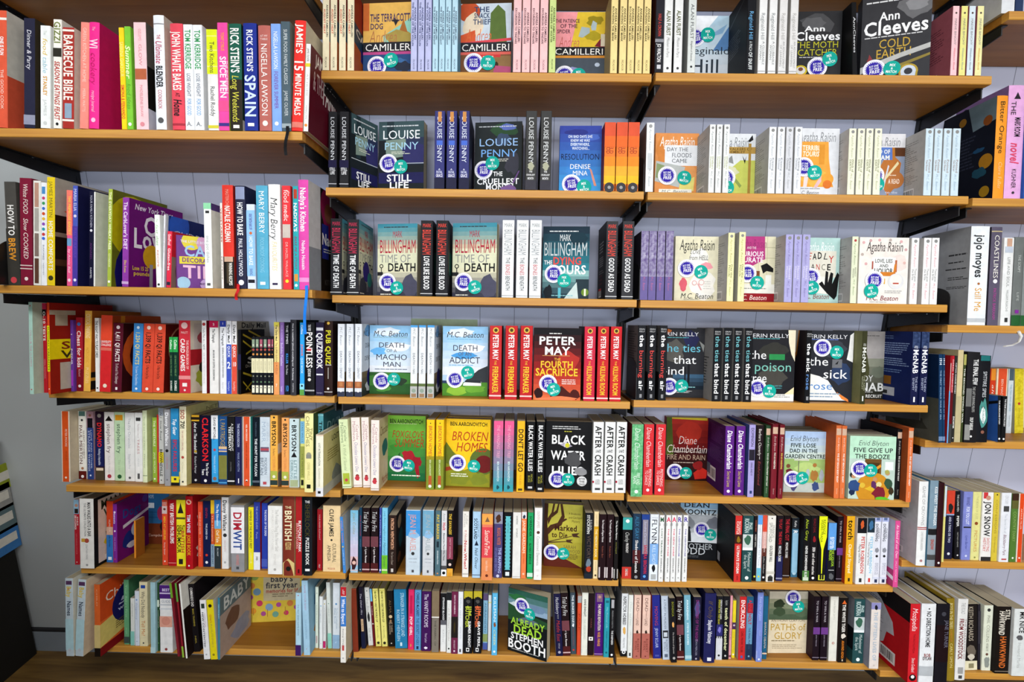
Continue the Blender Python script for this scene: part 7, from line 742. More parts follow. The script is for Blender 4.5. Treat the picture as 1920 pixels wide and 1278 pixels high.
 ('puzzle_book','white puzzle book with charcoal lettering, eighteenth from left',-756.5,0,24.5,199.9,128,0,0,0,'e8e6e2','=|0|9|c01f4e~2|3|6|f4e4e8|20|hb~The Telegraph|11|30|444|28|b~BIG BOOK OF CRYPTIC CROSSWORDS|40|82|333|20|b','','b',0),
 ('puzzle_book','white puzzle book with grey lettering, nineteenth from left',-727.5,0,17.3,200.3,128,0,0,0,'e9eaee','=|0|8|2f3fa4~1|2|5|f4f4fa|20|hb~The Telegraph|10|34|444|36|b~GENERAL KNOWLEDGE CROSSWORDS|36|78|6a6a70|24|b~hamlyn|84|94|aaa|22','','b',0),
 ('puzzle_book','slim white and blue puzzle book with black lettering, twentieth from left',-709.1,0,13.3,200.6,128,0,0,0,'e9eaee','=|32|100|4156b8~Daily Mail|5|30|222|45|b~QUICK|34|50|eef0fa|50|b~2|56|65|f0f2fa|75|hb~hamlyn|83|96|c4cce8|40','','b',0),
 ('puzzle_book','slim white and red puzzle book with black lettering, twenty-first from left',-694.3,0,13.8,200.1,185,0,0,0,'eceaea','=|32|100|e0523e~Daily Mail|5|30|222|45|b~QUICK|34|50|faf0ec|50|b~10|56|62|faf0ec|75|hb~hamlyn|83|96|f4d0c8|40','r 0 0 100 100 a09c90;t 12 1 72 8 151515 b Daily Mail;','b',0),
 ('puzzle_book','slim black and navy puzzle book, twenty-second from left',-676.6,-2,8.4,177,125,0,0,0,'15141a','=|38|62|26264a','r 0 0 100 100 0e0d0b;r 0 44 100 18 100f0d;t 25 42 40 12 b8b0a0 b S;t 18 55 40 5 a8a090 - DUELS;p b89f2a 8 6 60 18 60 21 8 9;p b89f2a 30 0 95 14 95 17 30 3;p b89f2a 8 16 50 30 50 33 8 19;p b89f2a 20 40 70 28 70 25 20 37;p b89f2a 50 10 95 28 95 31 50 13;p b89f2a 8 66 60 76 60 80 8 69;p b89f2a 20 96 70 76 70 73 20 93;p b89f2a 8 80 40 98 36 98 8 83;p b89f2a 40 66 95 78 95 81 40 69','b',0),
 ('puzzle_book','slim black and cream puzzle book with olive lettering, twenty-third from left',-638.7,-2,10.1,157.7,105,0,0,0,'17191f','[|4|18|8a9c84|75~o|14|c9cdb8|50~o|22|b0524a|65~o|30|d8904a|60~=|37|62|e4dcb4~SUDOKU|42|58|8a8464|30~o|68|8c8f7a|40~o|78|5f7a5c|50~[|84|97|e8e4cc|75~o|88|3a3a32|30','','b',0),
 ('puzzle_book','slim black and cream puzzle book with olive lettering, twenty-fourth from left',-628,-2,10,157.9,105,0,0,0,'17191f','[|4|18|8a9c84|75~o|14|c9cdb8|50~o|22|b0524a|65~o|30|d8904a|60~=|37|62|e4dcb4~SUDOKU|42|58|8a8464|30~o|68|8c8f7a|40~o|78|5f7a5c|50~[|84|97|e8e4cc|75~o|88|3a3a32|30','','b',0),
 ('puzzle_book','slim black and cream puzzle book with olive lettering, twenty-fifth from left',-617.3,-2,10.1,158,105,0,0,0,'17191f','[|4|18|a8586a|75~o|14|c9cdb8|50~o|22|b0524a|65~o|30|d8904a|60~=|37|62|e4dcb4~SUDOKU|42|58|8a8464|30~o|68|8c8f7a|40~o|78|5f7a5c|50~[|84|97|e8e4cc|75~o|88|3a3a32|30','','b',0),
 ('puzzle_book','slim black and cream puzzle book with olive lettering, twenty-sixth from left',-606.2,-2,10.2,158.2,105,0,0,0,'17191f','[|4|18|8a9c84|75~o|14|c9cdb8|50~o|22|b0524a|65~o|30|d8904a|60~=|37|62|e4dcb4~SUDOKU|42|58|8a8464|30~o|68|8c8f7a|40~o|78|5f7a5c|50~[|84|97|e8e4cc|75~o|88|3a3a32|30','','b',0),
 ('puzzle_book','slim black and cream puzzle book with olive lettering, twenty-seventh from left',-595,-2,10.1,158.4,105,0,0,0,'17191f','[|4|18|a8586a|75~o|14|c9cdb8|50~o|22|b0524a|65~o|30|d8904a|60~=|37|62|e4dcb4~SUDOKU|42|58|8a8464|30~o|68|8c8f7a|40~o|78|5f7a5c|50~[|84|97|e8e4cc|75~o|88|3a3a32|30','','b',0),
 ('puzzle_book','slim black and cream puzzle book with olive lettering, twenty-eighth from left',-584.3,-2,5.7,158.6,105,0,0,0,'17191f','[|4|18|a8586a|75~o|14|c9cdb8|50~o|22|b0524a|65~o|30|d8904a|60~=|37|62|e4dcb4~SUDOKU|42|58|8a8464|30~o|68|8c8f7a|40~o|78|5f7a5c|50~[|84|97|e8e4cc|75~o|88|3a3a32|30','','b',0),
 ('puzzle_book','slim yellow and orange puzzle book with brown lettering, twenty-ninth from left',-577.9,0,13.9,199.7,128,0,0,0,'f0d888','=|55|100|f09a5c~=|0|6|efe05a~The Daily Mail|4|26|333|35|b~The SUPER SUDOKU PUZZLES|28|72|6a4a34|38~7|85|89|f6e6d0|35|hb','','b',0),
 ('puzzle_book','slim purple puzzle book with lilac lettering, thirtieth from left',-562,0,11.4,199.2,128,0,0,0,'8f6cb4','KILLER SUDOKU|4|26|c8b0dc|40~Sudoku Puzzles|28|60|cdbde0|55|b~hamlyn|88|96|dccfec|40','','b',0),
 ('puzzle_book','slim black puzzle book with white lettering, thirty-first from left',-548.8,0,14.2,199.9,128,0,0,0,'15161c','THE TIMES|4|30|d8d8dc|40~KILLER|43|57|3a8ad4|42|b~Su Doku|59|72|c8ccd4|36~10|87|95|3a8ad4|65|hb','','b',0),
 ('puzzle_book','charcoal puzzle book with white lettering, thirty-second from left',-530.6,-4,16.2,207,150,0,0,1,'34343a','How to remember (almost) everything ever|5|62|d4d4d8|26|b~Rob Eastaway|64|80|d4d4d8|24|b~PORTICO|84|96|c4c4c8|24','r 0 0 100 100 16161a;c 30 8 18 2f6f2a;c 35 28 10 2f9aa0;c 35 52 12 b8a82c;c 35 82 22 c06a84','b',0),
 ('puzzle_book','slim sky blue puzzle book with pale blue lettering, thirty-third from left',-505.7,-2,12.2,199.3,128,0,0,0,'2fa0ea','=|92|100|5a9c4a~=|84|92|8ad4ea~Collins|3|16|eaf4fb|42|b~JUNIOR|30|46|e0724a|46|b~QUIZ BOOK|48|70|bfe4f8|48|b~o|87|1a1a1a|45','','b',0),
 ('puzzle_book','black puzzle book with white lettering, thirty-fourth from left',-490.6,-4,26.3,200.2,150,0,0,1,'121114','THE VERY|3|12|eee|28|b~POINTLESS|13|62|f4f0ee|62|b~o|37|c0323a|50~QUIZ BOOK|63|74|eee|28|b~o|78|d8d4d0|34~=|92|94|aaa','','b',0),
 ('puzzle_book','dark purple puzzle book with white lettering, thirty-fifth from left',-461.3,-4,22.3,200.6,128,0,0,0,'2a2240','[|7|11|dcdce4|85~QUIZBOOK|14|63|f2f0f2|70|b~[|70|72|dcdce4|80~hamlyn|95|97|a8a4c0|70|h','','b',0),
 ('puzzle_book','black puzzle book with yellow lettering, thirty-sixth from left',-436.2,-6,22.5,205,150,0,0,1,'2a1712','o|3|d8b04a|35~PUB QUIZ|12|58|d2cc2c|58|b~|0|0|fff|0~[|58|59|c8c4bc|70~[|62|77|b8b4ac|8~o|90|e4e0dc|28~=|94|95|c8c4c0','r 0 0 100 100 1c0e0a;t 30 8 40 8 a89c90 - COLLINS;c 45 40 20 8a8c2a;c 45 40 16 1c0e0a','b',0),
 ],
 'L4': [
 ('humour_book','cream humour book with pale pink lettering, first from left',-1243.3,27.4,25.4,208.2,126,0,0,0,'e4d8c4','[|0|100|d4521e|72~PETER MOORE|25|50|efd0bc|24||8~PENGUIN|56|70|a83c14|20||8~o|94|f0e8d8|24','r 0 0 100 100 cdbfa4','b',0),
 ('humour_book','white humour book with dark red lettering, second from left',-1216.4,53.7,23.4,204,126,0,0,0,'e6e4da','[|0|7|4a6a64|80~o|13|333|30~PAUL MERTON|20|78|5a1a1a|38|-|-16~SILENT COMEDY|28|70|6a5a54|20||22~=|88|100|5c1a14~o|84|a87a5c|35~o|96|e8e0dc|38','','b',0),
 ('humour_book','blue and pink humour book with pale blue lettering, third from left',-1188.4,51.6,19.7,204.8,126,0,0,0,'2a3f7a','=|0|24|b08a94~o|6|8a5a4a|40~[|10|24|15131a|80~LOVE AND OTHER|27|84|b8c4e0|22||16~STRANGE THINGS|28|88|c8d0e8|26||-18~o|94|dce0f0|26','r 0 0 100 100 c8a0a8','b',0),
 ('humour_book','black and navy humour book with red lettering, fourth from left',-1160.2,47.5,26.2,205.4,126,0,0,0,'281626','=|40|80|1a2050~=|82|100|4a4030~o|6|8c847c|45~DYNAMO|16|52|e02a2a|48|b~Nothing is Impossible|54|78|c8ccdc|26|b~[|82|86|e0ccb0|80','','b',0),
 ('humour_book','white humour book with dark red lettering, fifth from left',-1133.3,47.8,29.1,204.2,126,0,0,0,'e9e4de','p|5|13|1a1412|80~stephen fry|17|60|5a3c3a|40~Moab Is My Washpot|64|90|c8c4c0|24~o|94|a83a44|42','','b',0),
 ('humour_book','pale green humour book with dark green lettering, sixth from left',-1101.8,46.1,29.8,205.1,126,0,0,0,'bcd6ae','[|4|12|d2901e|75~stephen fry|17|60|3a5a46|40~The Liar|69|86|a4bc98|24~o|94|2a5a36|42','','b',0),
 ('humour_book','white humour book with grey lettering, seventh from left',-1067.8,42.9,28.5,204.6,126,0,0,0,'e2e2de','The Fry Chronicles|8|52|a4a8ac|26~Stephen Fry|60|82|b4b8bc|24~o|95|555|26','','b',0),
 ('humour_book','white humour book with salmon lettering, eighth from left',-1036.2,40.3,22.7,205.6,126,0,0,0,'e6e6e2','[|7|12|333|60~The Hidden Lives of|16|36|b8a8a8|22~TREES|38|60|c08a8a|28~Gail|66|78|ccc|22~[|88|96|555|30','','b',0),
 ('humour_book','slim cream humour book with sage lettering, ninth from left',-1008.7,35.8,13,213.3,150,0,0,1,'dbe4bb','The Life and Times of Henry|8|55|9aa888|30~Darcey|60|80|a8b098|28~=|90|91|8a9a78','r 0 0 100 100 c8cf94','b',0),
 ('humour_book','slim green humour book with cream lettering, tenth from left',-983.7,40.3,13.5,192.6,126,0,0,0,'8fae3c','THE VEGETABLE|5|45|dfe8b8|45|b~JANE WILSON|54|86|dfe8b8|38~o|95|e8eed0|40','','b',0),
 ('humour_book','slim red humour book, eleventh from left',-968.1,38,4.8,201.6,126,0,0,0,'c9352c','','','b',0),
 ('humour_book','slim pale grey humour book with charcoal lettering, twelfth from left',-953.5,25.4,14.3,223.3,126,0,0,0,'c2c2bc','=|0|10|8e94a0~=|58|72|d8c428~N.J. Slow Road|5|42|3a3a38|40|i~BROWNSVILLE|54|90|2f2c22|52|b~o|95|222|25','','b',0),
 ('humour_book','grey humour book with white lettering, thirteenth from left',-925.6,9.3,16.3,223.1,126,0,0,0,'97979a','Danny Wallace|4|48|eeeef0|55|b~o|54|222|55~YES MAN|62|78|b8787c|30~o|92|6a6a6e|30','','b',0),
 ('humour_book','sky blue humour book with pink lettering, fourteenth from left',-908.6,13.3,23,225.1,126,0,0,0,'256a9c','=|0|40|2c86b8~=|88|96|e6d426~=|96|100|18181c~Top Gear|13|34|f0f4f8|45|bi~EPIC FAILURES|40|82|c02a4a|46|b~[|90|93|333|30','r 0 0 100 100 1a5a86;r 0 82 100 10 e6d426','b',0),
 ('humour_book','cream humour book with salmon lettering, fifteenth from left',-884.7,15.5,19.6,231,150,0,0,1,'e9e2c0','SOD|4|16|a03c36|55|b~70!|18|28|2a2a26|60|b~THE GUIDE TO LIVING WELL|30|56|c08a80|26~o|64|b0443a|40~Claire|70|84|cfc8a8|24~o|95|333|28','r 0 0 100 100 d2cb88;b 10 40 40 20 7a2c20 2;t 60 6 40 5 7a7040 - NET','b',0),
 ('humour_book','black humour book with white lettering, sixteenth from left',-864.4,34.8,26.6,203.1,126,0,0,0,'17131a','[|0|9|d8a42a|85~=|3|7|241a10~And on That Bombshell|11|56|d8d8dc|30|bi~o|53|b0902a|30~Richard Porter|60|85|c8c8cc|24~o|95|c8c8cc|26~[|11|80|7a1c34|4||-30','','b',0),
 ('humour_book','black humour book with red lettering, seventeenth from left',-835.6,31.5,31.2,203,126,0,0,0,'12112a','CLARKSON|3|67|e0242a|54|b~The Top Gear|69|88|eee|22|b|18~Years|78|87|eee|24|b|-20~o|95|eee|28','','b',0),
 ('humour_book','sky blue and white humour book with charcoal lettering, eighteenth from left',-803.4,33.1,19.7,203.2,126,0,0,0,'38a0dc','=|0|34|ececee~DAVID MITCHELL|3|36|2a2a2c|34|b~o|50|b04a5c|40~THINKING ABOUT IT|58|84|c0e4f4|26~o|92|8c6450|55~=|97|100|2a2a2e','','b',0),
 ('humour_book','slate blue and olive humour book with yellow lettering, nineteenth from left',-778.9,29.3,23.6,201.8,126,0,0,0,'1f4c84','=|44|52|d8b88c~=|57|92|7c7c3c~I, PARTRIDGE|4|44|b49a54|55~[|48|50|2f5fc0|100~=|96|98|4f98cc','','b',0),
 ('humour_book','black humour book with white lettering, twentieth from left',-752.4,26.9,20.9,201.5,126,0,0,0,'1a1a1c','A DAY WITHOUT|10|50|dcdcd8|26|b|22~YESTERDAY|14|50|f0f0ec|34|b|-14~JOHN FARRELL|66|80|777|18~=|93|95|ddd','','b',0),
 ('humour_book','navy humour book with pale blue lettering, twenty-first from left',-729.5,26.7,20.2,201.9,126,0,0,0,'1c1f48','THE HOROLOGICON|10|44|b8c0dc|32|b~MARK FORSYTH|52|80|98a4c8|30~[|90|97|e8e8ee|14','r 0 0 100 100 d8d8d8','b',0),
 ('humour_book','white humour book with maroon lettering, twenty-second from left',-704.2,22.1,22.7,203.3,126,0,0,0,'e8e2d8','[|0|100|d9532c|76~NEIL MACGREGOR|11|35|f4dccc|20|b~A HISTORY OF THE WORLD|38|74|8a2c14|14|b~o|92|f4eee6|26~o|93|222|16','r 0 0 100 100 3fb0a4','b',0),
 ('humour_book','black humour book with white lettering, twenty-third from left',-676.8,23.8,20.6,202.2,126,0,0,0,'0e1822','THE HUNT FOR VULCAN|31|86|e8ecee|34|b~THOMAS LEVENSON|7|28|5a6a7a|20~=|92|95|56606c','r 0 0 100 100 2f6a70','b',0),
 ('humour_book','white humour book with sky blue lettering, twenty-fourth from left',-653.6,20.8,28.8,203.3,126,0,0,0,'c9d4dc','MARR|6|36|a4b4c4|40||-10~ANDREW|7|35|b4c0cc|22||28~[|43|50|6a5a70|85~[|45|48|b44a54|85~MODERN|58|83|6a7484|28||10~BRITAIN|58|84|5a6474|32||-28~[|93|97|b44a54|35','','b',0),
 ('humour_book','orange humour book with black lettering, twenty-fifth from left',-624,22.4,22.1,208.7,126,0,0,0,'f0b04c','o|3|222|26~BRYSON|8|43|1e1a14|52|b~The Road to|46|56|8a5a34|30|i~LITTLE DRIBBLING|56|80|d88a4c|36~[|78|90|a8b04a|90~[|91|98|2c3c38|95~o|86|e8e4d0|40','r 0 0 100 100 c49a54;r 0 40 100 14 d8d0c0;r 0 56 100 20 a8743c;r 0 80 100 20 7a7a78','b',0),
 ('humour_book','orange humour book with black lettering, twenty-sixth from left',-591,22.1,21.8,202.3,126,0,0,0,'f0a45c','o|3|222|26~BRYSON|8|43|1e1a14|52|b~The Road to|46|56|8a5a34|30|i~LITTLE DRIBBLING|56|80|d88a4c|36~[|78|90|a8b04a|90~[|91|98|2c3c38|95~o|86|e8e4d0|40','','b',0),
 ('humour_book','white humour book with black lettering, twenty-seventh from left',-566.7,18.4,28.7,201,126,0,0,0,'c6d8da','o|3|222|20~BRYSON|9|48|1c1c1e|46|b~p|48|56|1c1c1e|60~LITTLE|60|88|6a8a8c|30||14~DRIBBLING|60|88|6a8a8c|28||-22~[|89|99|a4b088|80','','b',0),
 ('humour_book','slim yellow and sky blue humour book with dark green lettering, twenty-eighth from left',-532.4,13.9,12.3,202.9,126,0,0,0,'d8d87a','=|4|36|78b4d4~STAG WILLS|6|34|2f5a78|36~=|40|85|9aa04c~THE PERFECT|50|82|5a5a2c|30~[|88|96|1c1c14|60','','b',0),
 ('humour_book','cream humour book with olive lettering, twenty-ninth from left',-505.6,-18.1,24.5,224.1,150,0,0,1,'efe6a0','CHURCHES|3|42|8a8454|40||-12~TINY|18|34|8a8454|34||24~o|52|9a9a84|55~[|52|57|8a8a80|60~DIXE WILLS|62|84|c4b878|28~[|90|95|1a1a16|44','r 0 0 100 100 3a4a1a','b',0),
 ('humour_book','teal humour book with black lettering, thirtieth from left',-480.4,12.5,15.4,218.1,187.5,0,0,0,'5aa0a8','TINY|10|34|16201f|58|b~=|1|3|84bec2','r 0 0 100 100 2c6068;t 12 12 80 14 9ac4c4 i DIVINE;t 20 28 60 12 86b4b4 i tiny','b',0),
 ('humour_book','white humour book with charcoal lettering, thirty-first from left',-460.5,-50,20.5,171.9,150,0,0,1,'e8e4cf','=|86|100|d8d8dc~=|0|2|d9c0a8~LOST IN TRANSLATION|13|50|555a5c|28~ELLA FRANCES SANDERS|54|84|b8b49c|24~[|91|95|1c1c1c|38','r 0 0 100 100 cfc487;t 40 8 60 10 4a4a34 b LOST IN;b 40 60 60 40 8a8f88 3;r 0 85 100 15 b8baae;l 20 30 60 20 5 8a7c3c','b',0),
 ],
 'L5': [
 ('humour_book','red and sky blue humour book with salmon lettering, first from left',-1235.9,12,15.5,198.8,126,0,0,0,'b52530',"=|0|22|8cb4cc~o|9|b88a74|65~[|14|21|2a221e|70~DES O'CONNOR|24|46|f0e4e0|34|b|-18~DES|26|40|e8d8d4|22|b|24~LAUGHING STOCK|52|84|d87a7c|22~o|96|e8dcd8|22",'','b',0),
 ('humour_book','thick white humour book with charcoal lettering, second from left',-1200.7,-8.6,42.9,209.7,126,0,0,0,'e8e6e0','MAN WALKS INTO A BAR|5|54|333|24|b|18~THE ULTIMATE COLLECTION|6|54|8a8a88|14|b|-10~o|60|a44a3c|32~[|57|62|c89a3c|25||-25~JONATHAN SWAN|65|87|999|14|~o|95|999|16','r 0 0 100 100 15130f;r 12 4 88 92 d4bfae;t 20 6 60 14 2c3424 b MAN;t 28 20 50 12 3a4434 b WA;b 30 40 50 50 6a4a20 2;b 25 60 50 20 d2b41e 3;r 30 88 60 6 e4e0d8','b',0),
 ('humour_book','red and sky blue humour book with pale pink lettering, third from left',-1153.1,30.4,19.9,189,126,0,0,0,'c8401e','=|45|100|2f6fb4~=|42|55|c8a08c~HUMOUR|30|50|e8c4b4|30~Life Stories|55|75|1a3450|28~[|91|96|dce4ec|55','','b',0),
 ('humour_book','slim purple humour book with lilac lettering, fourth from left',-1132.6,30.6,12,180.7,150,0,0,1,'7a2a90','o|14|e4d4ec|55~tweets|16|34|d8c4e8|55|b~o|46|e8e4f0|45~THE ANIMALS|56|80|c8a4d4|24~o|94|d84a3a|35','r 0 0 100 100 6a1264;t 14 14 50 16 24448c b Dogs;c 75 12 8 5a3a8c;p d4ccd4 15 42 100 28 100 33 15 48;b 5 50 60 40 1c2a74 2;c 52 58 16 b4c0d8;b 20 75 40 14 c9c6d2 3','b',0),
 ('humour_book','blue and brown book facing outwards, fifth from left',-1164,158,112,215,22,0,0,0,'2f6ea4','','r 0 0 100 68 2c6494;r 0 68 100 32 6a3018;t 15 3 60 6 b8cce0 - WEIRD THINGS;t 10 13 60 6 b8cce0 - CUSTOMERS SAY;t 10 23 45 6 b8cce0 - IN BOOKSHOPS;r 12 36 44 8 dfe6ea;l 16 38 36 4 2 7a94a8;r 10 50 60 1 20507c;r 10 58 60 1 20507c;r 30 48 1 20 20507c;r 50 48 1 20 20507c;b 62 38 36 28 a8305a 3;b 70 62 22 20 2a1a18 2;t 15 84 70 4 d8b4a0 i Jen Campbell','f',0),
 ('humour_book','slim orange humour book, sixth from left',-1092.6,60,6.2,118,36,0,0,0,'dd8a2c','','r 0 0 100 100 9a5a1c','b',0),
 ('humour_book','red humour book with orange lettering, seventh from left',-975.8,21.1,17,199.7,126,0,0,0,'d5482c','[|9|21|c8b4b0|90~o|14|6a4038|45~THE POINTLESS|3|8|f4dcd0|80|h~MEN AT LEISURE|25|61|f0b42c|36|b~Penny Queen|65|84|f0d4c8|24~o|94|f0d4c8|30','','b',0),
 ('humour_book','red humour book with white lettering, eighth from left',-953.7,17.3,23.7,202,126,0,0,0,'a8161e','VERY BRITISH PROBLEMS|5|66|f4ece8|46|b~=|95|96|d88a84','','b',0),
 ('humour_book','yellow humour book with red lettering, ninth from left',-929.3,17.1,27.5,202.2,126,0,0,0,'ecdd28','p|4|20|222|65~GREAT|38|46|14180c|90|hb~HUMOUR|46|80|14180c|42|b|-18~BRITISH|46|80|b4402c|34|b|22~=|26|29|555022~[|89|97|222|45','','b',0),
 ('humour_book','red humour book with orange lettering, tenth from left',-889.3,1,21,220.7,150,0,0,1,'b0141c','o|8|d8a48c|75~TIM VINE|25|50|dce4f2|46|b~JOKE BOOK|53|81|e8a42c|46|b~o|95|eee|24','r 0 0 100 100 a8181e;b 5 20 70 34 d8d0c8 2;b 5 65 60 30 d4ccbc 4','b',0),
 ('humour_book','slim red humour book with peach lettering, eleventh from left',-862.8,15.6,13.7,198.7,126,0,0,0,'d8482c','STAND UP AND DELIVER|16|50|f0b8a4|36~LEAD BELLY|56|84|f0a890|30','','b',0),
 ('humour_book','navy humour book with white lettering, twelfth from left',-847.3,16,21.8,201,126,0,0,0,'141c44','SEVEN|10|26|a82a3c|28~THE JOKES ON|34|58|d8dce8|22|b~o|82|c83a2c|35~o|93|e8e8ee|38','','b',0),
 ('humour_book','slim orange and yellow humour book with peach lettering, thirteenth from left',-824.6,17.8,10.7,203.3,126,0,0,0,'d3592c','=|0|20|eec02c~=|66|100|8ca4b8~The Humans|22|62|f0c4a8|42~ANOTHER DAY|68|96|2a3a4c|40|b','','b',0),
 ('humour_book','orange and sky blue humour book with white lettering, fourteenth from left',-807.1,7.6,19.7,208.7,126,0,0,0,'e08a2c','=|0|30|2f6cb0~=|30|42|6cb0dc~=|66|100|2c3438~=|65|67|e8d83a~The Big Education|6|38|e4ecf4|32|b~Oxf Tale|44|62|f4e8c8|44|b~BILL BAILEY|70|82|c8d0d4|22','','b',0),
 ('humour_book','white humour book with charcoal lettering, fifteenth from left',-785.9,7.6,20.7,216.7,126,0,0,0,'e6e4e2','Danny Wallace|4|47|2a2a2e|54|b~o|53|333|55~WHO IS TOM DITTO|60|76|c8a0a0|24~o|91|aaa|34','','b',0),
 ('humour_book','thick grey and white humour book with blue lettering, sixteenth from left',-747.8,-9.1,39.9,199.9,126,0,0,0,'8f8e90','=|3|72|eceaec~DIM|10|38|b4283c|60|b~WIT|38|67|2a4a94|60|b~HOWARD|74|90|d87a74|22~[|92|96|4a4a4c|20','r 0 0 100 100 8c8c86;b 20 5 60 40 c4bc94 2;b 20 60 60 40 c4bc94 4','b',0),
 ('humour_book','yellow humour book with dark green lettering, seventeenth from left',-704.6,5.6,15.6,188.8,126,0,0,0,'eadc22',"UNIVERSE OF THE WORLD'S BEST|4|66|4a4a22|40|b~HUMOUR|72|90|e8e4a0|35",'','b',0),
 ('humour_book','blue and white humour book with pale blue lettering, eighteenth from left',-687.9,5.4,19.3,205,126,0,0,0,'2c3a94',"=|74|100|e4e6ea~THE ARTIST'S GUIDE|6|40|98a4d8|30~Penis|44|54|98a4d8|30~OWEN|80|86|333|32|b",'r 0 0 100 100 98202c;t 20 10 60 12 e0a4a4 i Rude','b',0),
 ('humour_book','blue humour book with white lettering, nineteenth from left',-667.9,12.7,17.4,199.6,126,0,0,0,'2a40a4','THE BOOK OF THE DEAD|10|50|dce2f4|34|b|20~=|85|97|4a5cb4','','b',0),
 ('humour_book','thick white humour book with pale grey lettering, twentieth from left',-633.9,-17.7,42.5,203.6,126,0,0,0,'e9e7e1','The Funniest Thing You Never Said|5|66|b4b0aa|22||14~HUMOROUS QUOTATIONS|6|64|d0ccc6|14||-16~ROSEMARIE|70|86|ccc8c2|16~o|93|b0aca6|18','','b',0),
 ('humour_book','maroon humour book with cream lettering, twenty-first from left',-586.3,-23,33.5,234.4,150,0,0,1,'7a2f22','p2|78|100|d4bc7a|100~THE|12|15|e4d0a0|55|hb~BRITISH|17|56|efe2b8|58|b~PUZZLE BOOK|57|67|d8b878|48|b~o|91|1c1a14|42','r 0 0 100 100 c8b078','b',0),
 ('humour_book','red humour book with white lettering, twenty-second from left',-550,-21.7,18.7,233.3,126,0,0,0,'a81f22','BLETCHLEY PARK|30|70|f4ece8|36|b|18~BRAINTEASERS|33|66|e8b4ae|32||-22~[|92|97|4a0f14|28','r 0 0 100 100 20484a','b',0),
 ('humour_book','black humour book with dark green lettering, twenty-third from left',-527.3,-20.6,25.6,232.2,150,0,0,1,'15191f','THE|4|7|e4e4e4|55|hb~SHERLOCK|8|50|4a4420|52~PUZZLE BOOK|51|86|e8e8e4|38|b~[|91|94|e4e4e4|52','r 0 0 100 100 101216','b',0),
 ('humour_book','red humour book with pale pink lettering, twenty-fourth from left',-500.1,10.2,16.1,185.1,126,0,0,0,'9c1a22','YOUR INNER ELEPHANT|8|50|e0a8a4|26~SILLY|90|96|e8dcd8|26','r 0 0 100 100 101216','b',0),
 ('humour_book','thick peach humour book with black lettering, twenty-fifth from left',-480.2,4.5,52.4,199.4,126,0,0,0,'e8cb9a','CLIVE JAMES|5|47|2a2a26|24|b~o|52|2a2a26|12~CULTURAL|57|86|3a3a34|20||16~AMNESIA|60|84|3a3a34|20||-14~PICADOR|94|97|b4564a|42|h','','b',0),
 ('humour_book','leaning slim sky blue humour book with orange lettering, twenty-sixth from left',-416.8,-3,9,169.1,126,-3.5,0,0,'3d84cc','YOUR TREES|6|46|d87c5c|36|~o|53|e8c84a|45~COMIC GUIDE|58|86|b0d0ec|36~o|96|7ab0e0|30','r 0 0 100 100 b8b8b4','b',0),
 ],
 'L6': [
 ('parenting_book','white and pale blue parenting book with navy lettering, first from left',-1251.5,-50,23.8,237.4,150,0,0,0,'c9d8e0','[|3|8|5a3a5e|75~Baby|10|24|e0c23a|55|b~a|12|15|c83a4a|30~Names|29|48|3a4658|52|b~=|52|92|b8dce4~o|92|c4ccd4|40','r 0 0 100 100 d8d4c4','b',0),
 ('parenting_book','leaning white and pale blue parenting book with navy lettering, second from left',-1223.8,-50,24.4,234.6,180,3,0,0,'c9d8e0','[|3|8|5a3a5e|75~Baby|10|24|e0c23a|55|b~Names|29|48|3a4658|52|b~=|52|92|b8dce4~o|92|c4ccd4|40','r 0 0 100 100 d8c8a8;b 20 60 50 20 b88a6a 2','b',0),
 ('parenting_book','orange and yellow parenting book with peach lettering, third from left',-1164.3,-50,17.7,220.3,190,0,0,0,'d8642c','=|56|88|d4bd7c~=|88|100|1a1410~CHILD|6|30|e8a880|24','r 0 0 100 52 c8481a;p d2bd6a 0 56 100 46 100 78 0 88;r 0 88 100 12 7a1218;t 10 16 90 14 e8d4c4 - Childcare;c 55 46 32 1c1c5a;t 35 36 40 10 c4c4dc bi 52;t 35 48 42 6 c4c4dc b weeks;l 30 66 60 12 4 6a5a2c','b',0),
 ('parenting_book','green parenting book with sage lettering, fourth from left',-1122.4,8.2,16.6,205.7,150,0,0,0,'5f9c72',"Your Baby's First|8|58|90c49c|34~Steph|74|84|90c49c|24~=|88|98|3c4c48",'r 0 0 100 100 3c6c4a','b',0),
 ('parenting_book','slim white and teal parenting book with pale grey lettering, fifth from left',-1098.9,4.6,12,149.1,150,0,0,0,'d8dcd8','=|70|100|84c4b8~AIMEE|10|40|b0b4b0|24','','b',0),
 ('parenting_book','slim white parenting book with pale blue lettering, sixth from left',-1084.3,3.4,13.1,173.2,150,0,0,0,'cfd8e4','o|16|7a9cc8|40~Pregnancy|22|52|94a8c8|38|~o|92|98a8c4|28','','b',0),
 ('parenting_book','cream parenting book with charcoal lettering, seventh from left',-1068.9,2.1,25.1,203.2,150,0,0,0,'e2d7ae','[|5|10|2a4a9c|55~Why Did Nobody|15|56|4a4648|44~Tell Me?|60|84|c87c3c|44~o|95|444|20','','b',0),
 ('parenting_book','slim pale blue parenting book, eighth from left',-1011.7,-27.6,14.4,218.8,150,0,0,0,'9cc0c8','=|92|100|b0ccd0','','b',0),
 ('parenting_book','slim dark green parenting book with pale grey lettering, ninth from left',-996.6,-19,6,213,150,0,0,0,'2b4a2e',"=|25|35|c8d4c0~PARENT'S GUIDE|40|66|b4c8b0|34~o|88|6aa05c|50",'','b',0),
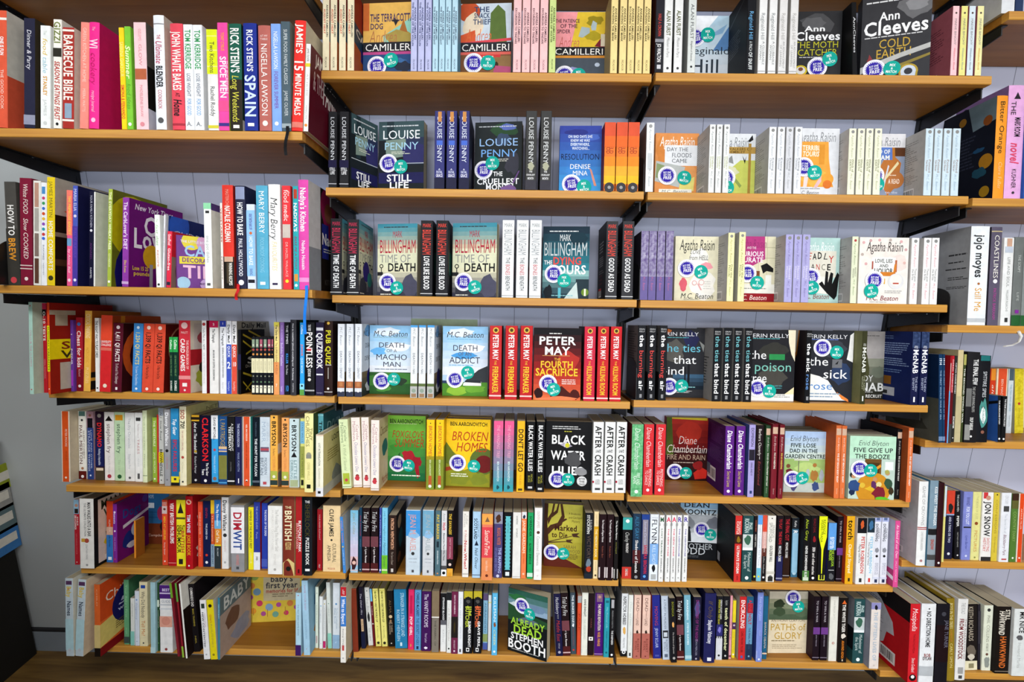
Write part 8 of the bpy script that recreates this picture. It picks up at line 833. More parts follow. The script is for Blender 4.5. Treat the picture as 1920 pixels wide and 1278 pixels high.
 ('parenting_book','thick white and purple parenting book with white lettering, tenth from left',-985.1,-24.2,38.1,209.3,150,0,0,0,'e1e0de','=|0|20|4a2470~BEST|5|9|d8c8e8|60|hb~=|11|13|c8b8d8~GUIDE|22|26|8a90a0|70|h~=|28|30|b8bcc0~=|34|36|c8ccd0~=|46|62|d89c88~o|53|c88674|70~GINA FORD|68|88|d8d8d8|24~o|95|8a3a3a|22','','b',0),
 ('parenting_book','leaning slim maroon and green parenting book, eleventh from left',-920,-40.9,6.9,226,150,-6,0,0,'7a1f2a','=|0|20|6a9a2c','','b',0),
 ('parenting_book','leaning slim maroon and green parenting book, twelfth from left',-902.4,-44.3,5.5,228.2,150,-5.5,0,0,'8a1f2a','=|0|25|5a9a3c~=|85|100|8cb43c','r 0 0 100 100 5c1018','b',0),
 ('parenting_book','leaning slim white parenting book, thirteenth from left',-890,-47.9,5.4,227.7,150,-5,0,0,'e4e2da','','r 0 0 100 35 dcdad0;t 20 6 60 16 54487a bi Baby;r 0 35 100 65 1c1210;c 60 55 25 5a3420','b',0),
 ('parenting_book','leaning black parenting book with pale grey lettering, fourteenth from left',-883.9,-18.9,18,211.2,150,-5,0,0,'161214','COMMANDO DAD|5|33|d4d0cc|44|b~BASIC TRAINING|36|62|b8a43c|30~NEIL|76|88|a8943a|26','','b',0),
 ('parenting_book','leaning white parenting book with charcoal lettering, fifteenth from left',-834,-50,18.1,180.7,150,-4,0,0,'e3e2e2','[|6|14|2c3c34|55~CONTENTED LITTLE BABY|22|46|a8889c|22||18~NEW CONTENTED|20|80|3a3a3e|26|b|-12~o|92|aaa|30','','b',0),
 ('parenting_book','leaning yellow parenting book with olive lettering, sixteenth from left',-813.6,-50,20.9,181.8,150,-4,0,0,'d9c718',"o|10|1c1a12|50~Gina's|24|38|b83a2a|30|i~ROUTINES|40|80|a89c3c|24~o|92|8a7c1c|34",'r 0 0 100 100 c8c4b8','b',0),
 ('parenting_book','slim slate blue parenting book with pale blue lettering, seventeenth from left',-791.6,-50,6.6,188.6,170,0,0,0,'3a7a90','COLLINS BABY|10|34|c0dce4|40','r 0 0 100 30 5c6c70;t 10 4 85 22 c8ccc8 b BABY;r 0 30 100 70 a89488;b 10 30 60 40 6a4a3c 2;b 30 60 70 40 8a8c9c 4','b',0),
 ('parenting_book','yellow patterned baby album facing outwards, eighteenth from left',-826,141,205,180,22,0,-7,0,'d2b33c','',"r 0 0 100 100 cfb23e;r 0 0 8 100 5c2a70;r 36 -2 58 62 b8aa88;t 44 3 34 7 6a4a7a bi annabel karmel;t 47 12 36 12 35343a b baby's;t 40 24 50 12 35343a b first year;t 40 37 54 8 a04038 b memories for life;l 50 47 34 8 2 7a6c54;c 22 12 7 8a9a4a;c 18 30 5 c8783c;c 26 42 6 6a8aa0;c 16 52 4 a04a84;c 30 64 5 c03a5a;c 45 72 6 7a9ab4;c 60 68 4 a44a8c;c 78 66 5 c8783c;c 88 74 4 a04a84;c 20 78 5 d08a2c;c 36 84 4 a04a84;c 55 86 5 6a9a84;c 72 84 4 c03a5a;r 20 72 1 14 a4742c;r 70 72 1 16 a4742c;r 42 76 1 14 a4742c",'f',0),
 ('parenting_book','pale blue and dark purple parenting book with slate blue lettering, nineteenth from left',-569.9,-24,16.8,194.6,150,0,0,0,'a9ccdc','=|83|100|3a1a58~THE BEST BABY NAME BOOK|18|68|6a8498|26~o|4|b05a5a|20','','b',0),
 ('parenting_book','pale blue parenting book with pink lettering, twentieth from left',-545.7,-21.1,19.6,231.5,150,-2,0,0,'9fc4da','NAME YOUR BABY|6|40|a888a8|26~THE ULTIMATE GUIDE|52|78|7aa0bc|22~v|91|a83a3a|30','r 0 0 100 100 86b0c8;b 20 20 60 30 2a6a8c 2;b 20 60 60 30 b07a34 3','b',0),
 ('parenting_book','slim white parenting book with pale grey lettering, twenty-first from left',-525.3,13.1,10.4,193.6,150,0,0,0,'d0d8c8','o|10|333|20~FERTILITY|25|60|a8b0a0|24~[|80|92|b89a98|40','r 0 0 100 100 4a5a54','b',0),
 ('parenting_book','slim white parenting book with pale grey lettering, twenty-second from left',-511.7,10.6,10.8,165.1,150,0,0,0,'dcdedc','o|18|8cb4cc|40~Pregnancy|26|50|a4acb4|30~o|90|a8a8b0|20','','b',0),
 ('parenting_book','slim pale grey parenting book with grey lettering, twenty-third from left',-499.4,9.8,8.9,154.9,150,0,0,0,'d4d6d4','o|8|b0a03a|40~[|84|98|b82a64|90~PREGNANCY|16|70|a8a8a8|24','','b',0),
 ('parenting_book','slim white and green parenting book with pale grey lettering, twenty-fourth from left',-484.4,12.5,11.8,209.2,150,-2,0,0,'d5dad2','=|77|100|8ccab4~o|32|7a9c8c|30~YEAR BY YEAR|38|62|a8b0a8|24~v|90|e4ece4|28','','b',0),
 ('parenting_book','white and pale blue parenting book with sky blue lettering, twenty-fifth from left',-470.2,12.3,21.6,208.3,150,0,0,0,'d8dee2','=|79|100|8fb0cc~o|32|6a94bc|30~The New Contented Little|38|70|8ca4b8|18||12~Baby Book|38|62|8ca4b8|22||-14~v|90|e4ecf2|28','','b',0),
 ('parenting_book','white and sky blue parenting book with white lettering, twenty-sixth from left',-423.3,-49.3,16.4,230.2,150,0,0,0,'e4e0d8','=|0|12|b8222c~=|13|52|3a78c4~What|3|10|f0d4d4|40|h~What to Expect|16|49|f0f2f8|58|b~Eating Well|55|78|8a8480|24~[|77|84|b84a4a|40~o|94|aaa|30','r 0 0 100 100 d4cdb4','b',0),
 ],
 'F1': [
 ('hardback','white hardback, first from left',1206.5,10,30.8,230,160,0,0,0,'dcdee0','','r 0 0 100 100 c8cacb','b',0),
 ('hardback','blue hardback, second from left',1239.3,10,18.3,225,160,0,0,0,'2a3a5c','','','b',0),
 ],
 'F2': [
 ('hardback','orange hardback with dark brown lettering, first from left',1274.9,12,26.3,255.2,155,0,0,1,'f2962c','Bitter Orange|5|56|4a3a1a|42~Claire Fuller|64|90|f8c884|34','r 0 0 100 100 10131f;l 18 30 50 34 10 2c3040;p 6a7c84 50 0 100 0 100 22 60 26;c 40 12 7 a8741c;c 86 20 8 8a4a1c;c 85 60 12 b47c1c;c 85 90 9 a8801c;b 60 64 30 12 1f4a5c 2;b 60 44 24 6 1f4a6c 3;r 8 88 26 9 8a8c90','b',0),
 ('hardback','thick lilac hardback with pink lettering, second from left',1304.3,14,41.4,281.7,155,0,0,1,'dda6d4','p|6|12|2a242c|40~MARS ROOM|28|45|1c181e|34|b|8~THE|14|26|3a343a|28||-20~novel|50|68|d84a6a|50|bi~KUSHNER|73|90|2a242c|26~o|94|3a343a|16','r 0 0 100 100 8a6a9c;b 0 0 60 40 1c2038 3;b 60 40 40 30 a88ab4 2','b',0),
 ('hardback','slim blue and teal hardback, third from left',1346.4,6,14.4,225.4,140,0,0,0,'2f5fae','=|0|20|2a8a94~=|20|40|d8a83a~=|40|52|4a8a4a~=|52|70|b02a4a~=|70|84|e0dcd4','','b',0),
 ],
 'F3': [
 ('biography','thick white biography with charcoal lettering, first from left',1269.7,6,47.3,257.9,160,0,0,1,'e4e8ec','jojo moyes|9|52|333536|44|b~o|58|a86a3c|14~Still Me|62|86|d8a040|36~=|93|97|b8bcc0','r 0 0 100 100 9a9c9e;l 60 26 40 4 1 3a3a3c;l 60 34 40 3 1 3a3a3c;l 55 41 45 3 1 3a3a3c;l 60 50 40 4 2 3a3a3c;l 58 60 42 3 2 3a3a3c','b',0),
 ('biography','purple biography with white lettering, second from left',1324,8,27.6,256.8,160,0,0,1,'585264','COASTLINES|8|52|e4e0d8|44~o|55|e8e8e8|40~PATRICK BARKHAM|62|94|a8408c|28~=|4|5|c8b88c','r 0 0 100 100 3a3644','b',0),
 ('biography','white biography with grey lettering, third from left',1352.3,2,25.4,228.4,155,0,0,1,'dfe0de','[|1|10|c49c84|50~[|10|17|b8c0cc|80~LIFE AND SOUL|22|56|9a9c9a|26~WILLIAM ROACHE|59|84|a4a6a4|22~[|91|96|333|30','','b',0),
 ('biography','grey biography with pale grey lettering, fourth from left',1379.8,2,23.8,230.5,155,0,0,1,'6a6e6c','=|88|100|24582c~THE SCRIPT|20|40|b8bcb8|28~LIFE|62|72|b0b4b0|26~[|82|86|7a2a8c|40','','b',0),
 ('biography','grey biography with white lettering, fifth from left',1404.8,2,22,228.2,155,0,0,1,'7c8280','=|88|100|24582c~A SOLDIER|8|38|eee|40|b','','b',0),
 ],
 'F4': [
 ('hardback','slim navy hardback with sky blue lettering, first from left',1228.4,-27.4,10.7,238.4,190,-2.5,0,0,'123458','1914|4|12|dce4ec|60|b~THE FIRST WORLD WAR AT SEA|18|74|8aa4c0|34|b~=|93|98|6a84a8','r 0 0 100 50 0f2444;l 14 6 60 34 10 2a4466;r 0 50 100 50 4a4c44;b 0 52 90 16 6a7a70 3;b 20 64 60 12 8a8a3c 2;b 10 74 80 20 33342c 5','b',0),
 ('hardback','slim navy hardback with sky blue lettering, second from left',1240.3,-26.6,5.9,238.5,190,-2.5,0,0,'123458','1914|4|12|dce4ec|60|b~THE FIRST WORLD WAR AT SEA|18|74|8aa4c0|34|b~=|93|98|6a84a8','','b',0),
 ('hardback','slim red and sky blue hardback, third from left',1246.9,-30.8,3.2,234.3,140,0,0,0,'9c1a20','=|40|100|5aa4d4~[|8|40|c8b8b0|55','r 0 0 100 100 9c1a20','b',0),
 ('hardback','slim red and maroon hardback with white lettering, fourth from left',1251.6,-30.2,6.9,235,140,0,0,0,'b01c28','DEREK ROBINSON|4|44|e4c8c8|45~=|42|78|5c1018~=|78|100|3c3c3c','','b',0),
 ('hardback','slim black hardback with white lettering, fifth from left',1270.7,-17.5,7,234.5,140,0,0,0,'2a2a28','CAPTAIN CHARLES KEYNEY|8|44|d8d8d4|40|b~ENCARTER|70|84|e8e8e4|55|b~o|95|eee|40','','b',0),
 ('hardback','cream hardback, sixth from left',1279.1,-16.5,15.6,250.3,170,0,0,0,'c8b88c','=|50|100|b8ac84','r 0 0 100 100 b0a47c','b',0),
 ('hardback','slim dark green hardback with white lettering, seventh from left',1296.2,-15.4,6.6,238.8,140,0,0,0,'3a4422','=|0|10|8a8c2c~THE SECOND WORLD WAR|16|78|dcdcd0|50|b~=|0|12|a8a45a','','b',0),
 ('hardback','black hardback with white lettering, eighth from left',1303.5,-18.4,32.4,245.3,160,0,0,1,'1c1b1e','THE FINAL FEW|8|36|e4e4e2|38|b|14~THE LAST SURVIVING PILOTS|38|66|b8b8b4|22||8~[|40|60|6a6a68|40||-30~DILIP SARKAR|72|86|e0e0dc|26|b~[|80|97|8a8a86|40||-30~o|93|ddd|18','','b',0),
 ('hardback','black hardback with pale grey lettering, ninth from left',1340.6,-12.1,30.7,236.1,160,0,0,1,'14151a','SPITFIRE SPIES|18|48|c8ccd0|32~[|0|6|1f6a6a|80~b|46|90|4a8c84|90~b|56|80|e4ece8|60~JOHN HUGHES|58|78|3a6a6a|18~o|88|8a5a4a|30','','b',0),
 ('hardback','slim black hardback with white lettering, tenth from left',1406.3,-6,8.6,126.8,115,-2.5,0,0,'15171c','THE HURRICANE STORY|10|62|e4e4e4|40|b~o|93|eee|60','r 0 0 100 100 2f5fb0;p 15171c 0 32 100 10 100 16 0 40;r 0 70 46 22 b8c0cc','b',0),
 ('hardback','slim black hardback with white lettering, eleventh from left',1416.1,-6,11.6,125.9,115,0,0,0,'101114','THE STEAM LOCOMOTIVE STORY|6|66|d8d8d8|36|b~o|93|eee|45','','b',0),
 ('hardback','red hardback with cream lettering, twelfth from left',1494.4,115,16.5,191.6,82,0,0,0,'c83a1c','[|0|18|e08a2c|80~alt|24|40|f0d4c0|40|i','','b',0),
 ('hardback','cream hardback with pale pink lettering, thirteenth from left',1513.2,115,32.4,192.1,82,0,0,0,'e8d8b4','[|0|100|d8502c|76~BEN MACINTYRE|16|60|f0c8b0|20','','b',0),
 ('hardback','pale grey hardback with sky blue lettering, fourteenth from left',1548,115,15.5,191.9,82,0,0,0,'c8d0d4','[|0|18|4a5a64|80~THE MAN WHO BROKE|24|66|6aa0b4|34~NAPOLEON|72|90|8a9494|28','','b',0),
 ('hardback','yellow hardback with olive lettering, fifteenth from left',1572.6,115,26.1,192.4,82,-2.5,0,0,'d8c62c','N:dccb34,c4b020~o|54|b03a2c|30~HOGWASH|16|42|b8a41c|34|~ANTHONY ADAMS|60|90|a8981c|26','r 0 0 100 100 b8b49a','b',0),
 ],
 'F5': [
 ('biography','white biography with grey lettering, first from left',1231.9,-29.1,25.7,241.2,160,0,0,1,'e4e4e2','GAME OF CROWNS|5|52|a8a8a8|32~=|54|55|a83a3a~=|56|57|a83a3a~CHRISTOPHER ANDERSEN|59|82|b8b8b8|24||~o|94|a87a7a|30','r 0 0 100 100 b4b6ba;l 20 18 60 8 3 8a8c90;l 20 30 60 30 8 94969a;l 20 72 60 8 3 94969a;k 20 86 50 8','b',0),
 ('biography','grey and sky blue biography with white lettering, second from left',1258.2,-34.1,22.8,246.1,160,0,0,1,'8a949c','=|0|55|7890a0~=|56|63|1a1a1c~KISS WEST THE SINGER|7|52|e4e8ea|34|b|20~SNOW|68|80|b84a3c|36|b~=|86|92|444','r 0 0 100 100 3a6a84','b',0),
 ('biography','dark red biography, third from left',1281.7,-35.4,15.5,240.1,160,0,0,1,'2c0f14','o|95|e4e0dc|40','','b',0),
 ('biography','slim yellow and white biography, fourth from left',1324.8,-5.7,6,221.4,140,0,0,0,'dcd47c','=|0|40|c8d8dc','','b',0),
 ('biography','navy and red biography with pale grey lettering, fifth from left',1348.7,13.2,22.6,203,140,0,0,0,'1c1c34','=|0|34|c8402c~b|18|34|222|80~=|34|36|8aa4c8~AND A THING OR TWO|38|76|b8bcd0|30|b~o|92|d8d8e0|35','','b',0),
 ('biography','black biography with pale grey lettering, sixth from left',1379,13.1,15.3,201.5,140,-2,0,0,'151418','THE LUNAR MEN|5|30|c8c8c4|36|~PEPER|36|52|e0e0dc|42|b~MATTHEW ADAMS|60|82|a8a8a4|24~o|94|d8d8d8|30','','b',0),
 ('biography','lilac biography with white lettering, seventh from left',1395.1,10.6,26.2,201.2,140,0,0,0,'7a82c4','BRAND|8|20|4a4a7c|36~FOR YOU LOT|22|48|d8dcf0|36|b~[|51|53|222|80~Lynn Barber|64|84|4a5498|26|i~o|94|c8d0ec|25','','b',0),
 ('biography','cream biography with cream lettering, eighth from left',1422,10.7,24.1,201.1,140,0,0,0,'d8d48a','THE BOOK OF DUST|6|40|b4b078|26~o|46|8a4a24|40~PICTURES|56|88|c8944c|34~o|96|8a8a4a|22','','b',0),
 ('biography','white biography with black lettering, ninth from left',1446.8,7.3,30.7,201.5,140,0,0,0,'e4e2de','[|0|9|c83a3c|40||-25~o|8|c08c74|45~JON SNOW|14|64|1e1e20|56|b~SHOOTING|66|86|c83a3c|26||16~HISTORY|66|86|c83a3c|26||-18~[|94|100|2a2a2c|90','','b',0),
 ('biography','yellow biography with olive lettering, tenth from left',1478.6,7.3,16.9,201.2,140,0,0,0,'cfb83c','o|3|222|25~CONFESSIONS|10|60|a8942c|36~Christopher|64|88|a8942c|26','','b',0),
 ('biography','white biography with plum lettering, eleventh from left',1496.2,2.6,27.9,202.7,140,0,0,0,'dfe1e6','CROSBY|4|16|b8b8bc|32~[|19|27|444|55~The Secret Life of|30|58|b8bcc4|26~Blackberry Park|60|90|8c6a78|30|i~[|95|97|b84a4a|50','','b',0),
 ('biography','green biography with green lettering, twelfth from left',1527,3.8,18.7,200.6,140,0,0,0,'4f7430','=|0|10|3a2418~=|10|22|5c5a2c~COUNTRY DIARY|26|70|8aa85c|42~o|94|e4e8dc|30','','b',0),
 ('biography','white biography with pale pink lettering, thirteenth from left',1548.3,4.7,15.4,200.7,140,0,0,0,'ece4d4','[|0|100|d8461c|76~ARTHUR MILLER|22|52|f0c8b4|26~o|94|f0ece4|30','','b',0),
 ],
 'F6': [
 ('biography','red biography with white lettering, first from left',1258.3,-50,29,238,190,0,0,0,'c81f28','Mozipedia|5|34|f0d8d8|52|i~THE ENCYCLOPEDIA|38|62|7a1018|20~Simon Goddard|68|86|f0d8d8|32|i~o|93|1c1414|70~o|92|e8e4e0|36','r 0 0 100 24 151314;r 0 24 100 76 b0161e;p b0b4ba 0 6 40 20 66 40 70 56 54 58 48 74 24 86 0 72;l 4 22 36 8 3 6a6c70;l 4 32 44 36 14 8a8c90;k 40 78 34 16','b',0),
 ('biography','thick white biography with charcoal lettering, second from left',1290.3,-50,42,240,160,0,0,1,'dfe1e3','o|6|333|10~NO DIRECTION HOME|9|54|2c2c2e|30|b~BOB|62|66|9c5c5c|45|hb~DYLAN|66|70|6a5c5c|60|hb~=|78|90|b0b4b8','r 0 0 100 100 c8cacc','b',0),
 ('biography','thick black biography with lilac lettering, third from left',1335.7,-50,37.2,240,160,0,0,1,'15131a','o|12|3c3c44|35~=|26|72|1c0e12~JANE TURNER|20|54|6a6878|28||26','r 0 0 100 100 151318','b',0),
 ('biography','olive biography with cream lettering, fourth from left',1385.6,-36.1,22.4,249.9,160,-2.5,0,1,'8c7420','BOYS IN THE TREES|5|36|e0d090|40|i~A MEMOIR|38|52|c07c34|26~CARLY SIMON|54|84|dcc87c|36','','b',0),
 ('biography','white biography with maroon lettering, fifth from left',1413,-31.1,29.2,246.5,160,0,0,1,'dcdbd8','THE ROAD|4|18|a8a8a8|40|i~FROM WOODSTOCK|24|74|7a3034|42|b|-10~THE NARRATIVE OF|24|74|a89898|18||28~[|84|92|9a9a98|50~[|94|98|444|35','','b',0),
 ('biography','leaning thick cream biography with peach lettering, sixth from left',1482.2,11.3,38.2,207.5,140,-3,0,0,'e0d9b8','[|0|86|1c1716|94~KEITH RICHARDS|4|56|b8ac98|36~b|58|84|6a6054|80~b|74|86|c8c0b0|60~[|90|97|8a8464|40','','b',0),
 ('biography','slim black and dark purple biography, seventh from left',1524.8,14.8,8,204.7,140,-2.5,0,0,'25222a','=|10|60|35323a','','b',0),
 ('biography','white biography with grey lettering, eighth from left',1533.5,12.2,27.1,203.9,140,0,0,0,'d9dcc8','o|7|333|38~PHIL COLLINS|15|56|8a8c7c|32~NOT DEAD YET|58|70|6a6c60|24|i~o|75|6a4a3c|30~b|76|98|8a9088|70','','b',0),
 ('biography','thick black biography with orange lettering, ninth from left',1561.3,0.2,42.2,207.3,140,0,0,0,'17120f','HAWKWIND|6|42|e4dccc|40|bi|-14~STILL|4|20|e4dccc|30|b|24~HAWKWIND|44|92|d06a2c|42|b~=|96|97|8a7c6c','','b',0),
 ('biography','thick white biography with pale grey lettering, tenth from left',1604.1,-8.6,38.2,206.8,140,0,0,0,'d6dad8','MR NICE|4|36|1e1e20|38|b|10~b|38|48|5a5a5c|60~Howard Marks|50|88|b0b2b0|26','','b',0),
 ],
}

CAMX = .0908
MESHES = {}
def frame(n):
    y0, z0, t = SHELF_FRAMES[n]
    return Matrix.Translation((0, y0, z0)) @ Matrix.Rotation(-R(t), 4, 'X')
def spine_book(w, h, d, hard, colr, spine, side, sgn, off):
    """Cover and page block of a book seen by its spine; local x along the shelf, y into it, z up."""
    key = (w, h, d, hard, colr, spine, side, sgn, off)
    if key in MESHES: return MESHES[key]
    C = Mesh(); x0 = off; b = .0028 if hard else .0006
    b = min(b, w * .16); ch = min(.0012, w * .12)
    if hard:
        prof = [(x0 + w * i / 10, bulge(w * i / 10, w, 1)) for i in range(11)]
    else:
        prof = [(x0, ch), (x0 + ch, 0), (x0 + w - ch, 0), (x0 + w, ch)]
    prof = prof + [(x0 + w, d), (x0 + w - b, d), (x0 + w - b, .002), (x0 + b, .002), (x0 + b, d), (x0, d)]
    C.prism(prof, 0, h, ink(colr))
    if spine: spine_art(C, spine, w, h, x0, hard)
    if side:
        if sgn > 0: paint(C, side, d, h, lambda x, y, e: (x0 + w + e, x, h - y))       # front cover, to the right
        else: paint(C, side, d, h, lambda x, y, e: (x0 - e, d - x, h - y))              # back cover, to the left
    P = Mesh(); ins = .003 if hard else .0004
    P.box(x0 + b + .0001, x0 + w - b - .0001, .0022, d - ins, ins, h - ins, pages('x'))
    MESHES[key] = (C.data('cover'), P.data('page_block'))
    return MESHES[key]
def facing_book(w, h, d, colr, art):
    key = (w, h, d, colr, art)
    if key in MESHES: return MESHES[key]
    C = Mesh(); x0 = -w / 2; b = .0007
    C.prism([(x0, 0), (x0 + w, 0), (x0 + w, b), (x0 + b, b), (x0 + b, d - b), (x0 + w, d - b), (x0 + w, d), (x0, d)], 0, h, ink(colr))
    paint(C, art, w, h, lambda x, y, e: (x0 + x, -e, h - y))
    P = Mesh(); P.box(x0 + b + .0001, x0 + w - .0008, b + .0001, d - b - .0001, .0004, h - .0004, pages('y'))
    MESHES[key] = (C.data('cover'), P.data('page_block'))
    return MESHES[key]
RIBBONS = {'4c5d66': ('141416', .60, .052), '26283f': ('c02226', .15, .024), 'd84aa4': ('1f78d8', .72, .105)}
def place_books():
    for n, rows in BOOKS.items():
        fr = frame(n)
        for i, (kind, label, x, u, w, h, d, roll, yaw, hard, colr, spine, art, how, st) in enumerate(rows):
            x, u, w, h, d = (v / 1000 for v in (x, u, w, h, d))
            if how == 'b':
                off = -w if roll > 0 else 0.0
                sgn = 1 if x + w / 2 < CAMX else -1
                m = fr @ Matrix.Translation((x - off, u, .0003)) @ Matrix.Rotation(R(roll), 4, 'Y')
                cv, pg = spine_book(w, h, d, hard, colr, spine, art, sgn, off)
            else:
                m = fr @ Matrix.Translation((x + w / 2, u, .0003)) @ Matrix.Rotation(-R(yaw), 4, 'Z')
                cv, pg = facing_book(w, h, d, colr, art)
            root = empty(kind, m)
            full = label + ', ' + shelf_words(n)
            for p, q in ((' of the ', ' of '), (' from left', ''), (' lettering', ''), (' humour book', ' book'), (' parenting book', ' book'), (' slim', ''), (' outward-facing', '')):
                if len(full.replace(',', ' ').split()) > 16: full = full.replace(p, q)
            tag(root, full, kind.split('_')[-1] if kind != 'novel' else 'paperback', GROUPS[n])
            obj('cover', cv, root); obj('page_block', pg, root)
            if how == 'f' and st:
                rd = random.Random(i * 5 + len(n) + int(x * 1000))
                for k, (name, e, r_) in enumerate((('offer_sticker', .0021, .0245), ('match_sticker', .0025, .0185))):
                    px = min(max(st[2 * k] / 100 * w, r_ * .99), w - r_ * .99) - w / 2; pz = max(h * (1 - st[2 * k + 1] / 100), r_ * 1.06)
                    s = obj(name, STK[k], root)
                    s.location = (px, -e, pz); s.rotation_euler = (0, R(rd.uniform(-14, 2) if k == 0 else rd.uniform(-24, 10)), 0)
                    tag(s, 'round purple and white offer sticker' if k == 0 else 'round teal mix and match sticker')
            if colr in RIBBONS and n in ('L1', 'L2') and how == 'b':
                c, fx, ln = RIBBONS[colr]; M = Mesh()
                xm = off + w * fx; pts = [(0, .012), (-.006, .004), (-.0075, -.004)] + [(-.0075 - .003 * math.sin(j * .9), -.004 - ln * j / 6) for j in range(1, 7)]
                for j in range(len(pts) - 1):
                    (ya, zaa), (yb, zbb) = pts[j], pts[j + 1]; s1, s2 = .0035 * math.sin(j * .7), .0035 * math.sin((j + 1) * .7)
                    M.add([(xm - .0035 + s1, ya, zaa), (xm + .0035 + s1, ya, zaa), (xm + .0035 + s2, yb, zbb), (xm - .0035 + s2, yb, zbb),
                           (xm - .0035 + s1, ya + .0004, zaa), (xm + .0035 + s1, ya + .0004, zaa), (xm + .0035 + s2, yb + .0004, zbb), (xm - .0035 + s2, yb + .0004, zbb)],
                          [(0, 1, 2, 3), (7, 6, 5, 4), (0, 3, 7, 4), (1, 5, 6, 2)], ink(c))
                obj('bookmark_ribbon', M, root)
def shelf_words(n):
    i = int(n[1]) - 1
    lev = ['top', 'second', 'third', 'fourth', 'fifth', 'lowest'] if n[0] in 'LF' else ['top', 'second', 'third', 'fourth', 'fifth', 'sixth', 'lowest']
    return lev[i] + ' shelf of the ' + {'L': 'cookery bay', 'C': 'middle bay', 'R': 'third bay', 'F': 'end bay'}[n[0]]
GROUPS = {n: 'books on the ' + shelf_words(n) for n in SHELF_FRAMES}

# ------------------------------------------------------------------ room
WY = .204
def structure(name, M):
    o = obj(name, M); o['kind'] = 'structure'; return o
def quad(pts, mat):
    M = Mesh(); M.add(pts, [(0, 1, 2, 3)], mat); return M
M = Mesh(); M.box(-3.2, 3.2, WY, WY + .1, 0, 2.8, WALL); structure('wall_back', M)
M = Mesh(); M.box(-3.2, 3.2, -6.0, WY + .1, -.05, 0, FLOOR); structure('floor', M)
M = Mesh(); M.box(-3.2, 3.2, -6.0, WY + .1, 2.8, 2.85, _plain('ceiling_paint', 'd8d8d4')); structure('ceiling', M)
PLAIN = _plain('plaster', '7c7872')
M = Mesh(); M.box(-3.3, -3.2, -6.0, WY + .1, 0, 2.8, PLAIN); structure('wall_left', M)
M = Mesh(); M.box(3.2, 3.3, -6.0, WY + .1, 0, 2.8, PLAIN); structure('wall_right', M)
M = Mesh()
for bx in ((-3.3, -2.2, 0, 2.8), (2.2, 3.3, 0, 2.8), (-2.2, 2.2, 0, .55), (-2.2, 2.2, 2.45, 2.8)): M.box(bx[0], bx[1], -6.1, -6.0, bx[2], bx[3], PLAIN)
structure('wall_front', M)
M = Mesh(); WF = _plain('window_paint', '3a3c3e')
for xx in (-2.2, -.76, .70, 2.14): M.box(xx, xx + .06, -6.08, -6.02, .55, 2.45, WF)
for zz in (.55, 2.39): M.box(-2.2, 2.2, -6.08, -6.02, zz, zz + .06, WF)
structure('window_1', M)
L = bpy.data.lights.new('daylight', 'AREA'); L.shape = 'RECTANGLE'; L.size = 4.3; L.size_y = 1.4; L.energy = 200; L.color = (.80, .90, 1)
lo = bpy.data.objects.new('shop_window_daylight', L); col.objects.link(lo); lo.location = (0, -6.12, 1.72); lo.rotation_euler = (R(90), 0, 0)
M = Mesh(); M.box(-3.2, 3.2, WY - .012, WY, 0, .078, _plain('skirting_paint', '8f98a0')); M.box(-3.2, 3.2, WY - .010, WY, .078, .088, _plain('skirting_dark_strip', '2a2a2c')); structure('baseboard_back', M)  # skirting with a black strip along its top

# lamps: flat ceiling panels, out of the picture above and behind the camera
def _glow(power):
    m = bpy.data.materials.new('lit_diffuser'); m.use_nodes = True; nt = m.node_tree
    nt.nodes.remove(nt.nodes['Principled BSDF'])
    e = nt.nodes.new('ShaderNodeEmission'); e.inputs[0].default_value = (1, .97, .92, 1); e.inputs[1].default_value = power
    nt.links.new(e.outputs[0], nt.nodes['Material Output'].inputs[0]); return m
def panel(x, y, w, d, power, label):
    root = empty('ceiling_light', Matrix.Translation((x, y, 2.8)))
    tag(root, label, 'ceiling light', 'ceiling light panels')
    M = Mesh(); M.box(-w / 2, w / 2, -d / 2, d / 2, -.03, -.0005, _plain('white_enamel', 'e0e0de')); obj('housing', M, root)
    M = Mesh(); M.box(-w / 2 + .02, w / 2 - .02, -d / 2 + .02, d / 2 - .02, -.034, -.0302, _plain('white_enamel', 'e0e0de')); obj('diffuser', M, root)
    L = bpy.data.lights.new('panel_lamp', 'AREA'); L.shape = 'RECTANGLE'; L.size = w - .04; L.size_y = d - .04; L.energy = power; L.color = (.96, .98, 1)
    lo = bpy.data.objects.new('lamp', L); col.objects.link(lo); lo.parent = root; lo.location = (0, 0, -.036)
for px_, py_, pw in ((-1.7, -1.7, 34), (.1, -1.7, 40), (1.9, -1.7, 38), (-1.7, -4.3, 50), (.1, -4.3, 70), (1.9, -4.3, 70)):
    panel(px_, py_, 1.2, .6, pw, 'white ceiling light panel, %s in the %s row' % ({-1.7: 'first', .1: 'second', 1.9: 'third'}[px_], 'shelf-side' if py_ > -3 else 'far'))

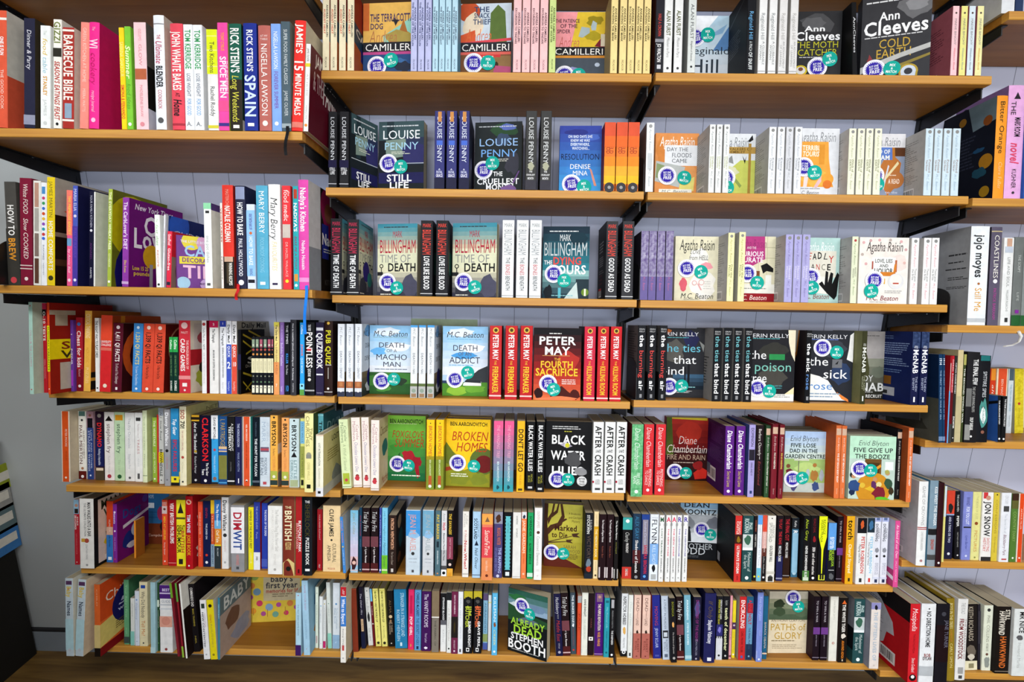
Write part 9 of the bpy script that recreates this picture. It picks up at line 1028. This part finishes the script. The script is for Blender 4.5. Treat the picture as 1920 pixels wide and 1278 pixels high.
# ------------------------------------------------------------------ shelving
BAYX = {'L': (-1.205, -.4105), 'C': (-.4, .4), 'R': (.41, 1.2045), 'F': (1.2155, 2.02)}
DEPTH = {'L1': .287, 'L2': .292}
EXTRA = {'C0': (0., 2.132, 10.2), 'R0': (0., 2.134, 10.2), 'L0': (-.085, 2.06, 8.0), 'F0': (0., 2.42, 10.2)}
def shelf(n, y0, z0, t):
    x0, x1 = BAYX[n[0]]; d = DEPTH.get(n, .205 if n != 'L0' else .287)
    if n in ('L1', 'L2'): x1 = -.4145
    fr = Matrix.Translation(((x0 + x1) / 2, y0, z0)) @ Matrix.Rotation(-R(t), 4, 'X')
    w = (x1 - x0) / 2
    root = empty('wooden_shelf', fr)
    words = shelf_words(n) if n[1] != '0' else 'uppermost shelf of the ' + {'L': 'cookery bay', 'C': 'middle bay', 'R': 'third bay', 'F': 'end bay'}[n[0]]
    tag(root, 'pale beech board, the ' + words, 'shelf', 'beech shelf boards')
    M = Mesh(); M.box(-w, w, .018, d, -.0195, 0, WOOD); obj('board', M, root)
    M = Mesh(); c = .0015
    prof = [(0, -.0185), (c, -.020), (.018, -.020), (.018, 0), (c, 0), (0, -.0015)]
    vs = [(-w, y, z) for y, z in prof] + [(w, y, z) for y, z in prof]; k = len(prof)
    M.add(vs, [tuple(range(k)), tuple(range(2 * k - 1, k - 1, -1))] + [(i, k + i, k + (i + 1) % k, (i + 1) % k) for i in range(k)], EDGE)
    obj('front_lipping', M, root)
    for s, side in ((-1, 'start'), (1, 'end')):
        bm = fr @ Matrix.Translation((s * (w - .004), 0, -.0206))
        B = Mesh(); db = d - .004
        B.box(-.003 if s < 0 else -.013, .013 if s < 0 else .003, .02, db, -.0022, 0, STEEL)
        B.add([(-.0015, .02, -.002), (.0015, .02, -.002), (.0015, .02, -.024), (-.0015, .02, -.024), (-.0015, db, -.002), (.0015, db, -.002), (.0015, db, -.040), (-.0015, db, -.040)],
              [(0, 1, 2, 3), (7, 6, 5, 4), (0, 4, 5, 1), (1, 5, 6, 2), (2, 6, 7, 3), (3, 7, 4, 0)], STEEL)
        for yy in (.05, .15):
            for xx in (-s * .0075,):
                B.prism([(xx + .0026 * math.cos(q * math.pi / 4), yy + .0026 * math.sin(q * math.pi / 4)) for q in range(8)], -.0034, -.0021, SCREW)
        br = obj('shelf_bracket', B); br.matrix_world = bm
        tag(br, 'black steel bracket under the %s of the %s' % (side, words), 'bracket', 'black shelf brackets')
for n in list(SHELF_FRAMES):
    shelf(n, *SHELF_FRAMES[n])
for n, a in EXTRA.items(): shelf(n, *a)
for x, lab in ((-1.213, 'black slotted upright at the start of the cookery bay'), (-.4065, 'black slotted upright between the cookery and middle bays'), (.405, 'black slotted upright between the middle and third bays'), (1.210, 'black slotted upright between the third and end bays'), (2.03, 'black slotted upright at the far end of the end bay')):
    M = Mesh()
    M.box(-.0135, .0135, WY - .004, WY - .0003, .1, 2.7, STEEL)
    for xx in (-.0135, -.0035, .0065): M.box(xx, xx + .007, WY - .0135, WY - .004, .1, 2.7, STEEL)
    o = obj('shelf_upright', M); o.location = (x, 0, 0)
    tag(o, lab, 'upright', 'black slotted uprights')
place_books()

# ------------------------------------------------------------------ bookends and the rest
def bookend(n, x, u, w, h, label):
    m = frame(n) @ Matrix.Translation((x, u, .0004))
    root = empty('bookend', m); tag(root, label, 'bookend', 'black steel bookends')
    prof = [(0, 0), (w, 0), (w, h * .72)] + [(w * .5 + w * .5 * math.cos(a), h * .72 + h * .28 * math.sin(a)) for a in [i * math.pi / 12 for i in range(1, 12)]] + [(0, h * .72)]
    M = Mesh(); k = len(prof)
    M.add([(0, y, z) for y, z in prof] + [(.0016, y, z) for y, z in prof], [tuple(range(k)), tuple(range(2 * k - 1, k - 1, -1))] + [(i, k + i, k + (i + 1) % k, (i + 1) % k) for i in range(k)], STEEL)
    obj('upright_plate', M, root)
    M = Mesh(); M.box(-.011, -.0001, .002, w, 0, .0012, STEEL); obj('base_flange', M, root)
for n, u, w, h, lab in (('R2', .01, .12, .10, 'black bookend at the start of the second shelf of the third bay'), ('R3', -.002, .12, .10, 'black bookend beside speckled violet books, third shelf of the third bay'),
        ('R4', -.002, .12, .11, 'black bookend beside black paperbacks, fourth shelf of the third bay'), ('F3', .0, .12, .10, 'black bookend beside tall white hardback, third shelf of the end bay'),
        ('L2', -.02, .12, .115, 'black bookend at the start of the second shelf of the cookery bay')):
    bookend(n, 1.2175 if n == 'F3' else min(b[2] for b in BOOKS[n]) / 1000 - .0026, u, w, h, lab)
root = empty('display_stand', Matrix.Translation((-1.905, -.35, 0)))
tag(root, 'dark card display stand in the shadow at the start of the shelves', 'display stand')
DARK = _plain('dark_board', '15130f')
M = Mesh(); M.box(-.3, .3, -.5, .53, .0, .80, DARK); obj('carcass', M, root)
M = Mesh(); M.box(-.3, .305, -.505, .535, .8005, .815, DARK); obj('top_board', M, root)
for i, (zz, c, lab) in enumerate(((.50, '3f78b4', 'blue'), (.575, '5f7478', 'grey-green'), (.65, '9a9a96', 'white'), (.715, '8f9a2c', 'yellow-green'))):
    M = Mesh(); M.box(-.05, .05, -.001, .001, 0, .085, ink(c)); M.box(-.05, .05, -.0026, -.0012, .0, .085, ink(c)); M.box(-.042, .042, -.0028, -.0026, .03, .06, ink('d8d4c8'))
    o = obj('greeting_card', M); o.location = (-1.602, .150 + .02 * (zz > .7), zz - .08); o.rotation_euler = (0, 0, R(90)); tag(o, '%s greeting card on the side of the dark display stand' % lab, 'card', 'greeting cards on the stand')
root = empty('added_shade_bookcase', Matrix.Translation((-1.92, -1.05, 0)))  # unseen bookcase, added to block light from the lower left wall
tag(root, 'dark low double-sided bookcase added out of view to shade the lower wall', 'bookcase')
M = Mesh(); M.box(-1, 1, -.02, .02, .1, 1.62, DARK)
for xx in (-1, -.01, .98): M.box(xx, xx + .02, -.25, .25, .1, 1.62, DARK)
obj('carcass', M, root)
M = Mesh(); M.box(-1, 1, -.24, .24, .0, .0995, DARK); obj('plinth', M, root)
M = Mesh(); M.box(-1.01, 1.01, -.26, .26, 1.6205, 1.645, WOOD); obj('top_board', M, root)
for zz in (.12, .50, .88, 1.25):
    for x0, x1 in ((-.979, -.011), (.011, .979)):
        for y0, y1 in ((-.245, -.021), (.021, .245)):
            M = Mesh(); M.box(x0, x1, y0, y1, zz, zz + .018, WOOD); obj('shelf', M, root)
cu = [(1.397, -.004, 1.252), (1.399, -.012, 1.240), (1.394, -.014, 1.226), (1.383, -.010, 1.216), (1.368, -.006, 1.212)]
M = Mesh(); rr = .0035
ring = []
for p in cu: ring.append([(p[0] + rr * math.cos(q * math.pi / 4) * .8, p[1] + rr * math.sin(q * math.pi / 4), p[2] + rr * math.cos(q * math.pi / 4) * .6) for q in range(8)])
vs = [v for r in ring for v in r]
M.add(vs, [(8 * i + q, 8 * i + (q + 1) % 8, 8 * i + 8 + (q + 1) % 8, 8 * i + 8 + q) for i in range(len(cu) - 1) for q in range(8)] + [tuple(range(8))[::-1], tuple(range(8 * len(cu) - 8, 8 * len(cu)))], _plain('white_plastic', 'd8d8d4'))
tag(obj('cable', M), 'short white cable looping under the third shelf of the end bay', 'cable')
